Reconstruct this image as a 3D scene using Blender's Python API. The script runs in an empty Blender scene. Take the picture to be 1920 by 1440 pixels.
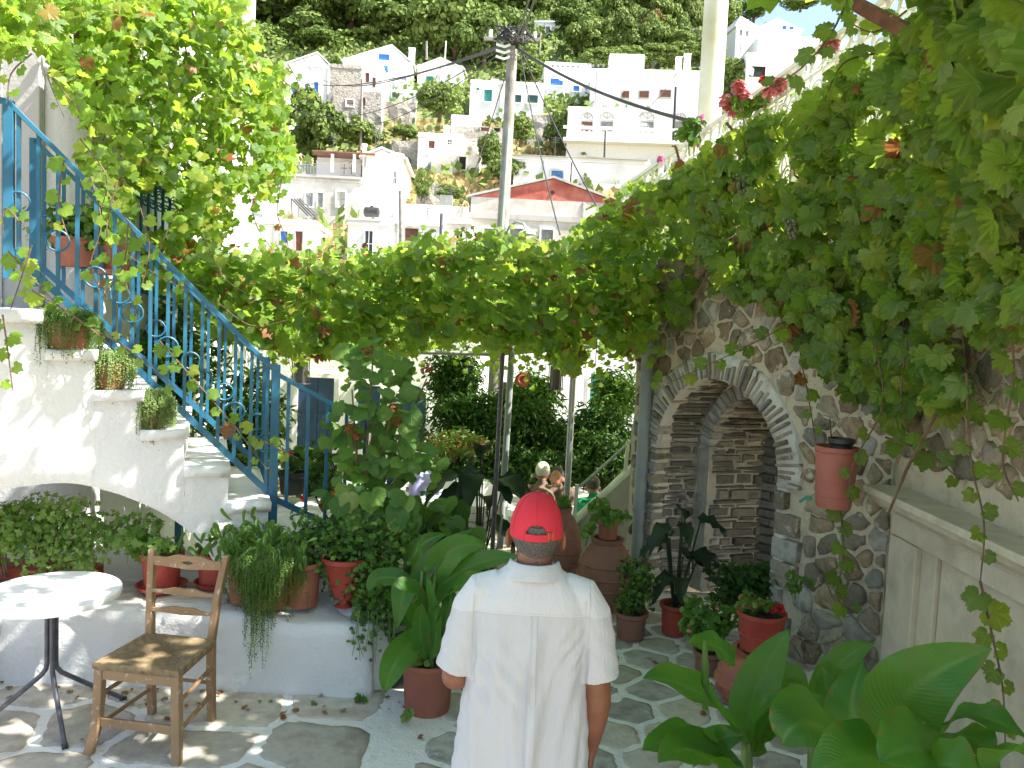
import bpy, bmesh, math, random
import numpy as np
from mathutils import Vector, Matrix, noise
random.seed(7); RNG = np.random.default_rng(7)
SC = bpy.context.scene
COL = SC.collection
R = math.radians
# ---------------------------------------------------------------- camera
CAM = Vector((0, 0, 2.3)); FPX = 1500.0; PITCH = math.atan(110/1500.0); ROLL = 0.045
_f = Vector((0, math.cos(PITCH), -math.sin(PITCH))); _u0 = Vector((0, math.sin(PITCH), math.cos(PITCH))); _r0 = Vector((1, 0, 0))
_r = _r0*math.cos(ROLL) + _u0*math.sin(ROLL); _u = _u0*math.cos(ROLL) - _r0*math.sin(ROLL)
cd = bpy.data.cameras.new('camera'); cam = bpy.data.objects.new('camera', cd); COL.objects.link(cam); SC.camera = cam
cam.matrix_world = Matrix(((_r.x, _u.x, -_f.x, CAM.x), (_r.y, _u.y, -_f.y, CAM.y), (_r.z, _u.z, -_f.z, CAM.z), (0, 0, 0, 1)))
cd.sensor_width = 36; cd.lens = 36*FPX/1920; cd.clip_start = 0.05; cd.clip_end = 2000
# ---------------------------------------------------------------- light
SUN = Vector((0.60, -0.13, 0.79)).normalized()
world = bpy.data.worlds.new('World'); SC.world = world; world.use_nodes = True
wn = world.node_tree; bg = wn.nodes['Background']
sky = wn.nodes.new('ShaderNodeTexSky'); sky.sky_type = 'NISHITA'; sky.sun_disc = False
sky.sun_elevation = math.asin(SUN.z); sky.sun_rotation = math.atan2(SUN.x, SUN.y); sky.air_density = .9; sky.dust_density = 2.4; sky.ozone_density = .8
wn.links.new(sky.outputs[0], bg.inputs[0]); bg.inputs[1].default_value = 0.115
ld = bpy.data.lights.new('sun', 'SUN'); ld.energy = 5.0; ld.angle = R(0.53); ld.color = (1, 0.94, 0.85)
lo = bpy.data.objects.new('sun', ld); COL.objects.link(lo); lo.rotation_euler = (-SUN).to_track_quat('-Z', 'Y').to_euler(); lo.location = (5, 0, 12)
SC.view_settings.view_transform = 'Standard'; SC.view_settings.look = 'None'; SC.view_settings.exposure = 1.78; SC.view_settings.gamma = 1
SC.view_settings.use_curve_mapping = False
SC.render.engine = 'CYCLES'
SC.cycles.max_bounces = 8; SC.cycles.diffuse_bounces = 4; SC.cycles.transmission_bounces = 6; SC.cycles.transparent_max_bounces = 8
try: SC.cycles.use_denoising = True
except Exception: pass

def W(px, py, Y):
    """the world point at world depth Y seen at photograph pixel (px, py)"""
    d = _f + _r*((px-960)/FPX) - _u*((py-720)/FPX)
    return CAM + d*(Y/d.y)
def WP(px, py, O, n):
    """the point of the plane (O, n) seen at pixel"""
    d = _f + _r*((px-960)/FPX) - _u*((py-720)/FPX)
    return CAM + d*((Vector(O)-CAM).dot(n)/d.dot(n))
def PX(p):
    d = Vector(p)-CAM; z = d.dot(_f)
    return 960+FPX*d.dot(_r)/z, 720-FPX*d.dot(_u)/z, z
# ---------------------------------------------------------------- materials
def nd(nt, t, **kw):
    n = nt.nodes.new(t)
    for k, v in kw.items(): setattr(n, k, v)
    return n
def newmat(name):
    m = bpy.data.materials.new(name); m.use_nodes = True
    return m, m.node_tree, m.node_tree.nodes['Principled BSDF']
def ramp(nt, fac, stops):
    r = nd(nt, 'ShaderNodeValToRGB'); e = r.color_ramp.elements
    e[0].position, e[0].color = stops[0][0], (*stops[0][1], 1)
    e[1].position, e[1].color = stops[-1][0], (*stops[-1][1], 1)
    for p, c in stops[1:-1]:
        k = e.new(p); k.color = (*c, 1)
    if fac is not None: nt.links.new(fac, r.inputs[0])
    return r
def coords(nt, kind='Object'):
    return nd(nt, 'ShaderNodeTexCoord').outputs[kind]
def noise_n(nt, vec, scale, detail=4, rough=.55):
    n = nd(nt, 'ShaderNodeTexNoise'); n.inputs['Scale'].default_value = scale; n.inputs['Detail'].default_value = detail; n.inputs['Roughness'].default_value = rough
    nt.links.new(vec, n.inputs['Vector']); return n
def mixc(nt, fac, a, b, mode='MIX'):
    m = nd(nt, 'ShaderNodeMix', data_type='RGBA', blend_type=mode)
    for s, v in ((0, fac), (6, a), (7, b)):
        if isinstance(v, (int, float)): m.inputs[s].default_value = v
        elif isinstance(v, tuple): m.inputs[s].default_value = (*v, 1) if len(v) == 3 else v
        else: nt.links.new(v, m.inputs[s])
    return m.outputs[2]
def bump(nt, bs, h, strength=.4, dist=.01):
    b = nd(nt, 'ShaderNodeBump'); b.inputs['Strength'].default_value = strength; b.inputs['Distance'].default_value = dist
    nt.links.new(h, b.inputs['Height']); nt.links.new(b.outputs[0], bs.inputs['Normal']); return b
def hillmat():
    m, nt, b = newmat('dry_hillside'); co = nd(nt, 'ShaderNodeNewGeometry').outputs['Position']
    n = noise_n(nt, co, .35, 8); d = ramp(nt, n.outputs[0], [(.3, (.30, .23, .12)), (.5, (.40, .32, .18)), (.7, (.22, .21, .09))]).outputs[0]
    n2 = noise_n(nt, co, .12, 8, .6); g = ramp(nt, n.outputs[0], [(.3, (.10, .13, .04)), (.6, (.16, .18, .06)), (.75, (.26, .22, .11))]).outputs[0]
    sp = nd(nt, 'ShaderNodeSeparateXYZ'); nt.links.new(co, sp.inputs[0]); mr = nd(nt, 'ShaderNodeMapRange'); mr.inputs[1].default_value = 68; mr.inputs[2].default_value = 92; mr.inputs[3].default_value = -.25; mr.inputs[4].default_value = .55; nt.links.new(sp.outputs[1], mr.inputs[0])
    a = nd(nt, 'ShaderNodeMath', operation='ADD'); nt.links.new(mr.outputs[0], a.inputs[0]); nt.links.new(n2.outputs[0], a.inputs[1]); f = ramp(nt, a.outputs[0], [(.42, (0, 0, 0)), (.58, (1, 1, 1))]).outputs[0]
    nt.links.new(mixc(nt, f, d, g), b.inputs['Base Color']); b.inputs['Roughness'].default_value = .95; n3 = noise_n(nt, co, 2, 6); bump(nt, b, n3.outputs[0], .8, .4); return m
def surf(name, c1, c2, scale=6, rough=.8, bs=.4, bscale=None, dist=.01, c3=None, metal=0, rnd=0.0, spec=.5, world_co=False, detail=5, smear=None, samt=.55, stain=None):
    """two or three tone mottled material with fine relief; rnd varies value per object"""
    m, nt, b = newmat(name)
    co = nd(nt, 'ShaderNodeNewGeometry').outputs['Position'] if world_co else coords(nt)
    n = noise_n(nt, co, scale, detail)
    st = [(.35, c1), (.65, c2)] if c3 is None else [(.3, c1), (.5, c2), (.7, c3)]
    col = ramp(nt, n.outputs[0], st).outputs[0]
    if rnd:
        oi = nd(nt, 'ShaderNodeObjectInfo'); mr = nd(nt, 'ShaderNodeMapRange')
        mr.inputs[3].default_value = 1-rnd; mr.inputs[4].default_value = 1+rnd
        nt.links.new(oi.outputs['Random'], mr.inputs[0])
        hs = nd(nt, 'ShaderNodeHueSaturation'); nt.links.new(mr.outputs[0], hs.inputs['Value']); nt.links.new(col, hs.inputs['Color']); col = hs.outputs[0]
    if stain:
        n5 = noise_n(nt, co, 2.3, 10, .68); f5 = ramp(nt, n5.outputs[0], [(.50, (0, 0, 0)), (.66, (1, 1, 1))]).outputs[0]; mm = nd(nt, 'ShaderNodeMath', operation='MULTIPLY'); mm.inputs[1].default_value = .5; nt.links.new(f5, mm.inputs[0]); col = mixc(nt, mm.outputs[0], col, stain)
    if smear:
        n4 = noise_n(nt, co, 7, 8, .7); f4 = ramp(nt, n4.outputs[0], [(samt, (0, 0, 0)), (samt+.07, (1, 1, 1))]).outputs[0]; col = mixc(nt, f4, col, smear)
    nt.links.new(col, b.inputs['Base Color'])
    b.inputs['Roughness'].default_value = rough; b.inputs['Metallic'].default_value = metal; b.inputs['Specular IOR Level'].default_value = spec
    if bs:
        n2 = noise_n(nt, co, bscale or scale*5, 6); bump(nt, b, n2.outputs[0], bs, dist)
    return m
def paint_worn(name, c1, c2, chip, amt=.62, rough=.45, scale=14):
    m, nt, b = newmat(name); co = coords(nt)
    n = noise_n(nt, co, scale, 8, .7); n2 = noise_n(nt, co, 3, 3)
    base = ramp(nt, n2.outputs[0], [(.35, c1), (.65, c2)]).outputs[0]
    f = ramp(nt, n.outputs[0], [(amt, (0, 0, 0)), (amt+.04, (1, 1, 1))]).outputs[0]
    nt.links.new(mixc(nt, f, base, chip), b.inputs['Base Color']); b.inputs['Roughness'].default_value = rough
    bump(nt, b, n.outputs[0], .2, .002); return m
def leafmat(name, cols, trans=(.25, .45, .04), tw=.45, rough=.5, veins=False, spec=.25, hue=.03):
    """leaf: object + island random picks the tone; thin, so light comes through"""
    m, nt, b = newmat(name)
    oi = nd(nt, 'ShaderNodeObjectInfo'); ge = nd(nt, 'ShaderNodeNewGeometry')
    a = nd(nt, 'ShaderNodeMath', operation='ADD'); nt.links.new(oi.outputs['Random'], a.inputs[0]); nt.links.new(ge.outputs['Random Per Island'], a.inputs[1])
    fr = nd(nt, 'ShaderNodeMath', operation='FRACT'); nt.links.new(a.outputs[0], fr.inputs[0])
    k = len(cols); r = ramp(nt, fr.outputs[0], [(i/(k-1) if k > 1 else 0, c) for i, c in enumerate(cols)] if k > 1 else [(0, cols[0]), (1, cols[0])])
    col = r.outputs[0]
    nz = noise_n(nt, ge.outputs['Position'], 25, 3); vv = nd(nt, 'ShaderNodeMapRange'); vv.inputs[3].default_value = .75; vv.inputs[4].default_value = 1.25
    nt.links.new(nz.outputs[0], vv.inputs[0])
    hs = nd(nt, 'ShaderNodeHueSaturation'); nt.links.new(vv.outputs[0], hs.inputs['Value']); nt.links.new(col, hs.inputs['Color']); col = hs.outputs[0]
    tcol = mixc(nt, .55, col, trans)
    if veins:
        uv = nd(nt, 'ShaderNodeUVMap'); sp = nd(nt, 'ShaderNodeSeparateXYZ'); nt.links.new(uv.outputs[0], sp.inputs[0])
        best = None
        for ang in veins:
            s, c = math.sin(R(ang)), math.cos(R(ang))
            m1 = nd(nt, 'ShaderNodeMath', operation='MULTIPLY'); m1.inputs[1].default_value = s; nt.links.new(sp.outputs[0], m1.inputs[0])
            m2 = nd(nt, 'ShaderNodeMath', operation='MULTIPLY_ADD'); m2.inputs[1].default_value = -c; nt.links.new(sp.outputs[1], m2.inputs[0]); nt.links.new(m1.outputs[0], m2.inputs[2])
            ab = nd(nt, 'ShaderNodeMath', operation='ABSOLUTE'); nt.links.new(m2.outputs[0], ab.inputs[0])
            m3 = nd(nt, 'ShaderNodeMath', operation='MULTIPLY'); m3.inputs[1].default_value = c; nt.links.new(sp.outputs[0], m3.inputs[0])
            m4 = nd(nt, 'ShaderNodeMath', operation='MULTIPLY_ADD'); m4.inputs[1].default_value = s; nt.links.new(sp.outputs[1], m4.inputs[0]); nt.links.new(m3.outputs[0], m4.inputs[2])
            lt = nd(nt, 'ShaderNodeMath', operation='LESS_THAN'); lt.inputs[1].default_value = 0; nt.links.new(m4.outputs[0], lt.inputs[0])
            ad = nd(nt, 'ShaderNodeMath', operation='ADD'); nt.links.new(ab.outputs[0], ad.inputs[0]); nt.links.new(lt.outputs[0], ad.inputs[1])
            if best is None: best = ad.outputs[0]
            else:
                mn = nd(nt, 'ShaderNodeMath', operation='MINIMUM'); nt.links.new(best, mn.inputs[0]); nt.links.new(ad.outputs[0], mn.inputs[1]); best = mn.outputs[0]
        vm = nd(nt, 'ShaderNodeMapRange'); vm.inputs[1].default_value = .0; vm.inputs[2].default_value = .035; vm.inputs[3].default_value = .55; vm.inputs[4].default_value = 0
        nt.links.new(best, vm.inputs[0])
        col = mixc(nt, vm.outputs[0], col, (.22, .32, .10))
        nb = noise_n(nt, ge.outputs['Position'], 42, 4); ah = nd(nt, 'ShaderNodeMath', operation='MULTIPLY_ADD'); ah.inputs[1].default_value = .9; nt.links.new(nb.outputs[0], ah.inputs[0]); nt.links.new(vm.outputs[0], ah.inputs[2]); bump(nt, b, ah.outputs[0], .55, .012)
    nt.links.new(col, b.inputs['Base Color']); b.inputs['Roughness'].default_value = rough; b.inputs['Specular IOR Level'].default_value = spec
    tr = nd(nt, 'ShaderNodeBsdfTranslucent'); nt.links.new(tcol, tr.inputs[0])
    mx = nd(nt, 'ShaderNodeMixShader'); mx.inputs[0].default_value = tw
    nt.links.new(b.outputs[0], mx.inputs[1]); nt.links.new(tr.outputs[0], mx.inputs[2])
    nt.links.new(mx.outputs[0], nt.nodes['Material Output'].inputs[0]); return m

M = {}
def whitewash(name, c=(.70, .70, .69), dirt=(.52, .50, .45), amt=.6, bs=.5, scale=1.6):
    m, nt, b = newmat(name); co = nd(nt, 'ShaderNodeNewGeometry').outputs['Position']
    n = noise_n(nt, co, scale, 8, .65); n2 = noise_n(nt, co, 14, 6, .6); n3 = noise_n(nt, co, 60, 3)
    f = ramp(nt, n.outputs[0], [(amt, (0, 0, 0)), (amt+.2, (1, 1, 1))]).outputs[0]
    col = mixc(nt, f, c, dirt); nt.links.new(col, b.inputs['Base Color'])
    b.inputs['Roughness'].default_value = .85; b.inputs['Specular IOR Level'].default_value = .25
    a = nd(nt, 'ShaderNodeMath', operation='MULTIPLY_ADD'); a.inputs[1].default_value = .25; nt.links.new(n3.outputs[0], a.inputs[0]); nt.links.new(n2.outputs[0], a.inputs[2])
    bump(nt, b, a.outputs[0], bs, .03); return m
M['white'] = whitewash('whitewash')
M['white_rough'] = whitewash('rough_whitewash', (.64, .65, .64), (.50, .50, .46), bs=.45, amt=.52)
M['mortar'] = whitewash('whitewashed_joint', (.72, .72, .69), (.46, .44, .39), .56, .6, 5)
M['courtmortar'] = whitewash('dull_joint', (.40, .39, .36), (.25, .24, .21), .5, .6, 4)
M['housewhite'] = whitewash('house_limewash', (.82, .82, .80), (.70, .69, .65), .55, .15, .5)
M['housegrey'] = whitewash('weathered_plaster', (.60, .58, .53), (.36, .34, .30), .45, .3, .35)
M['greyplaster'] = whitewash('grey_plaster', (.42, .42, .40), (.28, .27, .25), .5, .3, 1.0)
M['beige'] = whitewash('lime_mortar', (.56, .50, .37), (.38, .32, .23), .52, 1.0, 5)
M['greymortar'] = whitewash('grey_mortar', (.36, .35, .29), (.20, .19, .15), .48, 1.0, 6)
M['marble'] = surf('aged_marble', (.50, .44, .33), (.60, .54, .42), 3, .55, .3, 25, .006, c3=(.40, .35, .27), world_co=True, stain=(.30, .25, .17))
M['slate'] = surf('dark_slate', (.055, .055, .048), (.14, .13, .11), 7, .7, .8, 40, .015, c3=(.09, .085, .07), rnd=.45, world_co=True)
M['slate2'] = surf('pale_slate', (.20, .19, .17), (.33, .31, .27), 7, .75, .6, 40, .01, c3=(.15, .145, .13), rnd=.35, world_co=True)
M['rubble'] = surf('rubble_stone', (.13, .11, .085), (.31, .26, .19), 9, .85, 1.0, 28, .03, c3=(.22, .195, .155), rnd=.4, world_co=True, detail=8, smear=(.56, .50, .38), samt=.57)
M['rubblewarm'] = surf('brown_rubble_stone', (.16, .115, .07), (.33, .25, .155), 9, .85, 1.0, 28, .03, c3=(.19, .15, .10), rnd=.35, world_co=True, detail=8, smear=(.56, .50, .38), samt=.57)
M['flag'] = surf('flagstone', (.34, .315, .265), (.49, .455, .385), 5, .8, .6, 35, .010, c3=(.33, .28, .22), rnd=.16, world_co=True, smear=(.52, .51, .47), samt=.60, stain=(.16, .135, .10))
M['flagblue'] = surf('blue_grey_flagstone', (.26, .26, .245), (.42, .40, .36), 6, .75, .45, 35, .008, c3=(.20, .19, .17), rnd=.22, world_co=True, smear=(.46, .45, .42), samt=.57, stain=(.12, .115, .10))
M['blue'] = paint_worn('blue_paint', (.010, .10, .19), (.020, .14, .24), (.10, .10, .09), .62)
M['bluedark'] = surf('dark_blue_paint', (.008, .035, .09), (.015, .05, .12), 5, .5, .1)
M['bluewin'] = surf('bright_blue_paint', (.03, .16, .50), (.05, .22, .58), 5, .5, .0)
M['green'] = surf('green_paint', (.02, .20, .16), (.04, .28, .22), 3, .5, 0)
M['greendark'] = surf('dark_green_paint', (.02, .08, .06), (.03, .10, .08), 3, .5, 0)
M['brownwin'] = surf('brown_shutter_paint', (.14, .05, .03), (.20, .08, .05), 3, .6, 0)
M['greywin'] = surf('grey_shutter_paint', (.16, .18, .17), (.25, .27, .25), 3, .6, 0)
M['glass'] = surf('dark_window_glass', (.02, .025, .03), (.04, .045, .05), 2, .12, 0)
M['dark'] = surf('opening_shade', (.015, .014, .012), (.03, .028, .025), 4, .9, 0)  # near-black colour standing in for the shade inside openings
M['stonefar'] = surf('dry_stone', (.18, .165, .14), (.42, .39, .34), 2.2, .9, .8, 5, .15, c3=(.28, .26, .22), world_co=True, detail=8)
M['redroof'] = surf('faded_red_paint', (.30, .07, .05), (.42, .12, .09), 1.3, .85, .2, 8, .02, c3=(.45, .22, .17), world_co=True)
M['tile'] = surf('brown_roof_tile', (.22, .10, .07), (.30, .16, .11), 3, .85, .2)
M['wood'] = paint_worn('worn_chair_wood', (.25, .15, .072), (.36, .23, .12), (.48, .40, .29), .59, .6, 22)
M['polewood'] = surf('weathered_pole_wood', (.19, .18, .16), (.30, .285, .26), 6, .85, .6, 40, .01)
M['metal'] = surf('galvanised_steel', (.33, .36, .36), (.45, .48, .48), 10, .38, .1, metal=.7)
M['pipe'] = surf('grey_downpipe', (.22, .25, .25), (.28, .31, .31), 5, .5, .15)
M['darkmetal'] = surf('dark_painted_metal', (.045, .045, .06), (.08, .08, .10), 20, .4, .15, c3=(.13, .12, .12))
M['black'] = surf('black_plastic', (.02, .02, .02), (.035, .035, .035), 8, .5, .1)
M['blackcable'] = surf('black_cable', (.02, .02, .02), (.03, .03, .03), 8, .6, 0)
M['terra'] = surf('terracotta', (.23, .07, .04), (.33, .115, .07), 5, .8, .35, 40, .005, c3=(.27, .10, .07), world_co=True, smear=(.36, .24, .19), samt=.64)
M['terrared'] = surf('red_painted_clay', (.27, .035, .022), (.36, .055, .035), 6, .65, .25, 40, .004, c3=(.25, .05, .035), world_co=True, smear=(.32, .15, .12), samt=.66)
M['terradark'] = surf('old_jar_clay', (.17, .07, .045), (.26, .12, .08), 5, .8, .3, 25, .006, c3=(.20, .10, .08), world_co=True)
M['bucket'] = surf('faded_red_bucket', (.33, .095, .07), (.41, .135, .10), 4, .6, .15, 30, .003, world_co=True)
M['soil'] = surf('soil', (.03, .022, .015), (.07, .05, .035), 20, .95, .8, 60, .02)
M['tabletop'] = surf('white_table_marble', (.78, .79, .78), (.83, .84, .83), 4, .28, .03, c3=(.74, .75, .75))
M['cloth'] = surf('white_tablecloth', (.72, .74, .78), (.80, .81, .84), 4, .9, .1)
M['iron'] = surf('white_painted_iron', (.72, .72, .68), (.80, .80, .77), 6, .5, .15, c3=(.60, .58, .52))
M['column'] = surf('cream_painted_column', (.70, .69, .60), (.78, .77, .70), 1.6, .55, .1, c3=(.58, .55, .40), world_co=True)
M['rust'] = surf('rusty_iron', (.10, .035, .02), (.18, .07, .04), 15, .9, .5)
M['bark'] = surf('vine_bark', (.10, .06, .035), (.19, .13, .085), 14, .9, .7, 50, .01)
M['stem'] = surf('green_stem', (.10, .17, .04), (.16, .24, .07), 10, .6, .1)
M['drygrass'] = surf('dry_hillside', (.34, .25, .12), (.46, .36, .19), .35, .95, .8, 3, .3, c3=(.22, .20, .09), world_co=True, detail=8)
M['drygrass'] = hillmat()
M['skin'] = surf('tanned_skin', (.30, .135, .075), (.36, .165, .095), 8, .5, .15, 120, .001)
M['skinarm'] = surf('deeply_tanned_skin', (.19, .075, .04), (.25, .105, .06), 8, .45, .15, 120, .001)
M['hair'] = surf('short_greying_hair', (.03, .028, .026), (.14, .135, .13), 240, .75, .6, 300, .003)
M['hairwhite'] = surf('white_hair', (.62, .58, .46), (.72, .68, .56), 30, .8, .8, 120, .006)
M['hairdark'] = surf('dark_hair', (.02, .015, .012), (.05, .04, .03), 30, .6, .8, 120, .006)
M['capred'] = surf('red_cotton', (.58, .022, .045), (.66, .035, .06), 5, .85, .25, 300, .001)
M['trousers'] = surf('beige_cotton', (.38, .34, .27), (.44, .40, .32), 5, .9, .3, 200, .002)
def cotton(name, c1, c2):
    m, nt, b = newmat(name); co = coords(nt)
    n = noise_n(nt, co, 3, 4)
    col = ramp(nt, n.outputs[0], [(.3, c1), (.7, c2)]).outputs[0]; nt.links.new(col, b.inputs['Base Color'])
    b.inputs['Roughness'].default_value = .9; b.inputs['Specular IOR Level'].default_value = .15
    mp = nd(nt, 'ShaderNodeMapping'); mp.inputs['Scale'].default_value = (7, 7, 2.2); nt.links.new(co, mp.inputs[0])
    n2 = noise_n(nt, mp.outputs[0], 1.6, 5, .55); bump(nt, b, n2.outputs[0], .45, .03)
    return m
M['shirt'] = cotton('white_shirt_cotton', (.56, .575, .60), (.61, .625, .65))
M['brownshirt'] = cotton('brown_shirt', (.13, .09, .07), (.16, .11, .09))
M['greenshirt'] = cotton('green_shirt', (.01, .16, .07), (.015, .20, .09))
M['lilac'] = cotton('lilac_shirt', (.26, .25, .48), (.32, .31, .55))
M['blueshirt'] = cotton('blue_shirt', (.03, .10, .42), (.04, .13, .50))
M['redcloth'] = cotton('red_cloth', (.50, .02, .02), (.58, .03, .03))
M['jeans'] = cotton('dark_jeans', (.03, .04, .08), (.05, .06, .11))
# rush seat: strands across
def rush():
    m, nt, b = newmat('woven_rush'); uv = nd(nt, 'ShaderNodeUVMap')
    wv = nd(nt, 'ShaderNodeTexWave'); wv.inputs['Scale'].default_value = 15; wv.inputs['Distortion'].default_value = 2.0; wv.inputs['Detail'].default_value = 3; wv.bands_direction = 'Y'
    nt.links.new(uv.outputs[0], wv.inputs['Vector'])
    n = noise_n(nt, uv.outputs[0], 6, 5)
    c = ramp(nt, n.outputs[0], [(.3, (.26, .17, .08)), (.55, (.44, .32, .17)), (.75, (.56, .44, .26))]).outputs[0]
    c2 = mixc(nt, .6, c, ramp(nt, wv.outputs[1], [(.0, (.25, .25, .25)), (.5, (1, 1, 1))]).outputs[0], 'MULTIPLY')
    nt.links.new(c2, b.inputs['Base Color']); b.inputs['Roughness'].default_value = .7
    bump(nt, b, wv.outputs[1], .8, .006); return m
M['rush'] = rush()
VV = [0, 52, -52, 108, -108]
M['vine'] = leafmat('vine_leaf', [(.06, .13, .025), (.16, .27, .045), (.10, .20, .055), (.24, .33, .06), (.14, .24, .10), (.20, .28, .04), (.17, .27, .10), (.06, .12, .03), (.30, .35, .07)], (.60, .84, .06), .50, .42, veins=VV, spec=.38)
M['vinelight'] = leafmat('young_vine_leaf', [(.10, .20, .025), (.20, .34, .04), (.15, .29, .045), (.27, .38, .05), (.33, .34, .05), (.13, .23, .03), (.07, .15, .02)], (.58, .86, .07), .56, .5, veins=VV)
M['vinedry'] = leafmat('dry_vine_leaf', [(.22, .10, .04), (.30, .18, .07), (.20, .06, .03), (.25, .20, .05)], (.5, .25, .06), .35)
M['geran'] = leafmat('geranium_leaf', [(.05, .14, .02), (.11, .23, .03), (.07, .18, .035), (.15, .27, .05)], (.35, .56, .05), .4)
M['geranlight'] = leafmat('pale_geranium_leaf', [(.15, .27, .06), (.22, .34, .08), (.17, .29, .07), (.27, .34, .11)], (.50, .68, .10), .4)
M['succ'] = leafmat('trailing_succulent', [(.06, .14, .02), (.11, .20, .035), (.08, .17, .03)], (.25, .4, .05), .3)
M['succlight'] = leafmat('pale_trailing_succulent', [(.16, .24, .08), (.22, .30, .10), (.12, .20, .05)], (.35, .48, .12), .3)
M['canna'] = leafmat('canna_leaf', [(.035, .13, .02), (.08, .23, .035), (.055, .18, .03), (.03, .10, .025)], (.25, .62, .03), .42, .36, spec=.4, veins=[0])
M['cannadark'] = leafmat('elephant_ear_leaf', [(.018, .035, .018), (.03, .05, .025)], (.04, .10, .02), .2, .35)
M['broad'] = leafmat('broad_green_leaf', [(.05, .13, .03), (.09, .19, .04), (.07, .16, .05), (.14, .25, .04)], (.35, .60, .06), .4, .5, veins=[0, 45, -45])
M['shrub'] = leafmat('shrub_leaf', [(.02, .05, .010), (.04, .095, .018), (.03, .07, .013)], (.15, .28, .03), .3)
M['oleander'] = leafmat('variegated_leaf', [(.08, .17, .03), (.16, .26, .06), (.30, .34, .14)], (.35, .5, .1), .4)
M['treedark'] = leafmat('dark_tree_foliage', [(.07, .12, .025), (.15, .21, .05), (.10, .16, .035)], (.10, .2, .03), .2, .7, spec=.2)
M['treemid'] = leafmat('tree_foliage', [(.11, .17, .04), (.15, .22, .05), (.20, .26, .07)], (.18, .28, .04), .22, .7, spec=.2)
M['treebrown'] = leafmat('rusty_tree_foliage', [(.12, .08, .025), (.19, .10, .04), (.13, .12, .035)], (.3, .2, .06), .2, .7, spec=.2)
M['petalred'] = leafmat('red_petal', [(.45, .02, .03), (.60, .05, .06)], (.7, .05, .06), .3)
M['petalpink'] = leafmat('pink_petal', [(.70, .22, .26), (.75, .30, .32), (.62, .14, .20)], (.8, .3, .3), .3)
M['petalmagenta'] = leafmat('magenta_petal', [(.62, .16, .42), (.70, .25, .50)], (.8, .3, .5), .3)
M['rustflower'] = leafmat('rusty_flower_head', [(.25, .07, .03), (.32, .11, .05)], (.4, .12, .05), .25)

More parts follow.
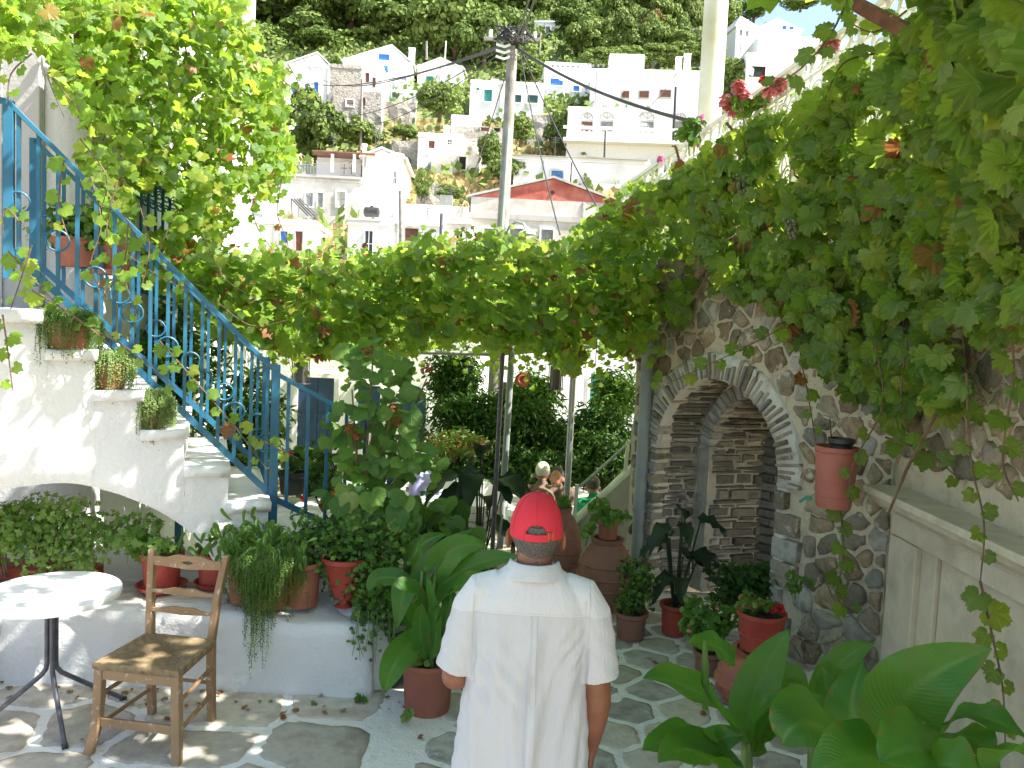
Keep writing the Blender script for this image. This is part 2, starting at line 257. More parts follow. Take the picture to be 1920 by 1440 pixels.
# ---------------------------------------------------------------- mesh helpers
class MB:
    def __init__(s): s.v = []; s.f = []; s.mi = []; s.uv = None
    def add(s, vs, fs, mi=0):
        b = len(s.v); s.v += [tuple(p) for p in vs]; s.f += [tuple(b+i for i in f) for f in fs]; s.mi += [mi]*len(fs); return s
    def box(s, lo, hi, mi=0, mat=None):
        x0, y0, z0 = lo; x1, y1, z1 = hi
        vs = [Vector(p) for p in ((x0,y0,z0),(x1,y0,z0),(x1,y1,z0),(x0,y1,z0),(x0,y0,z1),(x1,y0,z1),(x1,y1,z1),(x0,y1,z1))]
        if mat is not None: vs = [mat @ p for p in vs]
        return s.add(vs, [(0,3,2,1),(4,5,6,7),(0,1,5,4),(1,2,6,5),(2,3,7,6),(3,0,4,7)], mi)
    def prism(s, o, ex, ey, pts, ez, mi=0):
        """polygon pts (2d) in the plane o,ex,ey pushed along the vector ez"""
        o = Vector(o); ex = Vector(ex); ey = Vector(ey); ez = Vector(ez); n = len(pts)
        a = [o+ex*p[0]+ey*p[1] for p in pts]; b = [p+ez for p in a]
        return s.add(a+b, [tuple(range(n))[::-1], tuple(range(n, 2*n))]+[(i, (i+1) % n, n+(i+1) % n, n+i) for i in range(n)], mi)
    def tube(s, pts, r, n=8, mi=0, caps=True, flat=1.0):
        pts = [Vector(p) for p in pts]; rs = r if isinstance(r, (list, tuple)) else [r]*len(pts)
        rings = []; prev = None
        for i, p in enumerate(pts):
            t = (pts[min(i+1, len(pts)-1)]-pts[max(i-1, 0)]).normalized()
            if prev is None: x = t.orthogonal().normalized()
            else:
                x = (prev-t*prev.dot(t)); x = x.normalized() if x.length > 1e-6 else t.orthogonal().normalized()
            prev = x; y = t.cross(x)
            rings.append([p+(x*math.cos(k*2*math.pi/n)+y*math.sin(k*2*math.pi/n)*flat)*rs[i] for k in range(n)])
        vs = [q for rg in rings for q in rg]; fs = []
        for i in range(len(pts)-1):
            for k in range(n):
                fs.append((i*n+k, i*n+(k+1) % n, (i+1)*n+(k+1) % n, (i+1)*n+k))
        if caps: fs.append(tuple(range(n))[::-1]); fs.append(tuple((len(pts)-1)*n+k for k in range(n)))
        return s.add(vs, fs, mi)
    def bar(s, a, b, w, d, mi=0, up=(0, 0, 1)):
        """square bar from a to b, w across, d along 'up'"""
        a = Vector(a); b = Vector(b); t = (b-a).normalized(); up = Vector(up)
        x = t.cross(up)
        if x.length < 1e-4: x = t.cross(Vector((0, 1, 0)))
        x.normalize(); y = x.cross(t).normalized(); x *= w/2; y *= d/2
        return s.add([a-x-y, a+x-y, a+x+y, a-x+y, b-x-y, b+x-y, b+x+y, b-x+y], [(0,3,2,1),(4,5,6,7),(0,1,5,4),(1,2,6,5),(2,3,7,6),(3,0,4,7)], mi)
    def lathe(s, prof, n=28, mi=0, c=(0, 0, 0), sx=1, sy=1):
        vs = []; fs = []; m = len(prof)
        for r, z in prof:
            for k in range(n): vs.append((c[0]+sx*r*math.cos(2*math.pi*k/n), c[1]+sy*r*math.sin(2*math.pi*k/n), c[2]+z))
        for i in range(m-1):
            for k in range(n): fs.append((i*n+k, i*n+(k+1) % n, (i+1)*n+(k+1) % n, (i+1)*n+k))
        fs.append(tuple(range(n))[::-1]); fs.append(tuple((m-1)*n+k for k in range(n)))
        return s.add(vs, fs, mi)
    def ball(s, c, r, nu=12, nv=8, mi=0, rot=None):
        r = Vector((r, r, r)) if isinstance(r, (int, float)) else Vector(r); c = Vector(c); vs = []; fs = []
        for j in range(1, nv):
            a = math.pi*j/nv
            for k in range(nu):
                q = Vector((r.x*math.sin(a)*math.cos(2*math.pi*k/nu), r.y*math.sin(a)*math.sin(2*math.pi*k/nu), r.z*math.cos(a)))
                vs.append(c+(rot @ q if rot else q))
        t = Vector((0, 0, r.z)); vs.append(c+(rot @ t if rot else t)); vs.append(c-(rot @ t if rot else t)); T = len(vs)-2
        for j in range(nv-2):
            for k in range(nu): fs.append((j*nu+k, (j+1)*nu+k, (j+1)*nu+(k+1) % nu, j*nu+(k+1) % nu))
        for k in range(nu): fs.append((T, k, (k+1) % nu)); fs.append((T+1, (nv-2)*nu+(k+1) % nu, (nv-2)*nu+k))
        return s.add(vs, fs, mi)
    def mesh(s, name, mats):
        me = bpy.data.meshes.new(name); me.from_pydata([tuple(p) for p in s.v], [], s.f)
        mats = mats if isinstance(mats, (list, tuple)) else [mats]
        for m in mats: me.materials.append(M[m] if isinstance(m, str) else m)
        if len(mats) > 1: me.polygons.foreach_set('material_index', s.mi)
        me.update(); return me
    def build(s, name, mats, parent=None, smooth=False, bevel=0, kind=None, **kw):
        me = s.mesh(name, mats)
        if bevel:
            bm = bmesh.new(); bm.from_mesh(me); bmesh.ops.recalc_face_normals(bm, faces=bm.faces)
            bmesh.ops.bevel(bm, geom=[e for e in bm.edges if len(e.link_faces) == 2 and e.calc_face_angle(0) > .6], offset=bevel, segments=2, affect='EDGES', profile=.5)
            bm.to_mesh(me); bm.free()
        if smooth:
            me.polygons.foreach_set('use_smooth', [True]*len(me.polygons))
            try: me.set_sharp_from_angle(angle=R(38))
            except Exception: pass
        return link(name, me, parent, kind=kind, **kw)
def link(name, me, parent=None, mw=None, kind=None, label=None, cat=None, group=None):
    o = bpy.data.objects.new(name, me); COL.objects.link(o)
    if parent is not None:
        o.parent = parent; o.matrix_parent_inverse = PINV.get(parent.name) or Matrix.Identity(4)
    if mw is not None: o.matrix_basis = mw
    if kind: o['kind'] = kind
    if label: o['label'] = label
    if cat: o['category'] = cat
    if group: o['group'] = group
    return o
PINV = {}
def thing(name, label, cat, loc=(0, 0, 0), group=None, kind=None):
    """an Empty at the base of the thing; its parts are given in world coordinates"""
    o = bpy.data.objects.new(name, None); COL.objects.link(o); o.location = loc; o.empty_display_size = .1
    o['label'] = label; o['category'] = cat
    if group: o['group'] = group
    if kind: o['kind'] = kind
    PINV[o.name] = Matrix.Translation(Vector(loc)).inverted()
    return o
def copy_thing(o, loc=None, rotz=None, label=None, group=None, scale=None):
    def cp(x, par):
        c = x.copy(); COL.objects.link(c)
        if par is not None: c.parent = par
        for ch in list(x.children): cp(ch, c)
        return c
    r = cp(o, None)
    if loc is not None: r.location = loc
    if rotz is not None: r.rotation_euler = (0, 0, rotz)
    if scale is not None: r.scale = (scale,)*3 if isinstance(scale, (int, float)) else scale
    if label: r['label'] = label
    if group: r['group'] = group
    return r
def roughen(me, cuts=0, amp=.01, scale=4, bevel=0, smooth=True, amp2=0, scale2=18):
    bm = bmesh.new(); bm.from_mesh(me)
    bmesh.ops.remove_doubles(bm, verts=bm.verts, dist=1e-4); bmesh.ops.recalc_face_normals(bm, faces=bm.faces)
    if bevel: bmesh.ops.bevel(bm, geom=[e for e in bm.edges if len(e.link_faces) == 2 and e.calc_face_angle(0) > .6], offset=bevel, segments=3, affect='EDGES', profile=.6)
    if cuts: bmesh.ops.subdivide_edges(bm, edges=bm.edges, cuts=cuts, use_grid_fill=True)
    for v in bm.verts:
        v.co += noise.noise_vector(v.co*scale)*amp
        if amp2: v.co += noise.noise_vector(v.co*scale2)*amp2
    bm.to_mesh(me); bm.free()
    if smooth: me.polygons.foreach_set('use_smooth', [True]*len(me.polygons))
    return me
def finebox(s, lo, hi, step):
    """box whose faces are grids of about step, added to MB s"""
    lo = Vector(lo); hi = Vector(hi); d = hi-lo
    n = [max(1, int(round(d[i]/step))) for i in range(3)]
    for ax in range(3):
        a, b = (ax+1) % 3, (ax+2) % 3
        for side in (0, 1):
            vs = []; fs = []
            for i in range(n[a]+1):
                for j in range(n[b]+1):
                    p = lo.copy(); p[ax] = hi[ax] if side else lo[ax]; p[a] = lo[a]+d[a]*i/n[a]; p[b] = lo[b]+d[b]*j/n[b]; vs.append(p)
            for i in range(n[a]):
                for j in range(n[b]):
                    q = (i*(n[b]+1)+j, (i+1)*(n[b]+1)+j, (i+1)*(n[b]+1)+j+1, i*(n[b]+1)+j+1); fs.append(q if side else q[::-1])
            s.add(vs, fs)
    return s
# ---------------------------------------------------------------- leaves
def polar_leaf(prof, nring=1, droop=.22, fold=.18, wave=.06, seed=0, serr=0.0, sub=1):
    """one leaf around its stalk, tip along +x, normal +z; prof = [(deg, r)] for the upper half"""
    rnd = random.Random(seed); pts = []
    half = []
    for (a0, r0), (a1, r1) in zip(prof[:-1], prof[1:]):
        for k in range(sub):
            t = k/sub; half.append((a0+(a1-a0)*t, r0+(r1-r0)*t))
    half.append(prof[-1])
    full = half + [(-a, r) for a, r in reversed(half[1:-1])]
    out = []
    for i, (a, r) in enumerate(full):
        rr = r*(1+rnd.uniform(-.06, .06))*(1+(serr if i % 2 else -serr)); out.append((rr*math.cos(R(a)), rr*math.sin(R(a)), i))
    ph = rnd.uniform(0, 6)
    def z(x, y, i):
        q = math.hypot(x, y); return -droop*q*q + fold*abs(y) - .1*fold + wave*q*math.sin(i*2.1+ph)
    vs = [(0, 0, -.1*fold)]; uv = [(0, 0)]; n = len(out)
    for k in range(1, nring+1):
        t = k/nring
        for x, y, i in out: vs.append((x*t, y*t, z(x*t, y*t, i if k == nring else i*.3))); uv.append((x*t, y*t))
    fs = [(0, 1+i, 1+(i+1) % n) for i in range(n)]
    for k in range(1, nring):
        a = 1+(k-1)*n; b = 1+k*n
        fs += [(a+i, b+i, b+(i+1) % n, a+(i+1) % n) for i in range(n)]
    return np.array(vs, dtype=np.float32), fs, np.array(uv, dtype=np.float32)
GR = [(0, 1.0), (13, .90), (27, .76), (40, .85), (53, .93), (66, .85), (80, .72), (95, .77), (109, .81), (128, .74), (148, .66), (166, .48), (180, .10)]
GRS = [(0, 1.0), (27, .74), (53, .93), (80, .72), (109, .80), (150, .65), (180, .10)]
RND = [(0, .9), (30, .95), (60, .9), (95, .9), (130, .8), (160, .6), (180, .25)]
LAN = [(0, 1.0), (7, .72), (16, .45), (34, .27), (62, .16), (110, .09), (180, .03)]
HRT = [(0, 1.05), (14, .9), (35, .82), (62, .76), (95, .66), (130, .56), (160, .42), (180, .18)]
FIG = [(0, 1.0), (22, .5), (48, .85), (72, .45), (100, .7), (140, .45), (180, .1)]
LT = {
 'grape': [polar_leaf(GR, 2, (.30, .55, .12, .42, .25, .7)[i], (.20, .35, .12, .05, .45, .25)[i], .07+.02*i, i, .05, 2) for i in range(6)],
 'grapelow': [polar_leaf(GRS, 1, (.28, .5, .12, .6)[i], (.2, .35, .1, .4)[i], .08, i+10) for i in range(4)],
 'round': [polar_leaf(RND, 1, .1, .12, .10, i+20) for i in range(3)],
 'lance': [polar_leaf(LAN, 1, .35, .5, .0, i+30) for i in range(3)],
 'heart': [polar_leaf(HRT, 2, .22, .16, .04, i+40, 0, 2) for i in range(3)],
 'lobed': [polar_leaf(FIG, 1, .15, .15, .08, i+50) for i in range(3)],
 'tiny': [(np.array([(0, 0, 0), (.5, .35, .05), (1, 0, 0), (.5, -.35, .05)], dtype=np.float32), [(0, 1, 2, 3)], np.array([(0, 0), (.5, .3), (1, 0), (.5, -.3)], dtype=np.float32))],
}
_lm = {}
def leaf_mesh(kind, i, mat):
    k = (kind, i, mat)
    if k not in _lm:
        v, f, uv = LT[kind][i]; me = bpy.data.meshes.new('leaf'); me.from_pydata([tuple(map(float, p)) for p in v], [], f)
        l = me.uv_layers.new(name='UVMap'); idx = np.zeros(len(me.loops), dtype=np.int32); me.loops.foreach_get('vertex_index', idx)
        l.data.foreach_set('uv', uv[idx].ravel()); me.materials.append(M[mat]); me.polygons.foreach_set('use_smooth', [True]*len(me.polygons)); me.update()
        _lm[k] = me
    return _lm[k]
def frames(N, T):
    """rotation matrices (n,3,3) with columns x=T made orthogonal to N, y, z=N"""
    N = N/np.linalg.norm(N, axis=1, keepdims=True); T = T-N*np.sum(N*T, axis=1, keepdims=True); T = T/np.maximum(np.linalg.norm(T, axis=1, keepdims=True), 1e-6)
    Y = np.cross(N, T); return np.stack([T, Y, N], axis=2)
def merged(name, kind, mats, P, F, S, parent, midx=None, okind='stuff', **kw):
    """all leaves in one mesh; mats a list of material keys, midx material per leaf"""
    n = len(P)
    if n == 0: return None
    if midx is None: midx = np.zeros(n, dtype=int)
    V = []; FA = []; FL = []; UV = []; MI = []; base = 0
    var = RNG.integers(0, len(LT[kind]), n)
    for t, (tv, tf, tuv) in enumerate(LT[kind]):
        sel = np.where(var == t)[0]
        if len(sel) == 0: continue
        v = np.einsum('nij,vj->nvi', F[sel]*S[sel, None, None], tv)+P[sel][:, None, :]
        nv = len(tv); V.append(v.reshape(-1, 3))
        flat = np.concatenate([np.array(f) for f in tf]); lens = np.array([len(f) for f in tf])
        off = (np.arange(len(sel))*nv)[:, None]+base
        FA.append((flat[None, :]+off).ravel()); FL.append(np.tile(lens, len(sel)))
        UV.append(np.tile(tuv[flat], (len(sel), 1))); MI.append(np.repeat(midx[sel], len(tf))); base += nv*len(sel)
    V = np.concatenate(V).astype(np.float32); FA = np.concatenate(FA).astype(np.int32); FL = np.concatenate(FL).astype(np.int32)
    me = bpy.data.meshes.new(name); me.vertices.add(len(V)); me.vertices.foreach_set('co', V.ravel())
    me.loops.add(len(FA)); me.loops.foreach_set('vertex_index', FA); me.polygons.add(len(FL))
    st = np.concatenate([[0], np.cumsum(FL)[:-1]]).astype(np.int32); me.polygons.foreach_set('loop_start', st)
    try: me.polygons.foreach_set('loop_total', FL)
    except Exception: pass
    for m in mats: me.materials.append(M[m])
    me.polygons.foreach_set('material_index', np.concatenate(MI).astype(np.int32))
    me.update(calc_edges=True)
    l = me.uv_layers.new(name='UVMap'); l.data.foreach_set('uv', np.concatenate(UV).astype(np.float32).ravel())
    me.polygons.foreach_set('use_smooth', [True]*len(FL))
    return link(name, me, parent, kind=okind, **kw)
def leaves(parent, kind, mats, P, N, T, S, w=None, nind=0, low=None, name='leaf', rest='foliage'):
    """nind largest-looking leaves as parts of their own, the rest one part of kind stuff"""
    n = len(P); P = np.asarray(P, float); S = np.asarray(S, float); F = frames(np.asarray(N, float), np.asarray(T, float))
    midx = RNG.choice(len(mats), n, p=w) if w is not None else RNG.integers(0, len(mats), n)
    D = P-np.array(CAM); dep = D @ np.array(_f); inx = (np.abs(D @ np.array(_r))/np.maximum(dep, .1) < .66) & (np.abs(D @ np.array(_u))/np.maximum(dep, .1) < .5) & (dep > .3)
    score = np.where(inx, S/np.maximum(dep, .3)*(1.3-RNG.random(n)*.3), 0)
    o = np.argsort(-score)
    for i in o[:nind]:
        k = int(RNG.integers(0, len(LT[kind])))
        mw = Matrix([[*(F[i][r]*S[i]), P[i][r]] for r in range(3)]+[[0, 0, 0, 1]])
        link(name, leaf_mesh(kind, k, mats[midx[i]]), parent, mw)
    r = o[nind:]
    if len(r): merged(rest, low or kind, mats, P[r], F[r], S[r], parent, midx[r])
def inpoly(x, y, poly):
    c = np.zeros(len(x), bool); j = len(poly)-1
    for i in range(len(poly)):
        xi, yi = poly[i]; xj, yj = poly[j]
        with np.errstate(divide='ignore', invalid='ignore'):
            c ^= ((yi > y) != (yj > y)) & (x < (xj-xi)*(y-yi)/(yj-yi+1e-9)+xi)
        j = i
    return c
def sample_poly(poly, n):
    xs = [p[0] for p in poly]; ys = [p[1] for p in poly]; out = np.zeros((0, 2))
    while len(out) < n:
        q = np.column_stack([RNG.uniform(min(xs), max(xs), n*2), RNG.uniform(min(ys), max(ys), n*2)])
        out = np.concatenate([out, q[inpoly(q[:, 0], q[:, 1], poly)]])
    return out[:n]
def Wn(px, py, Y):
    d = np.array(_f)[None]+np.array(_r)[None]*((px-960)/FPX)[:, None]-np.array(_u)[None]*((py-720)/FPX)[:, None]
    return np.array(CAM)+d*(Y/d[:, 1])[:, None]
def rdir(n, spread=1.0, base=(0, 0, 1)):
    v = RNG.normal(0, 1, (n, 3))*spread+np.array(base)[None]; return v/np.linalg.norm(v, axis=1, keepdims=True)
# ---------------------------------------------------------------- voronoi stones
def clip(poly, a, b, c):
    """keep a*x+b*y<=c"""
    out = []
    for i in range(len(poly)):
        p, q = poly[i], poly[(i+1) % len(poly)]; dp = a*p[0]+b*p[1]-c; dq = a*q[0]+b*q[1]-c
        if dp <= 0: out.append(p)
        if (dp < 0) != (dq < 0):
            t = dp/(dp-dq); out.append((p[0]+(q[0]-p[0])*t, p[1]+(q[1]-p[1])*t))
    return out
def voronoi(x0, x1, y0, y1, cx, cy, jit=.38, seed=0, brick=False):
    rnd = random.Random(seed); nx = max(1, round((x1-x0)/cx)); ny = max(1, round((y1-y0)/cy)); P = []
    for j in range(-1, ny+1):
        for i in range(-1, nx+1):
            P.append((x0+(i+.5+(.5*(j % 2) if brick else 0)+rnd.uniform(-jit, jit))*(x1-x0)/nx, y0+(j+.5+rnd.uniform(-jit, jit))*(y1-y0)/ny))
    cells = []
    for p in P:
        if not (x0 <= p[0] <= x1 and y0 <= p[1] <= y1): continue
        poly = [(x0, y0), (x1, y0), (x1, y1), (x0, y1)]
        for q in P:
            if q is p or abs(q[0]-p[0]) > 3.2*cx or abs(q[1]-p[1]) > 3.2*cy: continue
            a, b = q[0]-p[0], q[1]-p[1]; poly = clip(poly, a, b, (q[0]**2+q[1]**2-p[0]**2-p[1]**2)/2)
            if len(poly) < 3: break
        if len(poly) >= 3: cells.append(poly)
    return cells
def inset(poly, d):
    """shrink a convex polygon by d on every side"""
    cx = sum(p[0] for p in poly)/len(poly); cy = sum(p[1] for p in poly)/len(poly); out = list(poly)
    for i in range(len(poly)):
        p, q = poly[i], poly[(i+1) % len(poly)]; ex, ey = q[0]-p[0], q[1]-p[1]; L = math.hypot(ex, ey)
        if L < 1e-6: continue
        a, b = ey/L, -ex/L; c = a*p[0]+b*p[1]
        if a*cx+b*cy > c: a, b, c = -a, -b, -c
        out = clip(out, a, b, c-d)
        if len(out) < 3: return None
    return out
def chaikin(poly, k=.25, it=1):
    for _ in range(it):
        o = []
        for i in range(len(poly)):
            p, q = poly[i], poly[(i+1) % len(poly)]
            o += [(p[0]+(q[0]-p[0])*k, p[1]+(q[1]-p[1])*k), (p[0]+(q[0]-p[0])*(1-k), p[1]+(q[1]-p[1])*(1-k))]
        poly = o
    return poly
def area(poly): return abs(sum(poly[i][0]*poly[(i+1) % len(poly)][1]-poly[(i+1) % len(poly)][0]*poly[i][1] for i in range(len(poly))))/2
def rugged(poly, amp, rnd):
    """break a polygon's outline into an uneven stone outline"""
    cx = sum(p[0] for p in poly)/len(poly); cy = sum(p[1] for p in poly)/len(poly); o = []
    for i in range(len(poly)):
        p, q = poly[i], poly[(i+1) % len(poly)]; n = max(1, int(math.hypot(q[0]-p[0], q[1]-p[1])/.035))
        for k in range(n): a = (p[0]+(q[0]-p[0])*k/n, p[1]+(q[1]-p[1])*k/n); s = 1+rnd.uniform(-amp, amp*.5); o.append((cx+(a[0]-cx)*s, cy+(a[1]-cy)*s))
    return o
def stone(name, parent, O, ex, ey, n, poly, h, mat, dome=.5, sink=.03, rnd=random):
    """a stone whose face is poly in the plane O,ex,ey, standing proud by h along n"""
    O = Vector(O); ex = Vector(ex); ey = Vector(ey); n = Vector(n)
    poly = [(p[0]+rnd.uniform(-1, 1)*.004, p[1]+rnd.uniform(-1, 1)*.004) for p in poly]
    cx = sum(p[0] for p in poly)/len(poly); cy = sum(p[1] for p in poly)/len(poly); k = len(poly); vs = []
    ctr = O+ex*cx+ey*cy; P = lambda p, t, z: (ex*((p[0]-cx)*t)+ey*((p[1]-cy)*t)+n*z)
    for t, z in ((1.02, -sink), (1.0, h*(1-dome)), (.86, h*(.9))): vs += [P(p, t, z+(rnd.uniform(-.12, .12)*h if z > 0 else 0)) for p in poly]
    vs.append(n*h*rnd.uniform(.95, 1.1))
    fs = []
    for r in range(2): fs += [(r*k+i, r*k+(i+1) % k, (r+1)*k+(i+1) % k, (r+1)*k+i) for i in range(k)]
    fs += [(2*k+i, 2*k+(i+1) % k, 3*k) for i in range(k)]
    me = bpy.data.meshes.new(name); me.from_pydata([tuple(v) for v in vs], [], fs); me.materials.append(M[mat])
    me.polygons.foreach_set('use_smooth', [True]*len(fs)); me.update()
    return link(name, me, parent, Matrix.Translation(ctr))
# ================================================================ ground
def struct(name, mb, mats, **kw): return mb.build(name, mats, None, kind='structure', **kw)
# upper terrace: whitewashed bed, flagstones set in it
TE_Y = 7.0                                   # the terrace ends here, steps lead down
g = MB(); finebox(g, (-4.6, 1.2, -.3), (2.75, TE_Y, 0), .12)
me = roughen(g.mesh('terrace', 'mortar'), 0, .006, 3); terrace = link('terrace_ground', me, kind='structure')
rs = random.Random(5)
NOFLAG = [(-.74, -.42)]
def slab(poly, mat, h, z=0.0, par=None):
    pl = rugged(chaikin(poly, .09, 1), .045, rs); return stone('flagstone', par or terrace, (0, 0, z), (1, 0, 0), (0, 1, 0), (0, 0, 1), pl, h, mat, .35, .02, rs)
# irregular large slabs on the left terrace
for c in voronoi(-4.3, -.66, 1.9, 4.86, .56, .48, .33, 11):
    p = inset(c, .029)
    if p and area(p) > .02: slab(p, 'flag', rs.uniform(.004, .007))
# smaller laid stones on the path at the right
for c in voronoi(-.44, 2.42, 1.9, 6.95, .37, .27, .17, 4, brick=True):
    p = inset(c, .022)
    cy = sum(q[1] for q in c)/len(c); cx = sum(q[0] for q in c)/len(c)
    if p and area(p) > .012 and not (cx > 2.35-.5*max(0, cy-5)): slab(p, 'flagblue' if rs.random() < .62 else 'flag', rs.uniform(.003, .006))
# steps down to the lower courtyard
steps = MB()
for i in range(3): finebox(steps, (-.8, TE_Y+.32*i, -.9), (1.5, TE_Y+.32*(i+1)+.02, -.15*(i+1)), .16)
st = link('courtyard_steps', roughen(steps.mesh('courtyard_steps', 'mortar'), 0, .006, 4), kind='structure')
for i in range(3):
    for c in voronoi(-.75, 1.45, TE_Y+.32*i+.02, TE_Y+.32*(i+1)-.01, .42, .3, .1, 20+i):
        p = inset(c, .02)
        if p and area(p) > .02: slab(p, 'flagblue', .012, -.15*(i+1), st)
lo_ = MB(); finebox(lo_, (-14, TE_Y, -.9), (9, 24, -.60), .5)
court = link('courtyard_ground', roughen(lo_.mesh('courtyard', 'courtmortar'), 0, .008, 2), kind='structure')
for c in voronoi(-3.4, 2.2, 8.0, 13.2, .62, .55, .3, 31):
    p = inset(c, .03)
    if p and area(p) > .04: slab(p, 'flag', .012, -.6, court)
# back of the terrace at left, below the stair
bk = MB(); finebox(bk, (-9, 1.0, -.3), (-4.6, 7, 0), .5); struct('side_ground', bk, 'mortar')

# ================================================================ hillside
PROF = [(14, -.6), (22, -1.5), (32, 2.0), (42, 5.6), (47, 6.7), (51, 8.2), (60, 12.8), (66, 14.6), (72, 15.6), (80, 21.4), (88, 25.6), (96, 29.5), (110, 39.5), (125, 47), (150, 66), (175, 75), (260, 60)]
def hz(x, y):
    for (a, za), (b, zb) in zip(PROF[:-1], PROF[1:]):
        if a <= y <= b: z = za+(zb-za)*(y-a)/(b-a); break
    else: z = PROF[-1][1] if y > 0 else PROF[0][1]
    if y > 100:                                # the ridge sinks towards the right
        k = min(1, (y-100)/50); z -= k*max(0, (x-14)*.32) ; z -= k*max(0, min(1, (-x-40)/60))*4
    return z
hv = []; hf = []; NX, NY = 110, 120
for j in range(NY+1):
    y = 14+(246)*(j/NY)**1.35
    for i in range(NX+1):
        x = (-1+2*i/NX)*(25+y*.95); z = hz(x, y)-.6+noise.noise(Vector((x*.06, y*.06, 0)))*1.0*min(1, max(0, (y-24)/20))+noise.noise(Vector((x*.35, y*.35, 3)))*.35*min(1, max(0, (y-24)/20))
        hv.append((x, y, z-.02))
for j in range(NY):
    for i in range(NX): a = j*(NX+1)+i; hf.append((a, a+1, a+NX+2, a+NX+1))
h = MB(); h.add(hv, hf); hill = struct('hillside_terrain', h, 'drygrass', smooth=True)
fl = MB(); fl.add([(-900, -300, -2.2), (900, -300, -2.2), (900, 1500, -2.2), (-900, 1500, -2.2)], [(0, 1, 2, 3)]); struct('far_ground', fl, 'drygrass')

# ================================================================ low white wall (ledge) left of the path
LT_ = thing('low_wall', 'low rough whitewashed ledge wall running behind the round table and the chair', 'wall', (-2, 4.9, 0))
lw = MB(); finebox(lw, (-3.3, 4.70, -.05), (-.78, 6.0, .475), .07)
me = lw.mesh('body', 'white_rough'); roughen(me, 0, .034, 2.6, amp2=.022, scale2=6.5); link('wall_body', me, LT_)
lw = MB(); finebox(lw, (-4.6, 4.45, -.05), (-3.02, 6.0, .47), .10)
me = lw.mesh('end', 'white_rough'); roughen(me, 0, .03, 1.9, amp2=.008, scale2=9); link('wall_end', me, LT_)
# rounded end of the ledge beside the canna pot
lw = MB(); lw.lathe([(.36, -.05), (.36, .1), (.33, .32), (.30, .44), (.22, .50), (.02, .51)], 26, c=(-.86, 5.15, 0), sx=.9)
me = lw.mesh('end', 'white_rough'); roughen(me, 1, .02, 3); link('wall_end', me, LT_)
# paving slabs on top of the ledge
for c in voronoi(-3.2, -1.2, 4.82, 5.25, .55, .4, .15, 9):
    p = inset(c, .02)
    if p and area(p) > .04: stone('ledge_slab', LT_, (0, 0, .485), (1, 0, 0), (0, 1, 0), (0, 0, 1), chaikin(p, .16, 2), .018, 'flag', .35, .02, rs)

# ================================================================ white stair with arch
SA = Vector((-1.57, 5.3, 0)); se = Vector((-.933, -.359, 0)).normalized(); sb = Vector((-.359, .933, 0)).normalized()
def S(u, v, z): return SA+se*u+sb*v+Vector((0, 0, z))      # u up the stair, v away from the viewer
ST = thing('white_stair', 'whitewashed outdoor stair climbing left over a wide arch, potted plants on its treads', 'stairs', S(.6, .3, 0))
RISE, RUN = .235, .25
def ztop(u):
    if u < -.42: return .62
    if u < 0.05: return .84
    k = int((u-.05)//RUN); return min(1.09+RISE*k, 2.24)
AC = 1.30; AR = 1.08; AZ = .18                         # arch centre u, radius, centre height
def zarch(u):
    d = AR*AR-(u-AC)**2; return AZ+math.sqrt(d) if d > 0 else .3
V0, V1 = -.24, 1.05
us = sorted(set([round(-.85+.05*i, 4) for i in range(72)]))
mb = MB()
def col(u0, u1):
    t = ztop((u0+u1)/2); b0, b1 = zarch(u0), zarch(u1); nz = 7
    for v, rev in ((V0, False), (V1, True)):
        vs = []; fs = []
        for k in range(nz+1):
            vs += [S(u0, v, b0+(t-b0)*k/nz), S(u1, v, b1+(t-b1)*k/nz)]
        for k in range(nz): fs.append((2*k, 2*k+1, 2*k+3, 2*k+2))
        mb.add(vs, fs)
    nv = 8
    for k in range(nv):
        va, vb = V0+(V1-V0)*k/nv, V0+(V1-V0)*(k+1)/nv
        mb.add([S(u0, va, t), S(u1, va, t), S(u1, vb, t), S(u0, vb, t)], [(0, 1, 2, 3)])
        mb.add([S(u0, va, b0), S(u1, va, b1), S(u1, vb, b1), S(u0, vb, b0)], [(0, 1, 2, 3)])
for a, b in zip(us[:-1], us[1:]): col(a, b)
for a, b in zip(us[1:-1], us[2:]):
    t0, t1 = ztop((us[us.index(a)-1]+a)/2), ztop((a+b)/2)
    if abs(t0-t1) > .01:
        nv = 8
        for k in range(nv):
            va, vb = V0+(V1-V0)*k/nv, V0+(V1-V0)*(k+1)/nv
            for q in range(3):
                za, zb = t0+(t1-t0)*q/3, t0+(t1-t0)*(q+1)/3
                mb.add([S(a, va, za), S(a, vb, za), S(a, vb, zb), S(a, va, zb)], [(0, 1, 2, 3)])
for u in (us[0], us[-1]):
    mb.add([S(u, V0, .3), S(u, V1, .3), S(u, V1, ztop(u)), S(u, V0, ztop(u))], [(0, 1, 2, 3)])
me = mb.mesh('stair_body', 'white'); roughen(me, 0, .018, 2.6, amp2=.006, scale2=11); link('stair_body', me, ST)
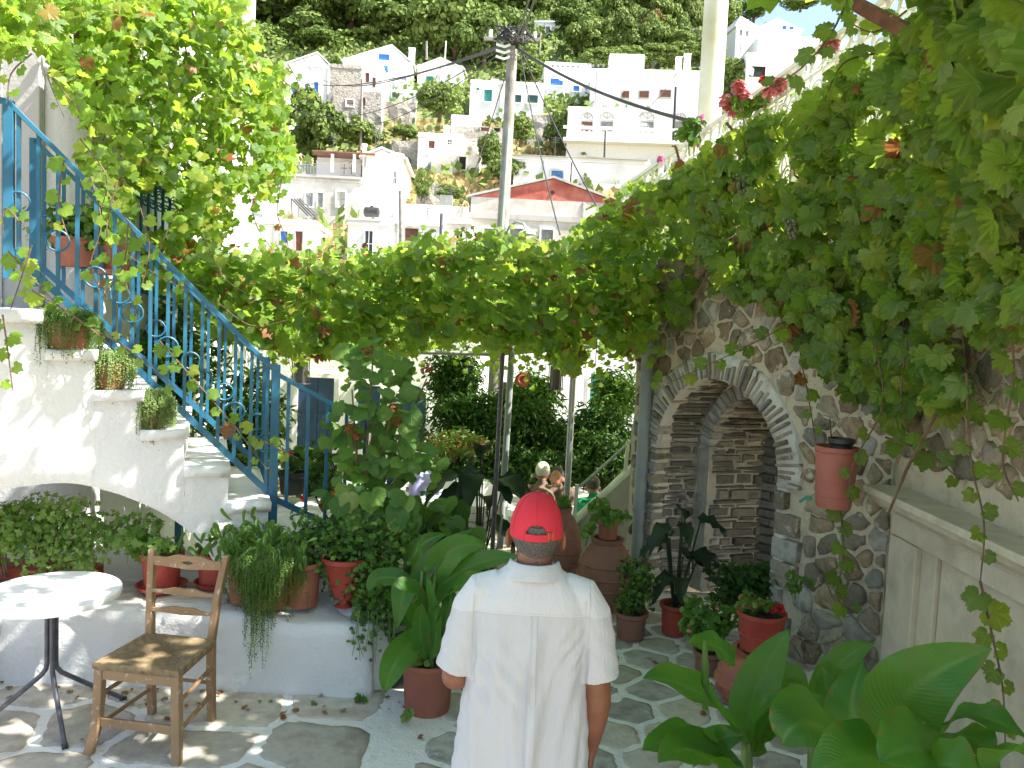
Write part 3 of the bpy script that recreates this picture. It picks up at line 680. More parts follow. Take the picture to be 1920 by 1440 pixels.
# rounded tread lips
for k in range(5):
    u = .05+RUN*k; z = 1.09+RISE*k
    l = MB(); finebox(l, (-.0, V0-.03, z-.05), (RUN+.02, V1, z+.012), .08)
    me = l.mesh('tread', 'white'); me.transform(Matrix.Translation(SA+se*(u-.02)) @ Matrix(((se.x, sb.x, 0, 0), (se.y, sb.y, 0, 0), (0, 0, 1, 0), (0, 0, 0, 1))))
    roughen(me, 0, .01, 4); link('tread', me, ST)
l = MB(); finebox(l, (0, V0-.05, 2.19), (1.3, V1, 2.262), .12)
me = l.mesh('landing', 'white'); me.transform(Matrix.Translation(SA+se*1.31) @ Matrix(((se.x, sb.x, 0, 0), (se.y, sb.y, 0, 0), (0, 0, 1, 0), (0, 0, 0, 1)))); roughen(me, 0, .01, 4); link('landing', me, ST)
# pillar carrying the landing at far left, behind
# ---------------------------------------------------------------- blue railings
def railing(label, v, u0, z0, u1, z1, dz, nbar, rings=True, dirv=None, post0=True, post1=True, name='stair_railing', hw=.055):
    t = thing(name, label, 'railing', S(u0, v, z0))
    top0, top1 = S(u0, v, z0+dz), S(u1, v, z1+dz); b0, b1 = S(u0, v, z0+.06), S(u1, v, z1+.06)
    MB().bar(top0, top1, hw, .03).build('handrail', 'blue', t, bevel=.004)
    MB().bar(b0, b1, .014, .04).build('bottom_rail', 'blue', t)
    for i in range(nbar):
        k = (i+.5)/nbar; p = b0.lerp(b1, k); q = top0.lerp(top1, k)
        MB().bar(p+Vector((0, 0, -.01)), q, .022, .022, up=se).build('baluster', 'blue', t)
        if rings and i % 2 == 0:
            c = p.lerp(q, .50 if i % 2 else .38)+se*.0; m = MB()
            pts = [c+se*(.062*math.cos(a))+Vector((0, 0, .062*math.sin(a)))+sb*-.018 for a in [k2*2*math.pi/20 for k2 in range(21)]]
            m.tube(pts, .007, 6, caps=False).build('ring', 'blue', t)
    if post0: MB().bar(S(u0, v, z0-.12), S(u0, v, z0+dz+.05), .055, .055, up=se).build('post', 'blue', t, bevel=.004)
    if post1: MB().bar(S(u1, v, z1-.12), S(u1, v, z1+dz+.012), .055, .055, up=se).build('post', 'blue', t, bevel=.004)
    return t
railing('blue iron stair railing with rings, the flight nearest the viewer climbing left', 0, 0, 1.02, 1.53, 2.56, .90, 15)
railing('blue iron railing of the far side of the stair, behind the nearest flight', .92, .0, 1.04, 1.56, 2.54, .88, 13, rings=True)
railing('short lower blue railing sloping right from the main post among the plants', 0, -.02, 1.00, -.80, .58, .90, 6, rings=False, post0=False)
# handrail return at the landing
t = thing('landing_railing', 'blue iron rail end bending level at the top of the stair', 'railing', S(1.55, 0, 2.24))
a = S(1.53, 0, 3.46); MB().bar(a, S(1.85, -.02, 3.50), .055, .03).build('handrail', 'blue', t)
MB().bar(S(1.80, -.02, 2.24), S(1.80, -.02, 3.5), .05, .05, up=se).build('post', 'blue', t)
MB().tube([S(1.70, -.02, 2.9)+se*(.07*math.cos(a))+Vector((0, 0, .07*math.sin(a))) for a in [k*2*math.pi/20 for k in range(21)]], .007, 6, caps=False).build('ring', 'blue', t)
# ornate blue balcony rail behind the vine
def scroll(m, c, ex, ez, r, turns=1.5, sgn=1, th=.008, n=6):
    pts = []
    for k in range(22):
        a = k/21*turns*2*math.pi; q = r*(1-.75*k/21); pts.append(c+ex*(sgn*q*math.cos(a))+ez*(q*math.sin(a)))
    m.tube(pts, th, n, caps=False)
B0 = W(175, 300, 6.6); B1 = W(345, 372, 7.4); bt = thing('balcony_railing', 'ornate blue iron balcony railing with scrolls behind the hanging vine', 'railing', B0)
bd = (B1-B0).normalized()
H = Vector((0, 0, 1)); MB().bar(B0, B1, .05, .03).build('handrail', 'blue', bt); MB().bar(B0-H*.95, B1-H*.95, .03, .03).build('bottom_rail', 'blue', bt)
nb = 12
for i in range(nb+1):
    p = B0.lerp(B1, i/nb); MB().bar(p-H*.95, p, .02, .02).build('baluster', 'blue', bt)
    if i < nb:
        c = B0.lerp(B1, (i+.5)/nb)
        for zz in (-.12, -.8):
            m = MB(); scroll(m, c+H*(zz+.05), bd, H, .045); scroll(m, c+H*(zz-.05), bd, H, .045, sgn=-1); m.build('scroll', 'blue', bt)
MB().bar(B1-H*3.6, B1, .06, .06).build('post', 'blue', bt)

# ================================================================ house at far left behind the landing
HL = thing('white_house', 'white plastered house wall with dappled light at the head of the stair', 'house', (-4.5, 6.2, 0))
hw = MB(); hp0 = W(172, 300, 6.25)
finebox(hw, (-8.5, 6.25, -.5), (hp0.x, 10.0, 6.5), .4)
me = hw.mesh('wall', 'greyplaster'); me.materials[0] = M['white']; roughen(me, 0, .02, 1.5); link('wall', me, HL)
MB().box((-4.45, 6.17, 2.24), (-3.66, 6.24, 4.35)).build('door', 'greyplaster', HL, bevel=.01)
for x in (-4.22, -3.95): MB().box((x, 6.155, 2.26), (x+.010, 6.169, 4.33)).build('door_seam', 'greyplaster', HL)
MB().box((-8.5, 6.0, 2.10), (hp0.x+.1, 6.24, 2.24)).build('landing_slab', 'white', HL)

# ================================================================ right stone building with the arch
P0, P1, P3 = Vector((2.42, 2.2, 0)), Vector((2.45, 5.0, 0)), Vector((1.13, 7.3, 0))
we = (P3-P1).normalized(); wn_ = Vector((-we.y, we.x, 0)); wn_ = wn_ if wn_.x < 0 else -wn_   # towards the path
LEN = (P3-P1).length; Z = Vector((0, 0, 1))
def Wl(u, z, n=0): return P1+we*u+Z*z+wn_*n
M['rimwhite'] = whitewash('limewashed_rim', (.60, .58, .52), (.40, .37, .30), .50, .7, 5)
RB = thing('stone_building', 'old stone house with a slate ringed arch passage under the climbing vine', 'building', (2.3, 5.6, 0))
UC, RAD, ZC = 1.60, .69, 1.26                        # arch: centre, radius, springing height
def wtop(u): return 3.42-.17*u
def aopen(u):
    d = RAD**2-(u-UC)**2; return ZC+math.sqrt(d) if d > 0 else 0
uu = [i*LEN/44 for i in range(45)]; uu += [UC-RAD, UC+RAD]; uu = sorted(set(uu)); mb = MB(); nz = 26
for a, b in zip(uu[:-1], uu[1:]):
    mid = (a+b)/2; lo_a = aopen(a) if abs(mid-UC) < RAD else -.1; lo_b = aopen(b) if abs(mid-UC) < RAD else -.1
    if abs(mid-UC) < RAD: lo_a = max(lo_a, ZC); lo_b = max(lo_b, ZC)
    vs = []; fs = []
    for k in range(nz+1): vs += [Wl(a, lo_a+(wtop(a)-lo_a)*k/nz), Wl(b, lo_b+(wtop(b)-lo_b)*k/nz)]
    for k in range(nz): fs.append((2*k, 2*k+1, 2*k+3, 2*k+2))
    mb.add(vs, fs)
me = mb.mesh('wall', 'beige'); roughen(me, 0, .03, 4.5, amp2=.012, scale2=14); link('wall', me, RB)
# near part of the wall, parallel to the path
mb = MB(); finebox(mb, (2.44, 0.6, -.1), (2.9, 5.02, 3.9), .12)
me = mb.mesh('side_wall', 'beige'); roughen(me, 0, .02, 4.5, amp2=.008, scale2=14); link('side_wall', me, RB)
# corner return and roof terrace slab
q = P3-wn_*3; mb = MB()
nn = 14
for i in range(nn):
    for k in range(18):
        a, b = i/nn, (i+1)/nn; z0, z1 = -.7+3.7*k/18, -.7+3.7*(k+1)/18
        A, B_ = P3.lerp(q, a), P3.lerp(q, b); mb.add([A+Z*z0, B_+Z*z0, B_+Z*z1, A+Z*z1], [(0, 1, 2, 3)])
me = mb.mesh('end_wall', 'beige'); roughen(me, 0, .03, 4.5); link('end_wall', me, RB)
sl = MB(); sl.prism((0, 0, 2.72), (1, 0, 0), (0, 1, 0), [(2.5, .6), (6, .6), (6, 8), (q.x, q.y), (P3.x+.1, P3.y-.02), (2.52, 5.0)], (0, 0, .16)); sl.build('terrace_slab', 'beige', RB)
# unseen white block added on the roof terrace to shade the path
US = thing('shade_block', 'unseen white block added behind the terrace railing to shade the path', 'house', (4.5, 4, 2.88))
MB().box((4.35, -2.5, 2.89), (7.5, 3.2, 5.4)).build('wall', 'white', US)
# --- rubble stones on the arch wall
rw = random.Random(12); cnt = 0
RO = RAD+.15
for c in voronoi(.02, LEN-.03, -.02, 3.05, .205, .125, .48, 40, brick=True):
    p = inset(c, rw.uniform(.004, .017))
    if not p or area(p) < .003: continue
    ok = True
    for (u, z) in p+[(sum(x[0] for x in p)/len(p), sum(x[1] for x in p)/len(p))]:
        r = math.hypot(u-UC, max(0, z-ZC))
        if r < RO+.01: ok = False
        if z > wtop(u)-.03: ok = False
    if not ok: continue
    far = (sum(x[0] for x in p)/len(p)) > 2.0
    stone('stone', RB, Wl(0, 0, .004), we, Z, wn_, rugged(chaikin(p, .13, 1), .15, rw), rw.uniform(.008, .034), rw.choice(['rubble', 'rubble', 'rubblewarm', 'rubblewarm', 'slate2']), .6, .03, rw); cnt += 1
# --- rubble stones on the side wall near the viewer (above and beside the marble frame)
for c in voronoi(1.4, 5.0, -.02, 3.75, .24, .18, .4, 77, brick=True):
    p = inset(c, rw.uniform(.004, .018))
    if not p or area(p) < .003: continue
    ys = [a for a, b in p]; zs = [b for a, b in p]
    if min(zs) < 1.42 and min(ys) < 4.86: continue
    stone('stone', RB, (2.435, 0, 0), (0, 1, 0), (0, 0, 1), (-1, 0, 0), rugged(chaikin(p, .13, 1), .15, rw), rw.uniform(.010, .036), rw.choice(['rubble', 'rubblewarm']), .6, .03, rw)
# --- marble door surround (blocked doorway) on the near wall
MF = thing('marble_frame', 'old pale marble surround with moulded cornice set in the stone wall', 'door frame', (2.4, 4.2, 0))
def mprof(name, prof, y0, y1, mat='marble', bev=.006):
    m = MB(); m.prism((0, y0, 0), (1, 0, 0), (0, 0, 1), prof, (0, y1-y0, 0)); return m.build(name, mat, MF, bevel=bev)
mprof('jamb', [(2.36, -.02), (2.50, -.02), (2.50, 1.13), (2.36, 1.13)], 4.52, 4.84)
mprof('inner_jamb', [(2.395, -.02), (2.50, -.02), (2.50, 1.13), (2.395, 1.13)], 4.36, 4.517)
mprof('lintel', [(2.37, 1.133), (2.50, 1.133), (2.50, 1.25), (2.37, 1.25)], 1.0, 4.86)
mprof('cornice', [(2.35, 1.253), (2.50, 1.253), (2.50, 1.42), (2.20, 1.42), (2.20, 1.375), (2.235, 1.37), (2.25, 1.33), (2.30, 1.29), (2.35, 1.28)], .9, 4.90)
for y0, y1 in ((3.30, 4.352), (2.2, 3.296), (1.0, 2.196)): mprof('panel', [(2.42, -.02), (2.50, -.02), (2.50, 1.13), (2.42, 1.13)], y0, y1)
# --- slate voussoirs round the arch, jamb slates below
for i in range(24):                                  # whitewashed rim behind the slates
    a0 = math.pi*i/24; a1 = math.pi*(i+1)/24; c = Wl(UC, ZC)
    er0 = we*math.cos(a0)+Z*math.sin(a0); er1 = we*math.cos(a1)+Z*math.sin(a1)
    m = MB() if i == 0 else m; q = [c+er0*(RAD-.008), c+er1*(RAD-.008), c+er1*(RAD+.20), c+er0*(RAD+.20)]; m.add([p-wn_*.26 for p in q]+[p+wn_*.030 for p in q], [(4, 5, 6, 7), (0, 4, 7, 3), (1, 2, 6, 5), (0, 1, 5, 4), (3, 7, 6, 2)])
for sd_ in (-1, 1):
    u0, u1 = UC+sd_*(RAD-.008), UC+sd_*(RAD+.085)
    m.prism(Wl(0, 0, -.28), we, Z, [(u0, -.02), (u1, -.02), (u1, ZC), (u0, ZC)], wn_*.305)
me = m.mesh('rim', 'rimwhite'); roughen(me, 2, .012, 9); link('whitewashed_rim', me, RB)
nv_ = 46
for i in range(nv_):
    a0 = math.pi*i/nv_; a1 = math.pi*(i+1)/nv_; am = (a0+a1)/2; w = (a1-a0)*RAD*rw.uniform(.42, .78); r0 = RAD-.012+rw.uniform(-.008, .02); r1 = RAD+rw.uniform(.10, .21); am += rw.uniform(-.012, .012)
    er = we*math.cos(am)+Z*math.sin(am); et = -we*math.sin(am)+Z*math.cos(am)
    m = MB(); c = Wl(UC, ZC); d = rw.uniform(.036, .058)
    m.prism(c-wn_*.28, er, et, [(r0, -w/2), (r1, -w*.55), (r1+.004, w*.5), (r0, w/2)], wn_*(.28+d))
    m.build('voussoir', 'slate2' if rw.random() < .6 else 'rubble', RB, bevel=.006)
z = 0.0
for side in (-1, 1):
    z = 0
    while z < ZC-.02:
        hh = rw.uniform(.045, .12) if side > 0 else rw.uniform(.10, .22); hh = min(hh, ZC-z); ln = rw.uniform(.08, .22)
        m = MB(); u0 = UC+side*(RAD-.012); u1 = UC+side*(RAD+ln)
        m.prism(Wl(0, 0, -.30), we, Z, [(u0, z+.012), (u1, z+.012+rw.uniform(0, .01)), (u1, z+hh-.012), (u0, z+hh-.012)], wn_*(.30+rw.uniform(.035, .055)))
        m.build('jamb_stone', 'slate2' if rw.random() < .5 else 'rubble', RB, bevel=.008); z += hh
# --- vaulted passage behind the arch: profile swept along md
md = Vector((.95, .30, 0)).normalized()
def prof(s, R_):                                   # s: 0..1 up the far jamb, 1..2 over the crown
    if s < 1: return (UC+R_, ZC*s)
    a = (s-1)*math.pi; return (UC+R_*math.cos(a), ZC+R_*math.sin(a))
def tunnel(R_, k0, k1, name):
    m = MB(); N = 40
    for i in range(N):
        s0, s1 = 2*i/N, 2*(i+1)/N; a, b = prof(s0, R_), prof(s1, R_)
        for j in range(6):
            ka, kb = k0+(k1-k0)*j/6, k0+(k1-k0)*(j+1)/6
            m.add([Wl(a[0], a[1])+md*ka, Wl(b[0], b[1])+md*ka, Wl(b[0], b[1])+md*kb, Wl(a[0], a[1])+md*kb], [(0, 1, 2, 3)])
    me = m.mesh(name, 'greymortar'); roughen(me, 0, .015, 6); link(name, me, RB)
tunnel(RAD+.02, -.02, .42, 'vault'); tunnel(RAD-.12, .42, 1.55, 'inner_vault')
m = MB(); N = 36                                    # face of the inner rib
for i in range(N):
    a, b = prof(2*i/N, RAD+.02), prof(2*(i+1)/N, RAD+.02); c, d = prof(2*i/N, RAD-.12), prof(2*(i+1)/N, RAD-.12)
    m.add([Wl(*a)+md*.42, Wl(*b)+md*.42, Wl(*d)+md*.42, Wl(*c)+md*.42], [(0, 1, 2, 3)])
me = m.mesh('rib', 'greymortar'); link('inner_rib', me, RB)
for i in range(26):
    a0 = math.pi*i/26; am = a0+.06; er = we*math.cos(am)+Z*math.sin(am); et = -we*math.sin(am)+Z*math.cos(am); w = .052*rw.uniform(.6, .9)
    m = MB(); m.prism(Wl(UC, ZC)+md*.40, er, et, [(RAD-.135, -w/2), (RAD-.0, -w/2), (RAD-.0, w/2), (RAD-.135, w/2)], md*.2); m.build('voussoir', 'slate2', RB, bevel=.005)
def courses(R_, k0, k1, smin, smax, thin):
    """flat slate courses lying on the curved inside, each a thin slab proud of the mortar"""
    s = smin; L1 = ZC
    while s < smax:
        hh = rw.choice([rw.uniform(.022, .05), rw.uniform(.04, .11)]) if s < .8 else rw.uniform(.025, .06)
        ds = hh/L1 if s < 1 else hh/(math.pi*R_)
        a, b = prof(s+.08*ds, R_), prof(s+.93*ds, R_); k = k0+rw.uniform(0, .08)
        while k < k1-.05:
            ln = rw.uniform(.08, .42); ke = min(k+ln, k1)
            am = (max(0, s-1)+ds/2)*math.pi; inn = -(we*math.cos(am)+Z*math.sin(am)) if s > 1 else -we
            d = rw.uniform(.012, .035); o = .02
            A, B_ = Wl(*a), Wl(*b); m = MB(); j1 = rw.uniform(-.012, .012); j2 = rw.uniform(-.012, .012)
            vs = [A+md*k-inn*o, A+md*ke-inn*o, B_+md*ke-inn*o, B_+md*k-inn*o]
            vs += [A+md*(k+.012)+inn*d+Z*(.006+j1), A+md*(ke-.012)+inn*d+Z*(.006+j2), B_+md*(ke-.014)+inn*d-Z*(.004-j1), B_+md*(k+.012)+inn*d-Z*(.004-j2)]
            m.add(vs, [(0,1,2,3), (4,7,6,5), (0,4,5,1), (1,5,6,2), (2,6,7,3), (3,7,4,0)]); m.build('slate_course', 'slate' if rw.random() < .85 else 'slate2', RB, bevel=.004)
            k = ke+rw.uniform(.008, .022)
        s += ds
courses(RAD+.02, .06, .40, .02, 1.62, True); courses(RAD-.12, .44, 1.0, .02, 1.60, True)
# end of the passage: dark slate wall with a slit beside it
e0 = Wl(UC+RAD, 0)+md*1.25; mb = MB(); finebox(mb, (0, 0, -.1), (1.1, .15, 2.3), .12)
E0 = Vector((2.28, 7.20, 0)); ang = math.atan2(-.9, 1); me = mb.mesh('end', 'slate'); me.transform(Matrix.Translation(E0) @ Matrix.Rotation(ang, 4, 'Z')); roughen(me, 0, .01, 9); link('passage_wall', me, RB)
for i in range(26):
    zz = .04+i*.08; m = MB(); x = 0
    while x < .95:
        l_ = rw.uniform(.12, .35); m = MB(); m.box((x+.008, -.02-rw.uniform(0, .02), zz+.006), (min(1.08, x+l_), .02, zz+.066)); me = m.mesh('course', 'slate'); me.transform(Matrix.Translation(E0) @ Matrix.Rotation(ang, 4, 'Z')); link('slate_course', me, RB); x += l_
m = MB(); m.box((2.0, 8.3, -.1), (3.2, 8.4, 1.1)); m.build('passage_end', 'greyplaster', RB)

# --- railing of the roof terrace, white scroll ironwork
TR = thing('terrace_railing', 'white scroll ironwork railing sloping along the top of the vine covered wall', 'railing', (1.6, 6.5, 3))
ra = W(1168, 352, 7.9); rb_ = W(1300, 262, 7.0); rc = W(1600, 46, 5.3); rd_ = W(1745, -60, 4.6)
pts = [ra, rb_, rc, rd_]; HR = .88
for a, b in zip(pts[:-1], pts[1:]):
    MB().bar(a, b, .05, .03).build('handrail', 'iron', TR); MB().bar(a-Z*.16, b-Z*.16, .025, .02).build('rail', 'iron', TR); MB().bar(a-Z*HR, b-Z*HR, .03, .02).build('bottom_rail', 'iron', TR)
tot = [(pts[i+1]-pts[i]).length for i in range(3)]; n = 30
def at(k):
    k *= sum(tot)
    for i, l_ in enumerate(tot):
        if k <= l_: return pts[i].lerp(pts[i+1], k/l_), (pts[i+1]-pts[i]).normalized()
        k -= l_
    return pts[-1], (pts[-1]-pts[-2]).normalized()
for i in range(n+1):
    p, d = at(i/n)
    MB().bar(p-Z*HR, p, .02 if i % 5 else .045, .02 if i % 5 else .045).build('baluster', 'iron', TR)
    if i < n:
        p, d = at((i+.5)/n); m = MB()
        scroll(m, p-Z*.26, d, Z, .055, 1.4, 1, .010, 5); scroll(m, p-Z*.74, d, Z, .055, 1.4, -1, .010, 5)
        for sgn in (1, -1): m.tube([p-Z*.32+d*(.01*sgn), p-Z*.42+d*(.05*sgn), p-Z*.5+d*(.055*sgn), p-Z*.58+d*(.05*sgn), p-Z*.68+d*(.01*sgn)], .009, 5)
        m.build('scroll', 'iron', TR)
        MB().tube([p-Z*.08+d*(.05*math.cos(a))+Z*(.05*math.sin(a)) for a in [k*2*math.pi/14 for k in range(15)]], .008, 5, caps=False).build('ring', 'iron', TR)
# terrace posts
m = MB(); c0 = W(1329, 236, 7.4); c1 = W(1345, -30, 7.4)
CO = thing('white_column', 'thick cream painted round column rising from the terrace behind the ironwork', 'column', c0)
m.tube([c0-Z*1.0, c0, c1, c1+(c1-c0)*.3], .107, 28); m.build('shaft', 'column', CO, smooth=True)
MB().lathe([(.15, 0), (.15, .05), (.125, .08), (.12, .12)], 28, c=(c0.x, c0.y, c0.z-1.0)).build('base', 'column', CO, smooth=True)
# pergola beam, rusty, at the top right
BM = thing('rusty_beam', 'rusty iron beam crossing above the terrace at the upper right', 'beam', W(1600, 0, 4.6))
a, b = W(1545, -25, 4.7), W(1632, 22, 4.2); MB().bar(a, b+(b-a)*1.5, .05, .06).build('beam_body', 'rust', BM)

# --- downpipe at the corner
DP = thing('downpipe', 'grey rainwater downpipe standing at the far corner of the stone building', 'pipe', (1.08, 7.15, 0))
a, b = W(1192, 1092, 7.05), W(1219, 600, 7.05)
m = MB(); m.tube([a-Z*.05, b, b+(b-a)*.35], .058, 18); m.build('pipe', 'pipe', DP, smooth=True)
for k in (.28, .62, .97):
    p = a.lerp(b, k); m = MB(); m.tube([p-Z*.012, p+Z*.012], .066, 18); m.build('clamp', 'pipe', DP)
# ================================================================ houses on the hillside
class House:
    """box house whose front face spans pixels x0..x1, ytop..ybase at depth Y, turned by yaw; openings are given in pixels too"""
    def __init__(s, name, label, x0, x1, yt, yb, Y, D=8, yaw=0, mat='housewhite', group=None, sink=3.5, parapet=True, roof=None, rmat=None, cat='house'):
        s.O = W(x0, yb, Y); a = R(yaw); s.e = Vector((math.cos(a), math.sin(a), 0)); s.b = Vector((-math.sin(a), math.cos(a), 0)); s.n = -s.b
        q = WP(x1, yb, s.O, s.n); s.w = (q-s.O).dot(s.e); t = WP((x0+x1)/2, yt, s.O, s.n); s.h = t.z-s.O.z; s.D = D
        s.t = thing(name, label, cat, s.O, group); s.mat = mat; s.rnd = random.Random(int(x0*7+yb))
        m = MB(); h2 = s.h-(.35 if parapet else 0)
        finebox(m, (0, 0, -sink), (s.w, D, h2), 1.5)
        s.part(m, 'wall', mat, rough=.05)
        if parapet:
            m = MB(); m.prism((0, 0, h2+.002), (1, 0, 0), (0, 1, 0), [(-.06, -.06), (s.w+.06, -.06), (s.w+.06, D), (-.06, D)], (0, 0, .12)); s.part(m, 'roof', mat)
            for lo, hi in (((0, 0, h2+.124), (s.w, .22, s.h)), ((s.w-.22, .222, h2+.124), (s.w, D, s.h)), ((0, .222, h2+.124), (.22, D, s.h))):
                m = MB(); m.box(lo, hi); s.part(m, 'parapet', mat)
        if roof:                                    # low gable, apex given in pixels
            ap = WP(roof[0], roof[1], s.O, s.n); au = (ap-s.O).dot(s.e); az = ap.z-s.O.z
            m = MB(); m.prism((0, .02, 0), (1, 0, 0), (0, 0, 1), [(0, h2-.02), (s.w, h2-.02), (au, az)], (0, D-.04, 0)); s.part(m, 'gable', rmat or mat)
            for A, B_ in (((-.25, h2-.05), (au, az+.03)), ((au, az+.03), (s.w+.25, h2-.05))):
                m = MB(); m.prism((0, -.12, 0), (1, 0, 0), (0, 0, 1), [A, B_, (B_[0], B_[1]+.14), (A[0], A[1]+.14)], (0, D+.2, 0)); s.part(m, 'roof', mat if not rmat else 'greyplaster')
        if s.w > 2.5 and mat.startswith('house'):
            rd = s.rnd
            for _ in range(rd.choice((0, 1, 1, 2))):
                x = rd.uniform(.15, .85)*s.w; y = rd.uniform(1, 3); zt = s.h+rd.uniform(.9, 1.9); m = MB(); m.bar((x, y, s.h-.5), (x, y, zt), .045, .045)
                for q_ in range(3): m.bar((x-.35+.06*q_, y, zt-.1-.16*q_), (x+.35-.06*q_, y, zt-.1-.16*q_), .025, .025)
                s.part(m, 'aerial', 'darkmetal')
            if rd.random() < .6: x = rd.uniform(.05, .95)*s.w; m = MB(); m.bar((x, -.05, 0), (x, -.05, h2), .09, .07, up=(0, 1, 0)); s.part(m, 'drainpipe', 'greyplaster')
            if rd.random() < .5: x = rd.uniform(.2, .7)*s.w; m = MB(); m.box((x, 1.2, h2+.12), (x+rd.uniform(.5, 1), 2.0, h2+.12+rd.uniform(.4, .8))); s.part(m, 'roof_tank', rd.choice(['housegrey', 'greywin', 'housewhite']))
    def M4(s):
        return Matrix(((s.e.x, s.b.x, 0, s.O.x), (s.e.y, s.b.y, 0, s.O.y), (0, 0, 1, s.O.z), (0, 0, 0, 1)))
    def part(s, m, name, mat, parent=None, rough=0):
        me = m.mesh(name, mat); me.transform(s.M4())
        if rough: roughen(me, 0, rough, .6, smooth=False)
        return link(name, me, parent or s.t)
    def uz(s, px, py, side=False):
        if not side:
            p = WP(px, py, s.O, s.n); return (p-s.O).dot(s.e), p.z-s.O.z
        p = WP(px, py, s.O+s.e*s.w, s.e); return (p-s.O).dot(s.b), p.z-s.O.z
    def win(s, x0, x1, y0, y1, fill='brownwin', frame='white', name='window', bars=2, side=False, deep=.10, arch=False):
        u0, z1 = s.uz(x0, y0, side); u1, z0 = s.uz(x1, y1, side)
        if u1 < u0: u0, u1 = u1, u0
        f = max(.05, min(.12, (u1-u0)*.13))
        def bx(m, ua, ub, za, zb, d0, d1):
            if side: m.box((s.w+d0, ua, za), (s.w+d1, ub, zb))
            else: m.box((ua, -d1, za), (ub, -d0, zb))
        m = MB(); bx(m, u0-f, u0, z0-f, z1+f, -.05, deep); bx(m, u1, u1+f, z0-f, z1+f, -.05, deep); bx(m, u0, u1, z1, z1+f, -.05, deep); bx(m, u0, u1, z0-f, z0, -.05, deep+.03)
        fr = s.part(m, name, frame if frame != 'white' else s.mat)
        m = MB(); bx(m, u0, u1, z0, z1, -.02, .012); s.part(m, 'pane' if fill in ('glass', 'dark') else 'shutter', fill, fr)  # a dark fill is a sheet coloured as the shade of an opening
        if bars and fill != 'dark':
            for k in range(1, bars):
                m = MB(); u = u0+(u1-u0)*k/bars; bx(m, u-.025, u+.025, z0, z1, .013, .04); s.part(m, 'mullion', fill if fill != 'glass' else 'housewhite', fr)
            m = MB(); z = (z0+z1)/2; bx(m, u0, u1, z-.025, z+.025, .013, .035); s.part(m, 'rail', fill if fill != 'glass' else 'housewhite', fr)
        if arch:
            c = (u0+u1)/2; r = (u1-u0)/2*1.15; m = MB()
            pts = [Vector((c+r*math.cos(a), -.06, z1+.25+r*math.sin(a))) for a in [k*math.pi/12 for k in range(13)]]
            m.tube(pts, .09, 6); s.part(m, 'fanlight_arch', 'greyplaster', fr)
            for a in (40, 90, 140):
                m = MB(); m.bar((c, -.04, z1+.25), (c+r*.9*math.cos(R(a)), -.04, z1+.25+r*.9*math.sin(R(a))), .05, .05); s.part(m, 'fanlight_bar', 'greyplaster', fr)
        return fr
    def box(s, x0, x1, y0, y1, D=.5, name='block', mat=None, off=0):
        u0, z1 = s.uz(x0, y0); u1, z0 = s.uz(x1, y1); m = MB(); m.box((u0, -off, z0), (u1, D-off, z1)); return s.part(m, name, mat or s.mat)
    def chimney(s, x0, x1, y0, y1, back=2):
        u0, z1 = s.uz(x0, y0); u1, z0 = s.uz(x1, y1); d = u1-u0; m = MB(); m.box((u0, back, z0-.6), (u1, back+d, z1-.1)); m.box((u0-.05, back-.05, z1-.098), (u1+.05, back+d+.05, z1)); return s.part(m, 'chimney', s.mat)
G = 'white village houses on the hillside'
hx = House('hillside_house', 'low white house filling the gap under the white gabled houses', 716, 786, 168, 192, 90, 6, 3, group=G); hx.win(735, 743, 173, 184, 'bluewin')
hx = House('hillside_house', 'white house strip between the big dark tree and the vine edge', 500, 560, 190, 222, 78, 6, 3, group=G); hx.win(520, 528, 196, 210, 'bluewin')
h = House('hillside_house', 'lowest white flat roofed house with a blue and a brown shutter, beside the vine tip', 417, 589, 408, 486, 45, 7, 4, group=G)
h.win(527, 539, 434, 456, 'bluewin', 'greyplaster'); h.win(555, 567, 434, 471, 'brownwin', 'greyplaster'); h.box(432, 466, 426, 429, .1, 'pipe', 'greyplaster', .05); h.box(430, 460, 440, 443, .1, 'pipe', 'greyplaster', .05)
h = House('hillside_house', 'low white house with black water tank on its roof and a narrow dark glazed door', 650, 722, 410, 486, 43, 7, 3, group=G)
h.win(685, 698, 433, 481, 'glass', 'housewhite', 'door', 2)
h.box(652, 716, 411, 415, .3, 'roof_edge', 'greyplaster', .12)
tk = thing('water_tank', 'round black water tank lying on the low white roof', 'tank', W(697, 406, 44)); m = MB(); c = W(697, 398, 44.6)
m.tube([c-Vector((.43, 0, 0)), c-Vector((.36, 0, 0)), c+Vector((.36, 0, 0)), c+Vector((.43, 0, 0))], [.15, .28, .28, .15], 20); m.build('tank_body', 'black', tk, smooth=True); MB().lathe([(.1, 0), (.1, .1), (.02, .12)], 10, c=(c.x, c.y, c.z+.25)).build('lid', 'black', tk)
h = House('hillside_house', 'white low house wall with a brown shuttered window right of the dark pole', 724, 828, 410, 486, 43.5, 8, 2, group=G)
h.win(760, 784, 428, 453, 'brownwin', 'greyplaster'); h.win(741, 745, 420, 432, 'glass', 'greyplaster', 'meter_box', 1); h.chimney(824, 832, 396, 412, .5)
h = House('hillside_house', 'grey plaster wall house with a dark doorway beside the low white houses', 832, 880, 408, 486, 44.5, 8, 0, 'housegrey', group=G); h.win(856, 866, 436, 470, 'glass')
h = House('hillside_house', 'two storey weathered plaster house with three grey shuttered windows and a porch above', 470, 676, 328, 440, 52, 8, 3, 'housegrey', group=G)
for a in ((574, 587, 361, 388), (596, 606, 361, 390), (632, 647, 359, 388)): h.win(*a, 'greywin', 'housewhite')
h.box(466, 678, 326, 333, .4, 'roof_edge', 'greyplaster', .2)
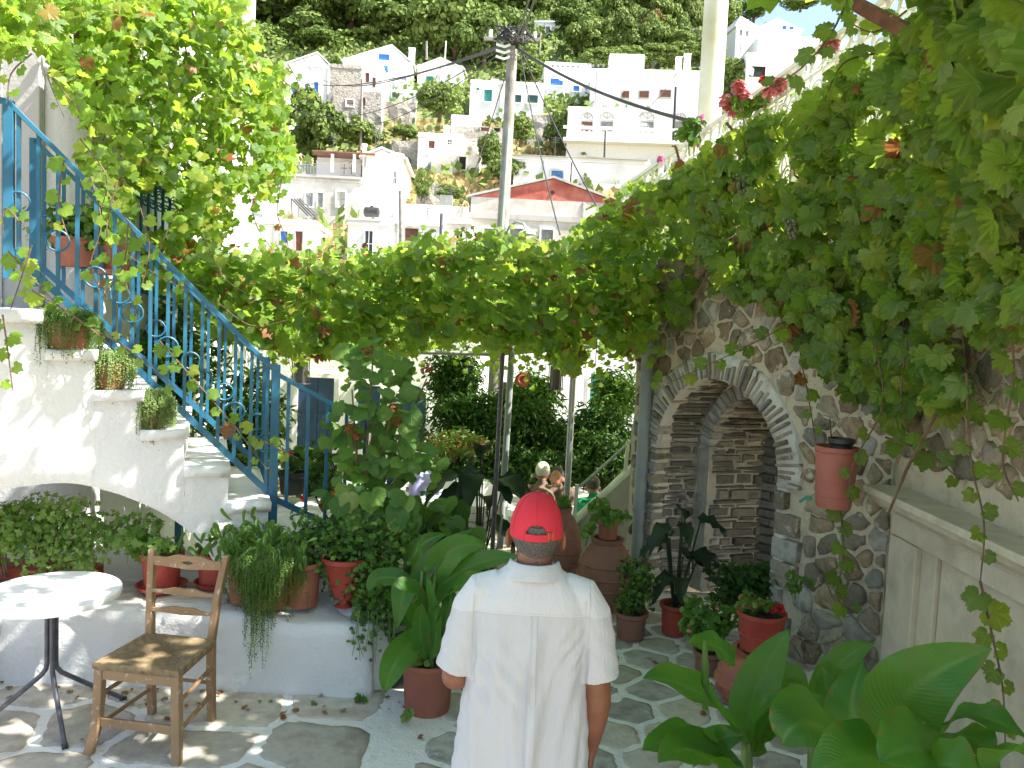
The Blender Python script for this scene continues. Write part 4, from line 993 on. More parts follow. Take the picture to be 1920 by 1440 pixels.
h2 = House('hillside_house', 'bright white block house rising behind the weathered plaster house', 676, 752, 286, 440, 53, 8, 3, group=G, roof=(716, 280))
h2.win(738, 743, 322, 345, 'glass'); h2.chimney(678, 684, 266, 290, .5)
h = House('hillside_house', 'white upper storey with brown roofed porch and terrace rail', 594, 676, 297, 330, 54, 6, 3, group=G)
h.box(594, 708, 292, 297, 2.5, 'porch_roof', 'tile', 1.6); h.win(640, 651, 303, 328, 'greywin', 'housewhite', 'door'); h.win(655, 664, 303, 328, 'greywin', 'housewhite', 'door')
for x in (628, 668): h.box(x, x+4, 297, 330, .25, 'porch_column', None, 1.5)
rl = thing('terrace_fence', 'thin grey railing on the roof terrace of the weathered plaster house', 'railing', W(553, 328, 52))
for i in range(15): MB().bar(W(553+i*2.9, 327, 52), W(553+i*2.9, 310, 52), .04, .04).build('baluster', 'pipe', rl)
MB().bar(W(552, 310, 52), W(595, 307, 52), .06, .05).build('handrail', 'pipe', rl)
h = House('hillside_house', 'white house with two tall brown balcony doors seen below the vine', 405, 500, 352, 416, 50, 7, 2, group=G)
h.win(440, 452, 372, 405, 'brownwin', 'greyplaster', 'door'); h.win(472, 480, 372, 392, 'brownwin', 'greyplaster')
sp = thing('solar_frame', 'sloping rack of dark bars on the low white roof', 'solar rack', W(570, 407, 45))
for k in range(4): MB().bar(W(546+k*5, 372, 45), W(578+k*6, 406, 45.5), .09, .06).build('bar', 'darkmetal', sp)
MB().bar(W(546, 372, 45), W(548, 406, 46), .06, .06).build('leg', 'darkmetal', sp); MB().bar(W(560, 390, 45), W(559, 406, 46), .06, .06).build('leg', 'darkmetal', sp)
h = House('old_warehouse', 'old plaster building with faded red gable and grey shuttered windows', 878, 1160, 375, 500, 50, 9, 1, 'housegrey', roof=(1038, 335), rmat='redroof', parapet=False, cat='building')
for a in ((908, 932, 428, 466), (956, 986, 428, 467), (1015, 1036, 430, 460), (1092, 1115, 432, 460)): h.win(*a, 'greywin', 'housewhite')
h.box(876, 1160, 408, 411, .1, 'cornice', 'greyplaster', .08); m = MB(); u, z = h.uz(1036, 361); m.tube([(u, -.05, z), (u, .1, z)], .12, 12); h.part(m, 'round_vent', 'dark')
h = House('hillside_house', 'plain white flat roofed house with a blue window above the red gable', 962, 1068, 292, 352, 60, 8, 0, group=G)
h.win(1034, 1055, 320, 340, 'bluewin', 'greyplaster'); h.box(958, 1070, 291, 295, .4, 'roof_edge', 'greyplaster', .25)
h = House('hillside_house', 'plain white flat roofed house with a tiny barred window above the red gable', 1070, 1215, 297, 365, 60.5, 8, -2, group=G)
h.win(1095, 1104, 333, 344, 'glass', 'greyplaster', 'window', 3); h.box(1070, 1215, 296, 299, .4, 'roof_edge', 'greyplaster', .25)
h = House('hillside_house', 'large white house with four arch topped windows over a balustrade', 1060, 1330, 203, 312, 75, 10, -3, group=G)
for x0, x1, f in ((1091, 1110, 'brownwin'), (1127, 1148, 'greywin'), (1203, 1224, 'greywin'), (1266, 1284, 'greywin')): h.win(x0, x1, 228, 247, f, 'greyplaster', arch=True)
h.box(1056, 1330, 246, 250, .3, 'balustrade_rail', None, 1.3); h.box(1056, 1330, 263, 278, 1.3, 'balcony', None, 1.302)
for i in range(26):
    if i not in (8, 20): h.box(1062+i*10, 1066+i*10, 250, 263, .16, 'balustrade_post', None, 1.2)
h = House('hillside_house', 'white terraced house with three brown windows and twin chimneys behind the arched one', 1104, 1314, 130, 215, 88, 9, -4, group=G)
for a in ((1166, 1179, 171, 184), (1199, 1216, 171, 184), (1238, 1257, 169, 183)): h.win(*a, 'brownwin', 'greyplaster')
h.chimney(1273, 1282, 94, 130); h.chimney(1289, 1299, 88, 128)
House('hillside_house', 'blank white cubic block on the roof beside the twin chimneys', 1140, 1205, 101, 170, 89.5, 8, -4, group=G)
h = House('hillside_house', 'white house with blue framed windows and pierced roof parapet right of the wooden pole', 1018, 1104, 117, 208, 92, 9, 2, group=G)
h.win(1032, 1055, 147, 161, 'bluewin'); h.win(1075, 1086, 161, 172, 'bluewin'); h.win(1097, 1103, 161, 172, 'bluewin')
for i in range(12): h.box(1035+i*9.5, 1038+i*9.5, 120, 126, .1, 'parapet_slot', 'greywin', .04)
h = House('hillside_house', 'long low white house with green doors and windows behind the wooden pole', 880, 1018, 152, 212, 85, 8, 1, group=G)
h.win(908, 922, 168, 191, 'green', 'housewhite', 'door'); h.win(965, 977, 178, 193, 'greendark'); h.win(989, 1008, 178, 194, 'greendark'); h.win(893, 899, 165, 170, 'green', bars=1)
h = House('hillside_house', 'white gabled house with blue window and round water pot on its roof', 642, 772, 112, 178, 95, 9, 4, group=G, roof=(735, 86))
h.win(710, 730, 101, 114, 'bluewin'); h.win(751, 761, 145, 153, 'bluewin'); h.win(719, 726, 144, 154, 'bluewin'); h.chimney(765, 775, 78, 112)
h.box(700, 728, 127, 135, 1, 'awning', 'bluewin', 1.0)
h = House('hillside_house', 'small white gabled house with a green door under the trees', 782, 866, 122, 166, 98, 8, -2, group=G, roof=(826, 110)); h.win(799, 813, 143, 162, 'green', 'housewhite', 'door')
h = House('hillside_house', 'white house with blue shutters at the left edge of the village', 530, 618, 118, 198, 85, 9, 2, group=G, roof=(596, 100))
h.win(546, 557, 157, 174, 'bluewin'); h.win(572, 580, 157, 172, 'bluewin'); h.win(589, 597, 154, 175, 'bluewin', name='door')
h = House('stone_house', 'dry stone walled house with small brown windows below the gabled white one', 618, 676, 121, 172, 80, 7, 3, 'stonefar'); 
h = House('stone_house', 'stone house base with a tall bright corner and brown openings', 624, 714, 170, 212, 79, 8, 3, 'stonefar', parapet=False); h.win(650, 663, 187, 200, 'brownwin', 'housewhite'); h.win(679, 685, 183, 200, 'brownwin')
h = House('hillside_house', 'narrow white house end wall beside the dry stone house', 676, 716, 120, 200, 80.5, 7, 4, group=G); h.win(686, 692, 137, 155, 'brownwin', 'greyplaster'); h.win(699, 704, 146, 164, 'brownwin', 'greyplaster')
h = House('hillside_house', 'small pale plaster hut with rusty shutters on the dry slope', 783, 868, 250, 292, 66, 6, 2, 'housewhite', group='small pale huts on the dry slope'); h.win(804, 815, 264, 279, 'brownwin'); h.win(840, 847, 262, 272, 'glass'); h.chimney(832, 842, 232, 252, .5)
h = House('hillside_house', 'stone basement with dark doorway under the small pale hut', 808, 898, 290, 322, 64.5, 6, 0, 'housegrey', parapet=False); h.win(861, 873, 294, 319, 'dark', 'housegrey', 'door')
h = House('stone_house', 'roofless stone ruin with small openings left of the wooden pole', 850, 942, 238, 272, 72, 5, 2, 'stonefar', parapet=False); h.win(902, 917, 227+12, 239+8, 'brownwin', 'stonefar'); h.win(926, 938, 240, 250, 'dark', 'stonefar')
h = House('hillside_house', 'small white shed beside the roofless stone ruin', 846, 902, 216, 242, 73, 5, 3, group=G)
House('stone_house', 'grey ruined yard wall below the dry grass slope', 738, 876, 384, 425, 47, 3, 2, 'housegrey', parapet=False, cat='wall')
h = House('hillside_house', 'white house with three blue doors highest on the slope left of the column', 990, 1060, 38, 76, 125, 8, -8, group=G); 
h.win(1011, 1017, 48, 60, 'bluewin'); h.win(1024, 1031, 50, 63, 'greywin'); h.win(1039, 1045, 54, 67, 'bluewin'); h.box(994, 1072, 70, 74, 2, 'balcony', None, 1.8)
h = House('hillside_house', 'white lower storey with blue door beneath the highest white house', 1000, 1062, 74, 104, 122, 8, -8, group=G); h.win(1015, 1024, 80, 97, 'bluewin'); h.win(1037, 1047, 82, 98, 'bluewin')
h = House('stone_house', 'low stone hut with pale gable roof under the highest white house', 1046, 1106, 92, 112, 117, 6, -4, 'stonefar', roof=(1072, 78), rmat='stonefar', parapet=False)
h = House('hillside_house', 'tiny white hut with sloping roof in the shrubs right of the stone hut', 1106, 1144, 84, 102, 118, 5, -5, group=G, roof=(1128, 77))
h = House('stone_house', 'dark stone ruin in the bushes left of the cream column', 1262, 1322, 52, 82, 110, 6, -4, 'stonefar', parapet=False); h.win(1300, 1308, 60, 72, 'dark', 'stonefar')
h = House('hillside_house', 'white house with low gable and projecting balcony right of the cream column', 1378, 1420, 46, 98, 105, 9, 8, group=G, roof=(1388, 33)); h.win(1386, 1391, 56, 68, 'greywin'); h.win(1398, 1403, 58, 69, 'greywin')
h = House('hillside_house', 'white gabled house with two small blue windows at the upper right', 1416, 1500, 52, 84, 108, 9, -5, group=G, roof=(1458, 36)); h.win(1467, 1474, 48, 58, 'bluewin'); h.win(1480, 1487, 50, 60, 'bluewin')
h = House('hillside_house', 'big plain white house block at the upper right behind the pink flowers', 1420, 1600, 70, 110, 98, 9, 0, group=G); h.win(1500, 1512, 91, 98, 'bluewin')
h = House('hillside_house', 'white house with wide dark open loggia behind the pink flowers', 1396, 1600, 102, 170, 94, 9, 0, group=G); h.win(1405, 1434, 124, 146, 'dark'); h.win(1486, 1512, 122, 134, 'dark')
h = House('hillside_house', 'pale house glimpsed among the dark trees at the top', 560, 600, 26, 46, 118, 6, 3, group=G)
# loose terrace walls of dry stone
for i, (x0, x1, yt, yb, Y) in enumerate(((620, 715, 206, 222, 77), (735, 800, 262, 284, 67), (868, 960, 246, 292, 68), (780, 850, 345, 372, 55), (990, 1045, 215, 250, 79), (700, 780, 188, 204, 82))):
    t = thing('terrace_wall', ['dry stone terrace wall below the tall stone house', 'dry stone wall stub beside the small pale hut', 'dry stone wall behind the big wooden pole', 'crumbling stone wall in the dry grass above the grey yard', 'stone wall under the long white house with green doors', 'stone bank left of the round bush'][i], 'wall', W(x0, yb, Y), 'dry stone walls on the slope')
    a, b = W(x0, yb, Y), W(x1, yb, Y); hgt = W(x0, yt, Y).z-a.z; m = MB(); finebox(m, (0, 0, -1.5), ((b-a).length, .7, hgt), .6); me = m.mesh('wall_body', 'stonefar'); me.transform(Matrix.Translation(a)); roughen(me, 0, .18, 1.1, smooth=False); link('wall_body', me, t)

# ================================================================ trees on the hillside
def crown_mesh(seed, mat, nclump=26, n=3800, cs=.42, shape=(1, 1, .85)):
    rg = np.random.default_rng(seed); u = rg.normal(0, 1, (nclump, 3)); u /= np.linalg.norm(u, axis=1, keepdims=True)
    C = u*np.array(shape)*.78*rg.uniform(.35, 1, (nclump, 1)); rad = rg.uniform(.14, .42, nclump); w = rad**2/np.sum(rad**2)
    k = rg.choice(nclump, n, p=w); d = rg.normal(0, 1, (n, 3)); d[:, 2] = np.abs(d[:, 2])*1.0-.25; d /= np.linalg.norm(d, axis=1, keepdims=True)
    P = C[k]+d*(rad[k]*rg.uniform(.72, 1.06, n))[:, None]; N = d+rg.normal(0, .45, (n, 3)); T = rg.normal(0, 1, (n, 3))
    F = frames(N, T); s = rg.uniform(.05, .10, n)*cs/.42
    q = np.array([(-.6, -.5, 0), (.7, -.35, .1), (.55, .55, 0), (-.5, .45, .12)])
    V = (np.einsum('nij,vj->nvi', F*s[:, None, None], q)+P[:, None, :]).reshape(-1, 3)
    me = bpy.data.meshes.new('crown'); me.from_pydata(V.tolist(), [], [(4*i, 4*i+1, 4*i+2, 4*i+3) for i in range(n)]); me.materials.append(M[mat]); me.update(); return me
CR = {'dark': [crown_mesh(i, 'treedark') for i in range(4)], 'mid': [crown_mesh(i+10, 'treemid') for i in range(4)], 'brown': [crown_mesh(22, 'treebrown')]}
TRUNK = MB().tube([(0, 0, -1.2), (.05, 0, -.6), (0, .04, -.1), (.08, .02, .2)], [.09, .06, .05, .02], 7)
for a in (0, 2.1, 4.2): TRUNK.tube([(0, .02, -.35), (.3*math.cos(a), .3*math.sin(a), .1)], [.035, .012], 5)
TM = TRUNK.mesh('trunk', 'bark')
trnd = random.Random(3)
LANDM = [(733, 85, 'the white gabled house'), (592, 200, 'the big dark tree'), (960, 80, 'the wooden pole top'), (1025, 60, 'the highest blue doored house'), (1220, 60, 'the rusty brown tree'), (1285, 95, 'the twin chimneys'), (1345, 60, 'the cream column'), (1165, 115, 'the blank cubic block'), (560, 60, 'the pale house among the trees'), (824, 120, 'the small green doored house'), (450, 60, 'the hanging vine edge'), (250, 100, 'the upper left vine'), (1290, 60, 'the dark stone ruin'), (1120, 85, 'the tiny white hut'), (1060, 100, 'the low stone hut')]
_used = {}
def tree(px, pyb, Y, wpx, hpx, kind='mid', label=None, group='trees on the hillside'):
    if label is None:
        cy = pyb-hpx/2; lm = min(LANDM, key=lambda l: abs(l[0]-px)+abs(l[1]-cy)); dx, dy = px-lm[0], cy-lm[1]
        rel = ('just above' if abs(dy) > abs(dx) and dy < 0 and dy > -45 else 'high above' if abs(dy) > abs(dx) and dy < 0 else 'below' if abs(dy) > abs(dx) else 'left of' if dx < -45 else 'close left of' if dx < 0 else 'close right of' if dx < 45 else 'right of')
        base = ('dark green broadleaf tree ' if kind == 'dark' else 'bright green bushy tree ')+rel+' '+lm[2]; k = _used.get(base, 0); _used[base] = k+1
        label = base if k == 0 else base+[', farther up the slope', ', highest of its clump', ', largest of its clump', ', half hidden', ', at the skyline'][min(k-1, 4)]
    b = W(px, pyb, Y); s = FPX/Y; r = wpx/2/s; hh = hpx/s
    t = thing('tree', label, 'tree', b, group)
    me = trnd.choice(CR[kind]); a = trnd.uniform(0, 6.28)
    link('crown', me, t, Matrix.Translation(b+Vector((0, 0, hh*.46))) @ Matrix.Rotation(a, 4, 'Z') @ Matrix.Diagonal((r*1.05, r*1.05, hh*.66, 1)))
    link('trunk', TM, t, Matrix.Translation(b+Vector((0, 0, hh*.5))) @ Matrix.Diagonal((r, r, hh*.5, 1)))
    return t
tree(592, 305, 70, 125, 125, 'dark', 'big dense dark green tree left of the utility pole, below the stone house', None)
tree(680, 285, 72, 95, 65, 'mid', 'broad grey green bush right of the big dark tree', None)
tree(824, 222, 76, 84, 66, 'mid', 'round bushy tree on the slope in front of the white gabled houses', None)
tree(755, 262, 69, 60, 26, 'dark', 'low trimmed green hedge tree beside the small pale hut', None)
tree(918, 322, 63, 58, 75, 'dark', 'dark bush beside the dark doorway under the small pale hut', None)
tree(950, 345, 60, 70, 55, 'mid', 'pale green bush behind the foot of the big wooden pole', None)
tree(975, 270, 74, 60, 55, 'mid', 'loose green tree right of the big wooden pole', None)
tree(1050, 290, 77, 62, 90, 'dark', 'tall green bush at the left corner of the arched window house', None)
tree(1215, 92, 116, 72, 62, 'brown', 'rusty brown tree among the green ones above the twin chimneys', None)
tree(1245, 70, 118, 44, 40, 'mid', 'bright round tree behind the rusty brown one', None)
tree(1275, 96, 108, 60, 34, 'mid', 'green bush below the dark stone ruin', None)
tree(840, 372, 53, 70, 24, 'mid', 'low bush on the dry slope above the grey yard wall', None)
tree(790, 372, 54, 40, 50, 'mid', 'green bush climbing the end of the grey yard wall', None)
tree(1440, 128, 104, 70, 50, 'mid', 'green bush below the white house with the balcony', None)
tree(1412, 40, 135, 70, 44, 'dark', 'dark tree on the skyline right of the cream column', None)
tree(1362, 60, 120, 60, 60, 'mid', 'green tree showing just right of the cream column', None)
tree(1380, 168, 96, 60, 60, 'mid', 'green bush on the slope behind the foot of the cream column', None)
for i, (px, py, Y, w_, h_) in enumerate(((450, 130, 108, 150, 90), (560, 108, 112, 170, 75), (540, 60, 118, 160, 90), (690, 92, 110, 110, 45), (655, 60, 116, 150, 110), (745, 85, 113, 170, 105), (850, 105, 106, 150, 125), (905, 120, 104, 110, 110), (960, 112, 108, 110, 100), (990, 140, 100, 90, 60), (800, 30, 128, 150, 90), (700, 10, 132, 170, 90), (900, 20, 130, 150, 90), (985, 40, 134, 110, 70), (615, 12, 130, 150, 80), (480, 20, 128, 150, 90), (400, 90, 112, 160, 110), (1060, 40, 140, 110, 50), (885, 70, 116, 110, 70), (600, 96, 108, 120, 48), (330, 140, 100, 170, 120), (250, 120, 105, 190, 130), (1100, 12, 142, 120, 40), (350, 40, 120, 180, 120))):
    tree(px, py+8, Y, w_, h_, 'dark' if i % 3 else 'mid')
for i in range(30):
    px = 1075+i % 10*27+trnd.uniform(-12, 12); row = i//10; py = 108-38*row+trnd.uniform(-10, 10); tree(px, py, 110+row*11, trnd.uniform(50, 95), trnd.uniform(48, 80), 'mid' if trnd.random() < .7 else 'dark')
for i in range(9): tree(1110+i*26, 130-i*2, 96+i*.6, 70, 34, 'mid')
for px, py, Y, w_, h_, k in ((470, 330, 62, 120, 60, 'mid'), (400, 290, 66, 160, 100, 'dark'), (300, 300, 60, 160, 120, 'mid'), (500, 250, 74, 110, 80, 'mid'), (1340, 128, 100, 60, 60, 'mid'), (1500, 20, 130, 60, 24, 'mid')): tree(px, py, Y, w_, h_, k)
# ground cover on the slope: one mass
n = 30000; X = RNG.uniform(-95, 95, n); Yy = RNG.uniform(30, 165, n); keep = (np.abs(X)/Yy < .7) & ((Yy > 88) | (RNG.random(n) < .35)); X, Yy = X[keep], Yy[keep]
Zz = np.array([hz(a, b)-.6+noise.noise(Vector((a*.06, b*.06, 0)))*1.0*min(1, max(0, (b-24)/20)) for a, b in zip(X, Yy)]); n = len(X)
k = 6; P = np.repeat(np.column_stack([X, Yy, Zz+.25]), k, axis=0)+RNG.normal(0, 1, (n*k, 3))*np.array([.55, .55, .35])
merged('scrub', 'tiny', ['treemid', 'treedark'], P, frames(rdir(n*k, 1, (0, -.5, .8)), rdir(n*k)), RNG.uniform(.4, 1.0, n*k), None, RNG.integers(0, 2, n*k), label='low green scrub covering the hillside between the houses', cat='scrub')
# dry grass tufts on the near slope
n = 9000; X = RNG.uniform(-16, 14, n); Yy = RNG.uniform(47, 84, n); Zz = np.array([hz(a, b)-.6+noise.noise(Vector((a*.06, b*.06, 0)))*1.0 for a, b in zip(X, Yy)])
M['straw'] = leafmat('dry_straw', [(.38, .28, .12), (.48, .38, .18), (.30, .24, .10)], (.5, .4, .15), .2, .9)
merged('dry_grass', 'tiny', ['straw'], np.column_stack([X, Yy, Zz]), frames(rdir(n, .4, (0, -1, .1)), rdir(n, .35, (0, 0, 1))), RNG.uniform(.25, .7, n), None, None, label='dry yellow grass on the slope around the small huts', cat='dry grass')

# ================================================================ poles and wires
def pole(label, px0, py0, px1, py1, Y, r, mat='polewood', name='utility_pole', group=None):
    a, b = W(px0, py0, Y), W(px1, py1, Y); t = thing(name, label, 'pole', a, group); m = MB()
    m.tube([a, a.lerp(b, .5), b], [r, r*.93, r*.82], 14); m.build('shaft', mat, t, smooth=True); return t, a, b
UP, ua, ub = pole('tall weathered wooden utility pole carrying a tangle of black cables', 924, 770, 961, 88, 12.7, .098)
UC_ = thing('cable_conduit', 'pale metal conduit strapped to the side of the wooden utility pole', 'conduit', W(940, 455, 12.6)); MB().tube([W(938, 470, 12.55), W(953, 240, 12.55)], .03, 8).build('tube', 'pipe', UC_)
# insulators, bracket, tangle
crn = random.Random(8); T0 = W(962, 78, 12.7)
for k in range(5): MB().tube([T0+Vector((-.35+.17*k, 0, .05)), T0+Vector((-.35+.17*k, 0, .16))], .03, 8).build('insulator', 'housewhite', UP)
MB().bar(T0+Vector((-.45, -.02, .02)), T0+Vector((.42, -.02, .04)), .05, .05).build('cross_arm', 'polewood', UP)
for k in range(10):
    pts = []; a0 = crn.uniform(0, 6)
    for j in range(12):
        a = a0+j*.55; pts.append(T0+Vector((math.cos(a)*crn.uniform(.06, .28)+crn.uniform(-.1, .1), math.sin(a)*.12-.1, crn.uniform(-.1, .22))))
    MB().tube(pts, .010, 5).build('cable_loop', 'blackcable', UP)
for k in range(3): MB().tube([T0+Vector((-.25, -.15, -.1-.09*k)), T0+Vector((-.12, -.17, -.14-.09*k)), T0+Vector((-.04, -.15, -.1-.09*k))], .02, 6).build('insulator', 'housewhite', UP)
def wire(a, b, sag, r=.012, label='thin black cable'):
    a, b = Vector(a), Vector(b); o = MB().tube([a.lerp(b, k/18)-Vector((0, 0, sag*4*(k/18)*(1-k/18))) for k in range(19)], r, 6).build('overhead_cable', 'blackcable')
    o['label'] = label; o['category'] = 'cable'
wire(W(968, 88, 12.6), W(1306, 230, 7.6), .12, .020, 'thick twisted cable sloping down right from the pole to the terrace')
wire(W(975, 95, 12.6), W(1050, 440, 9), .1, .009, 'thin cable running steeply down right of the wooden pole, left one of the pair')
wire(W(978, 95, 12.6), W(1155, 450, 9), .1, .010, 'thin cable running steeply down right of the wooden pole, right one of the pair')
wire(W(950, 85, 12.6), W(530, 192, 30), .8, .009, 'cable sagging left from the pole top towards the stone house')
wire(W(950, 90, 12.6), W(600, 205, 34), .9, .009, 'lower cable sagging left from the pole top towards the stone house')
wire(W(955, 85, 12.6), W(455, 50, 60), 2, .014, 'long cable crossing the dark trees left of the pole')
wire(W(955, 80, 12.6), W(560, 90, 90), 2, .018, 'high cable in front of the white gabled houses')
wire(W(965, 78, 12.6), W(1000, -30, 9), .05, .014, 'cable rising from the pole top out of the picture')
wire(W(967, 78, 12.6), W(1010, -30, 9), .12, .014, 'second cable rising from the pole top, sagging more')
wire(W(945, 150, 12.6), W(845, 412, 40), .5, .010, 'cable hanging left of the pole down to the grey plaster wall house')
wire(W(1160, 240, 60), W(1280, 120, 70), .8, .03, 'thin cable by the white arched window house')
# lamp arm on the pole
LP = thing('street_lamp', 'old round street lamp on a curved arm fixed to the wooden pole', 'lamp', W(950, 440, 12.6))
MB().tube([W(945, 448, 12.6), W(955, 425, 12.4), W(968, 416, 12.2), W(982, 420, 12.1), W(986, 432, 12.05)], .018, 8).build('arm', 'pipe', LP, smooth=True)
c = W(988, 436, 12.05); MB().lathe([(.02, .05), (.06, .03), (.13, -.01), (.135, -.03), (.10, -.035), (.02, -.05)], 20, c=tuple(c)).build('shade', 'greyplaster', LP, smooth=True)
pole('slim dark pole beside the big dark tree', 676, 282, 679, 148, 70, .12); pole('grey pole in front of the low white houses', 753, 470, 751, 358, 42, .12)
pole('slim pole before the small gabled house', 800, 112, 800, 77, 97, .12); pole('slim white pole by the green door hut', 832, 158, 836, 77, 96, .08, 'housewhite')
pole('black pole in front of the arched window house', 1262, 275, 1267, 163, 74, .13, 'blackcable'); pole('thin black mast on the flat roof under the arched windows', 1133, 295, 1135, 245, 60, .07, 'blackcable')
pole('dark slim post by the white wall above the vines', 826, 468, 828, 400, 43, .10, 'darkmetal'); pole('thin pole below the highest white house', 1010, 128, 1014, 60, 100, .09)
# ================================================================ grape vines
def shoot(parent, pts, r0, r1, kind, mats, size, step=.09, drop=.6, w=None, name='shoot', acc=None, mat='bark', stem=True):
    """a cane through pts with leaves alternating along it; leaves are collected in acc"""
    P = [Vector(p) for p in pts]; Q = []
    for i in range(len(P)-1):
        a = P[max(i-1, 0)]; b = P[i]; c = P[i+1]; d = P[min(i+2, len(P)-1)]
        for k in range(6):
            t = k/6; Q.append(.5*((2*b)+(c-a)*t+(2*a-5*b+4*c-d)*t*t+(3*b-a-3*c+d)*t*t*t))
    Q.append(P[-1])
    if stem: MB().tube(Q, [r0+(r1-r0)*i/(len(Q)-1) for i in range(len(Q))], 6).build(name, mat, parent)
    L = 0; side = 1
    for i in range(len(Q)-1):
        L += (Q[i+1]-Q[i]).length
        if L >= step:
            L = 0; side = -side; d = (Q[i+1]-Q[i]).normalized(); o = d.cross(Vector((0, 1, 0))).normalized()*side
            t = (o+Vector((random.uniform(-.3, .3), random.uniform(-.5, .1), -drop))).normalized()
            acc.append((Q[i]+o*.025, Vector((random.uniform(-.4, .4), -1, random.uniform(.1, .8))), t, size*random.uniform(.7, 1.15)*(1-.45*i/len(Q))))
def Yright(px, py):
    t = (px-960)/1500.0; Y = np.where(t < .487, 5.32/np.maximum(t+.574, .2), 2.44/np.maximum(t, .3)); return Y
# ---- right vine
RV = thing('grape_vine', 'large leafy grape vine climbing over the stone wall and the white ironwork at the right', 'vine', (2.2, 5.6, 0))
polyA = [(1125, 400), (1170, 360), (1235, 330), (1300, 305), (1390, 235), (1470, 215), (1560, 135), (1640, 110), (1700, 40), (1760, -30), (1960, -30), (1960, 560), (1850, 620), (1800, 760), (1690, 800), (1640, 760), (1560, 720), (1500, 640), (1460, 590), (1400, 560), (1320, 530), (1280, 600), (1200, 590), (1150, 600), (1120, 480)]
n = 4300; q = sample_poly(polyA, n); Yb = Yright(q[:, 0], q[:, 1]); near = np.clip((q[:, 0]-1560)/360, 0, 1)*np.clip((620-q[:, 1])/500, .25, 1)
Yv = Yb*(1-near*RNG.uniform(.08, .42, n))-RNG.uniform(.04, .42, n); P = Wn(q[:, 0], q[:, 1], Yv)
N = rdir(n, .50, (-.35, -.75, .35)); T = rdir(n, .45, (0, -.2, -1)); Sz = RNG.uniform(.04, .118, n)*(1+.4*near); ns = np.array([noise.noise(Vector((a/75, b/75, 1.3))) for a, b in q]); clr = RNG.random(n) < np.clip(.72+2.3*ns, .06, 1)
P = P-np.array(_f)[None]*(ns*.35)[:, None]
ok = (RNG.random(n) < np.clip(1.05-(q[:, 1]-560)/500, .35, 1)) & clr
acc = []
rr = random.Random(21)
# hanging shoots
for pts_, Y0 in (([(1640, 640), (1655, 760), (1600, 870), (1590, 960)], 4.6), ([(1575, 950), (1582, 1040), (1570, 1120), (1608, 1150)], 4.95), ([(1700, 640), (1690, 760), (1720, 860)], 4.4), ([(1812, 700), (1820, 860), (1845, 980), (1838, 1090)], 3.5), ([(1838, 1090), (1860, 1190), (1880, 1290), (1885, 1400)], 3.3), ([(1890, 560), (1900, 700), (1880, 860), (1910, 940)], 3.3), ([(1560, 560), (1490, 600), (1400, 650), (1250, 720)], 5.2), ([(1640, 100), (1580, 120), (1545, 190)], 4.4), ([(1600, -30), (1560, 60), (1500, 130), (1430, 170)], 3.9), ([(1700, 20), (1640, 60), (1590, 40)], 4.4), ([(1520, 520), (1500, 640), (1515, 740), (1530, 830)], 5.4), ([(1660, 820), (1740, 850), (1800, 900)], 4.2), ([(1215, 560), (1230, 640), (1225, 730)], 6.6)):
    shoot(RV, [W(x, y, Y0) for x, y in pts_], .006, .003, 'grape', ['vine'], .088 if Y0 > 3.6 else .078, .075, acc=acc)
A = np.array([[*a[0]] for a in acc]); AN = np.array([[*a[1]] for a in acc]); AT = np.array([[*a[2]] for a in acc]); AS = np.array([a[3] for a in acc])
P = np.concatenate([P[ok], A]); N = np.concatenate([N[ok], AN]); T = np.concatenate([T[ok], AT]); Sz = np.concatenate([Sz[ok], AS])
leaves(RV, 'grape', ['vine', 'vinelight', 'vinedry'], P, N, T, Sz, [.72, .26, .02], 290)
for k in range(16):
    x0 = rr.uniform(1250, 1850); y0 = rr.uniform(180, 420)+max(0, 1500-x0)*.3; Y0 = float(Yright(np.array([x0]), 0)[0])-.12
    MB().tube([W(x0, y0, Y0), W(x0+rr.uniform(-60, 60), y0+rr.uniform(40, 90), Y0-.05), W(x0+rr.uniform(-90, 90), y0+rr.uniform(110, 190), Y0)], [.012, .009, .005], 6).build('cane', 'bark', RV)
# grape bunches
for (x, y) in ((1395, 330), (1490, 410)):
    Y0 = float(Yright(np.array([x]), 0)[0])-.5; c = W(x, y, Y0); m = MB()
    for k in range(46):
        t = rr.random(); r = .055*(1-t)+.01; a = rr.uniform(0, 6.28); m.ball(c+Vector((r*math.cos(a), r*math.sin(a), -.13*t)), .0145, 6, 4)
    m.build('grape_bunch', surf('dark_grape', (.07, .08, .05), (.13, .15, .09), 20, .5, 0) if 'dg' not in M else M['dg'], RV, smooth=True)
# thick trunk of the vine against the wall
MB().tube([(1.42, 6.35, 2.75), (1.6, 6.1, 3.0), (2.0, 5.5, 3.25), (2.3, 4.6, 3.35), (2.2, 3.4, 3.5)], [.03, .035, .035, .03, .03], 8).build('trunk', 'bark', RV)
MB().tube([W(1780, 730, 3.9), W(1700, 880, 4.2), W(1665, 965, 4.3)], [.012, .009, .007], 6).build('cane', 'bark', RV)
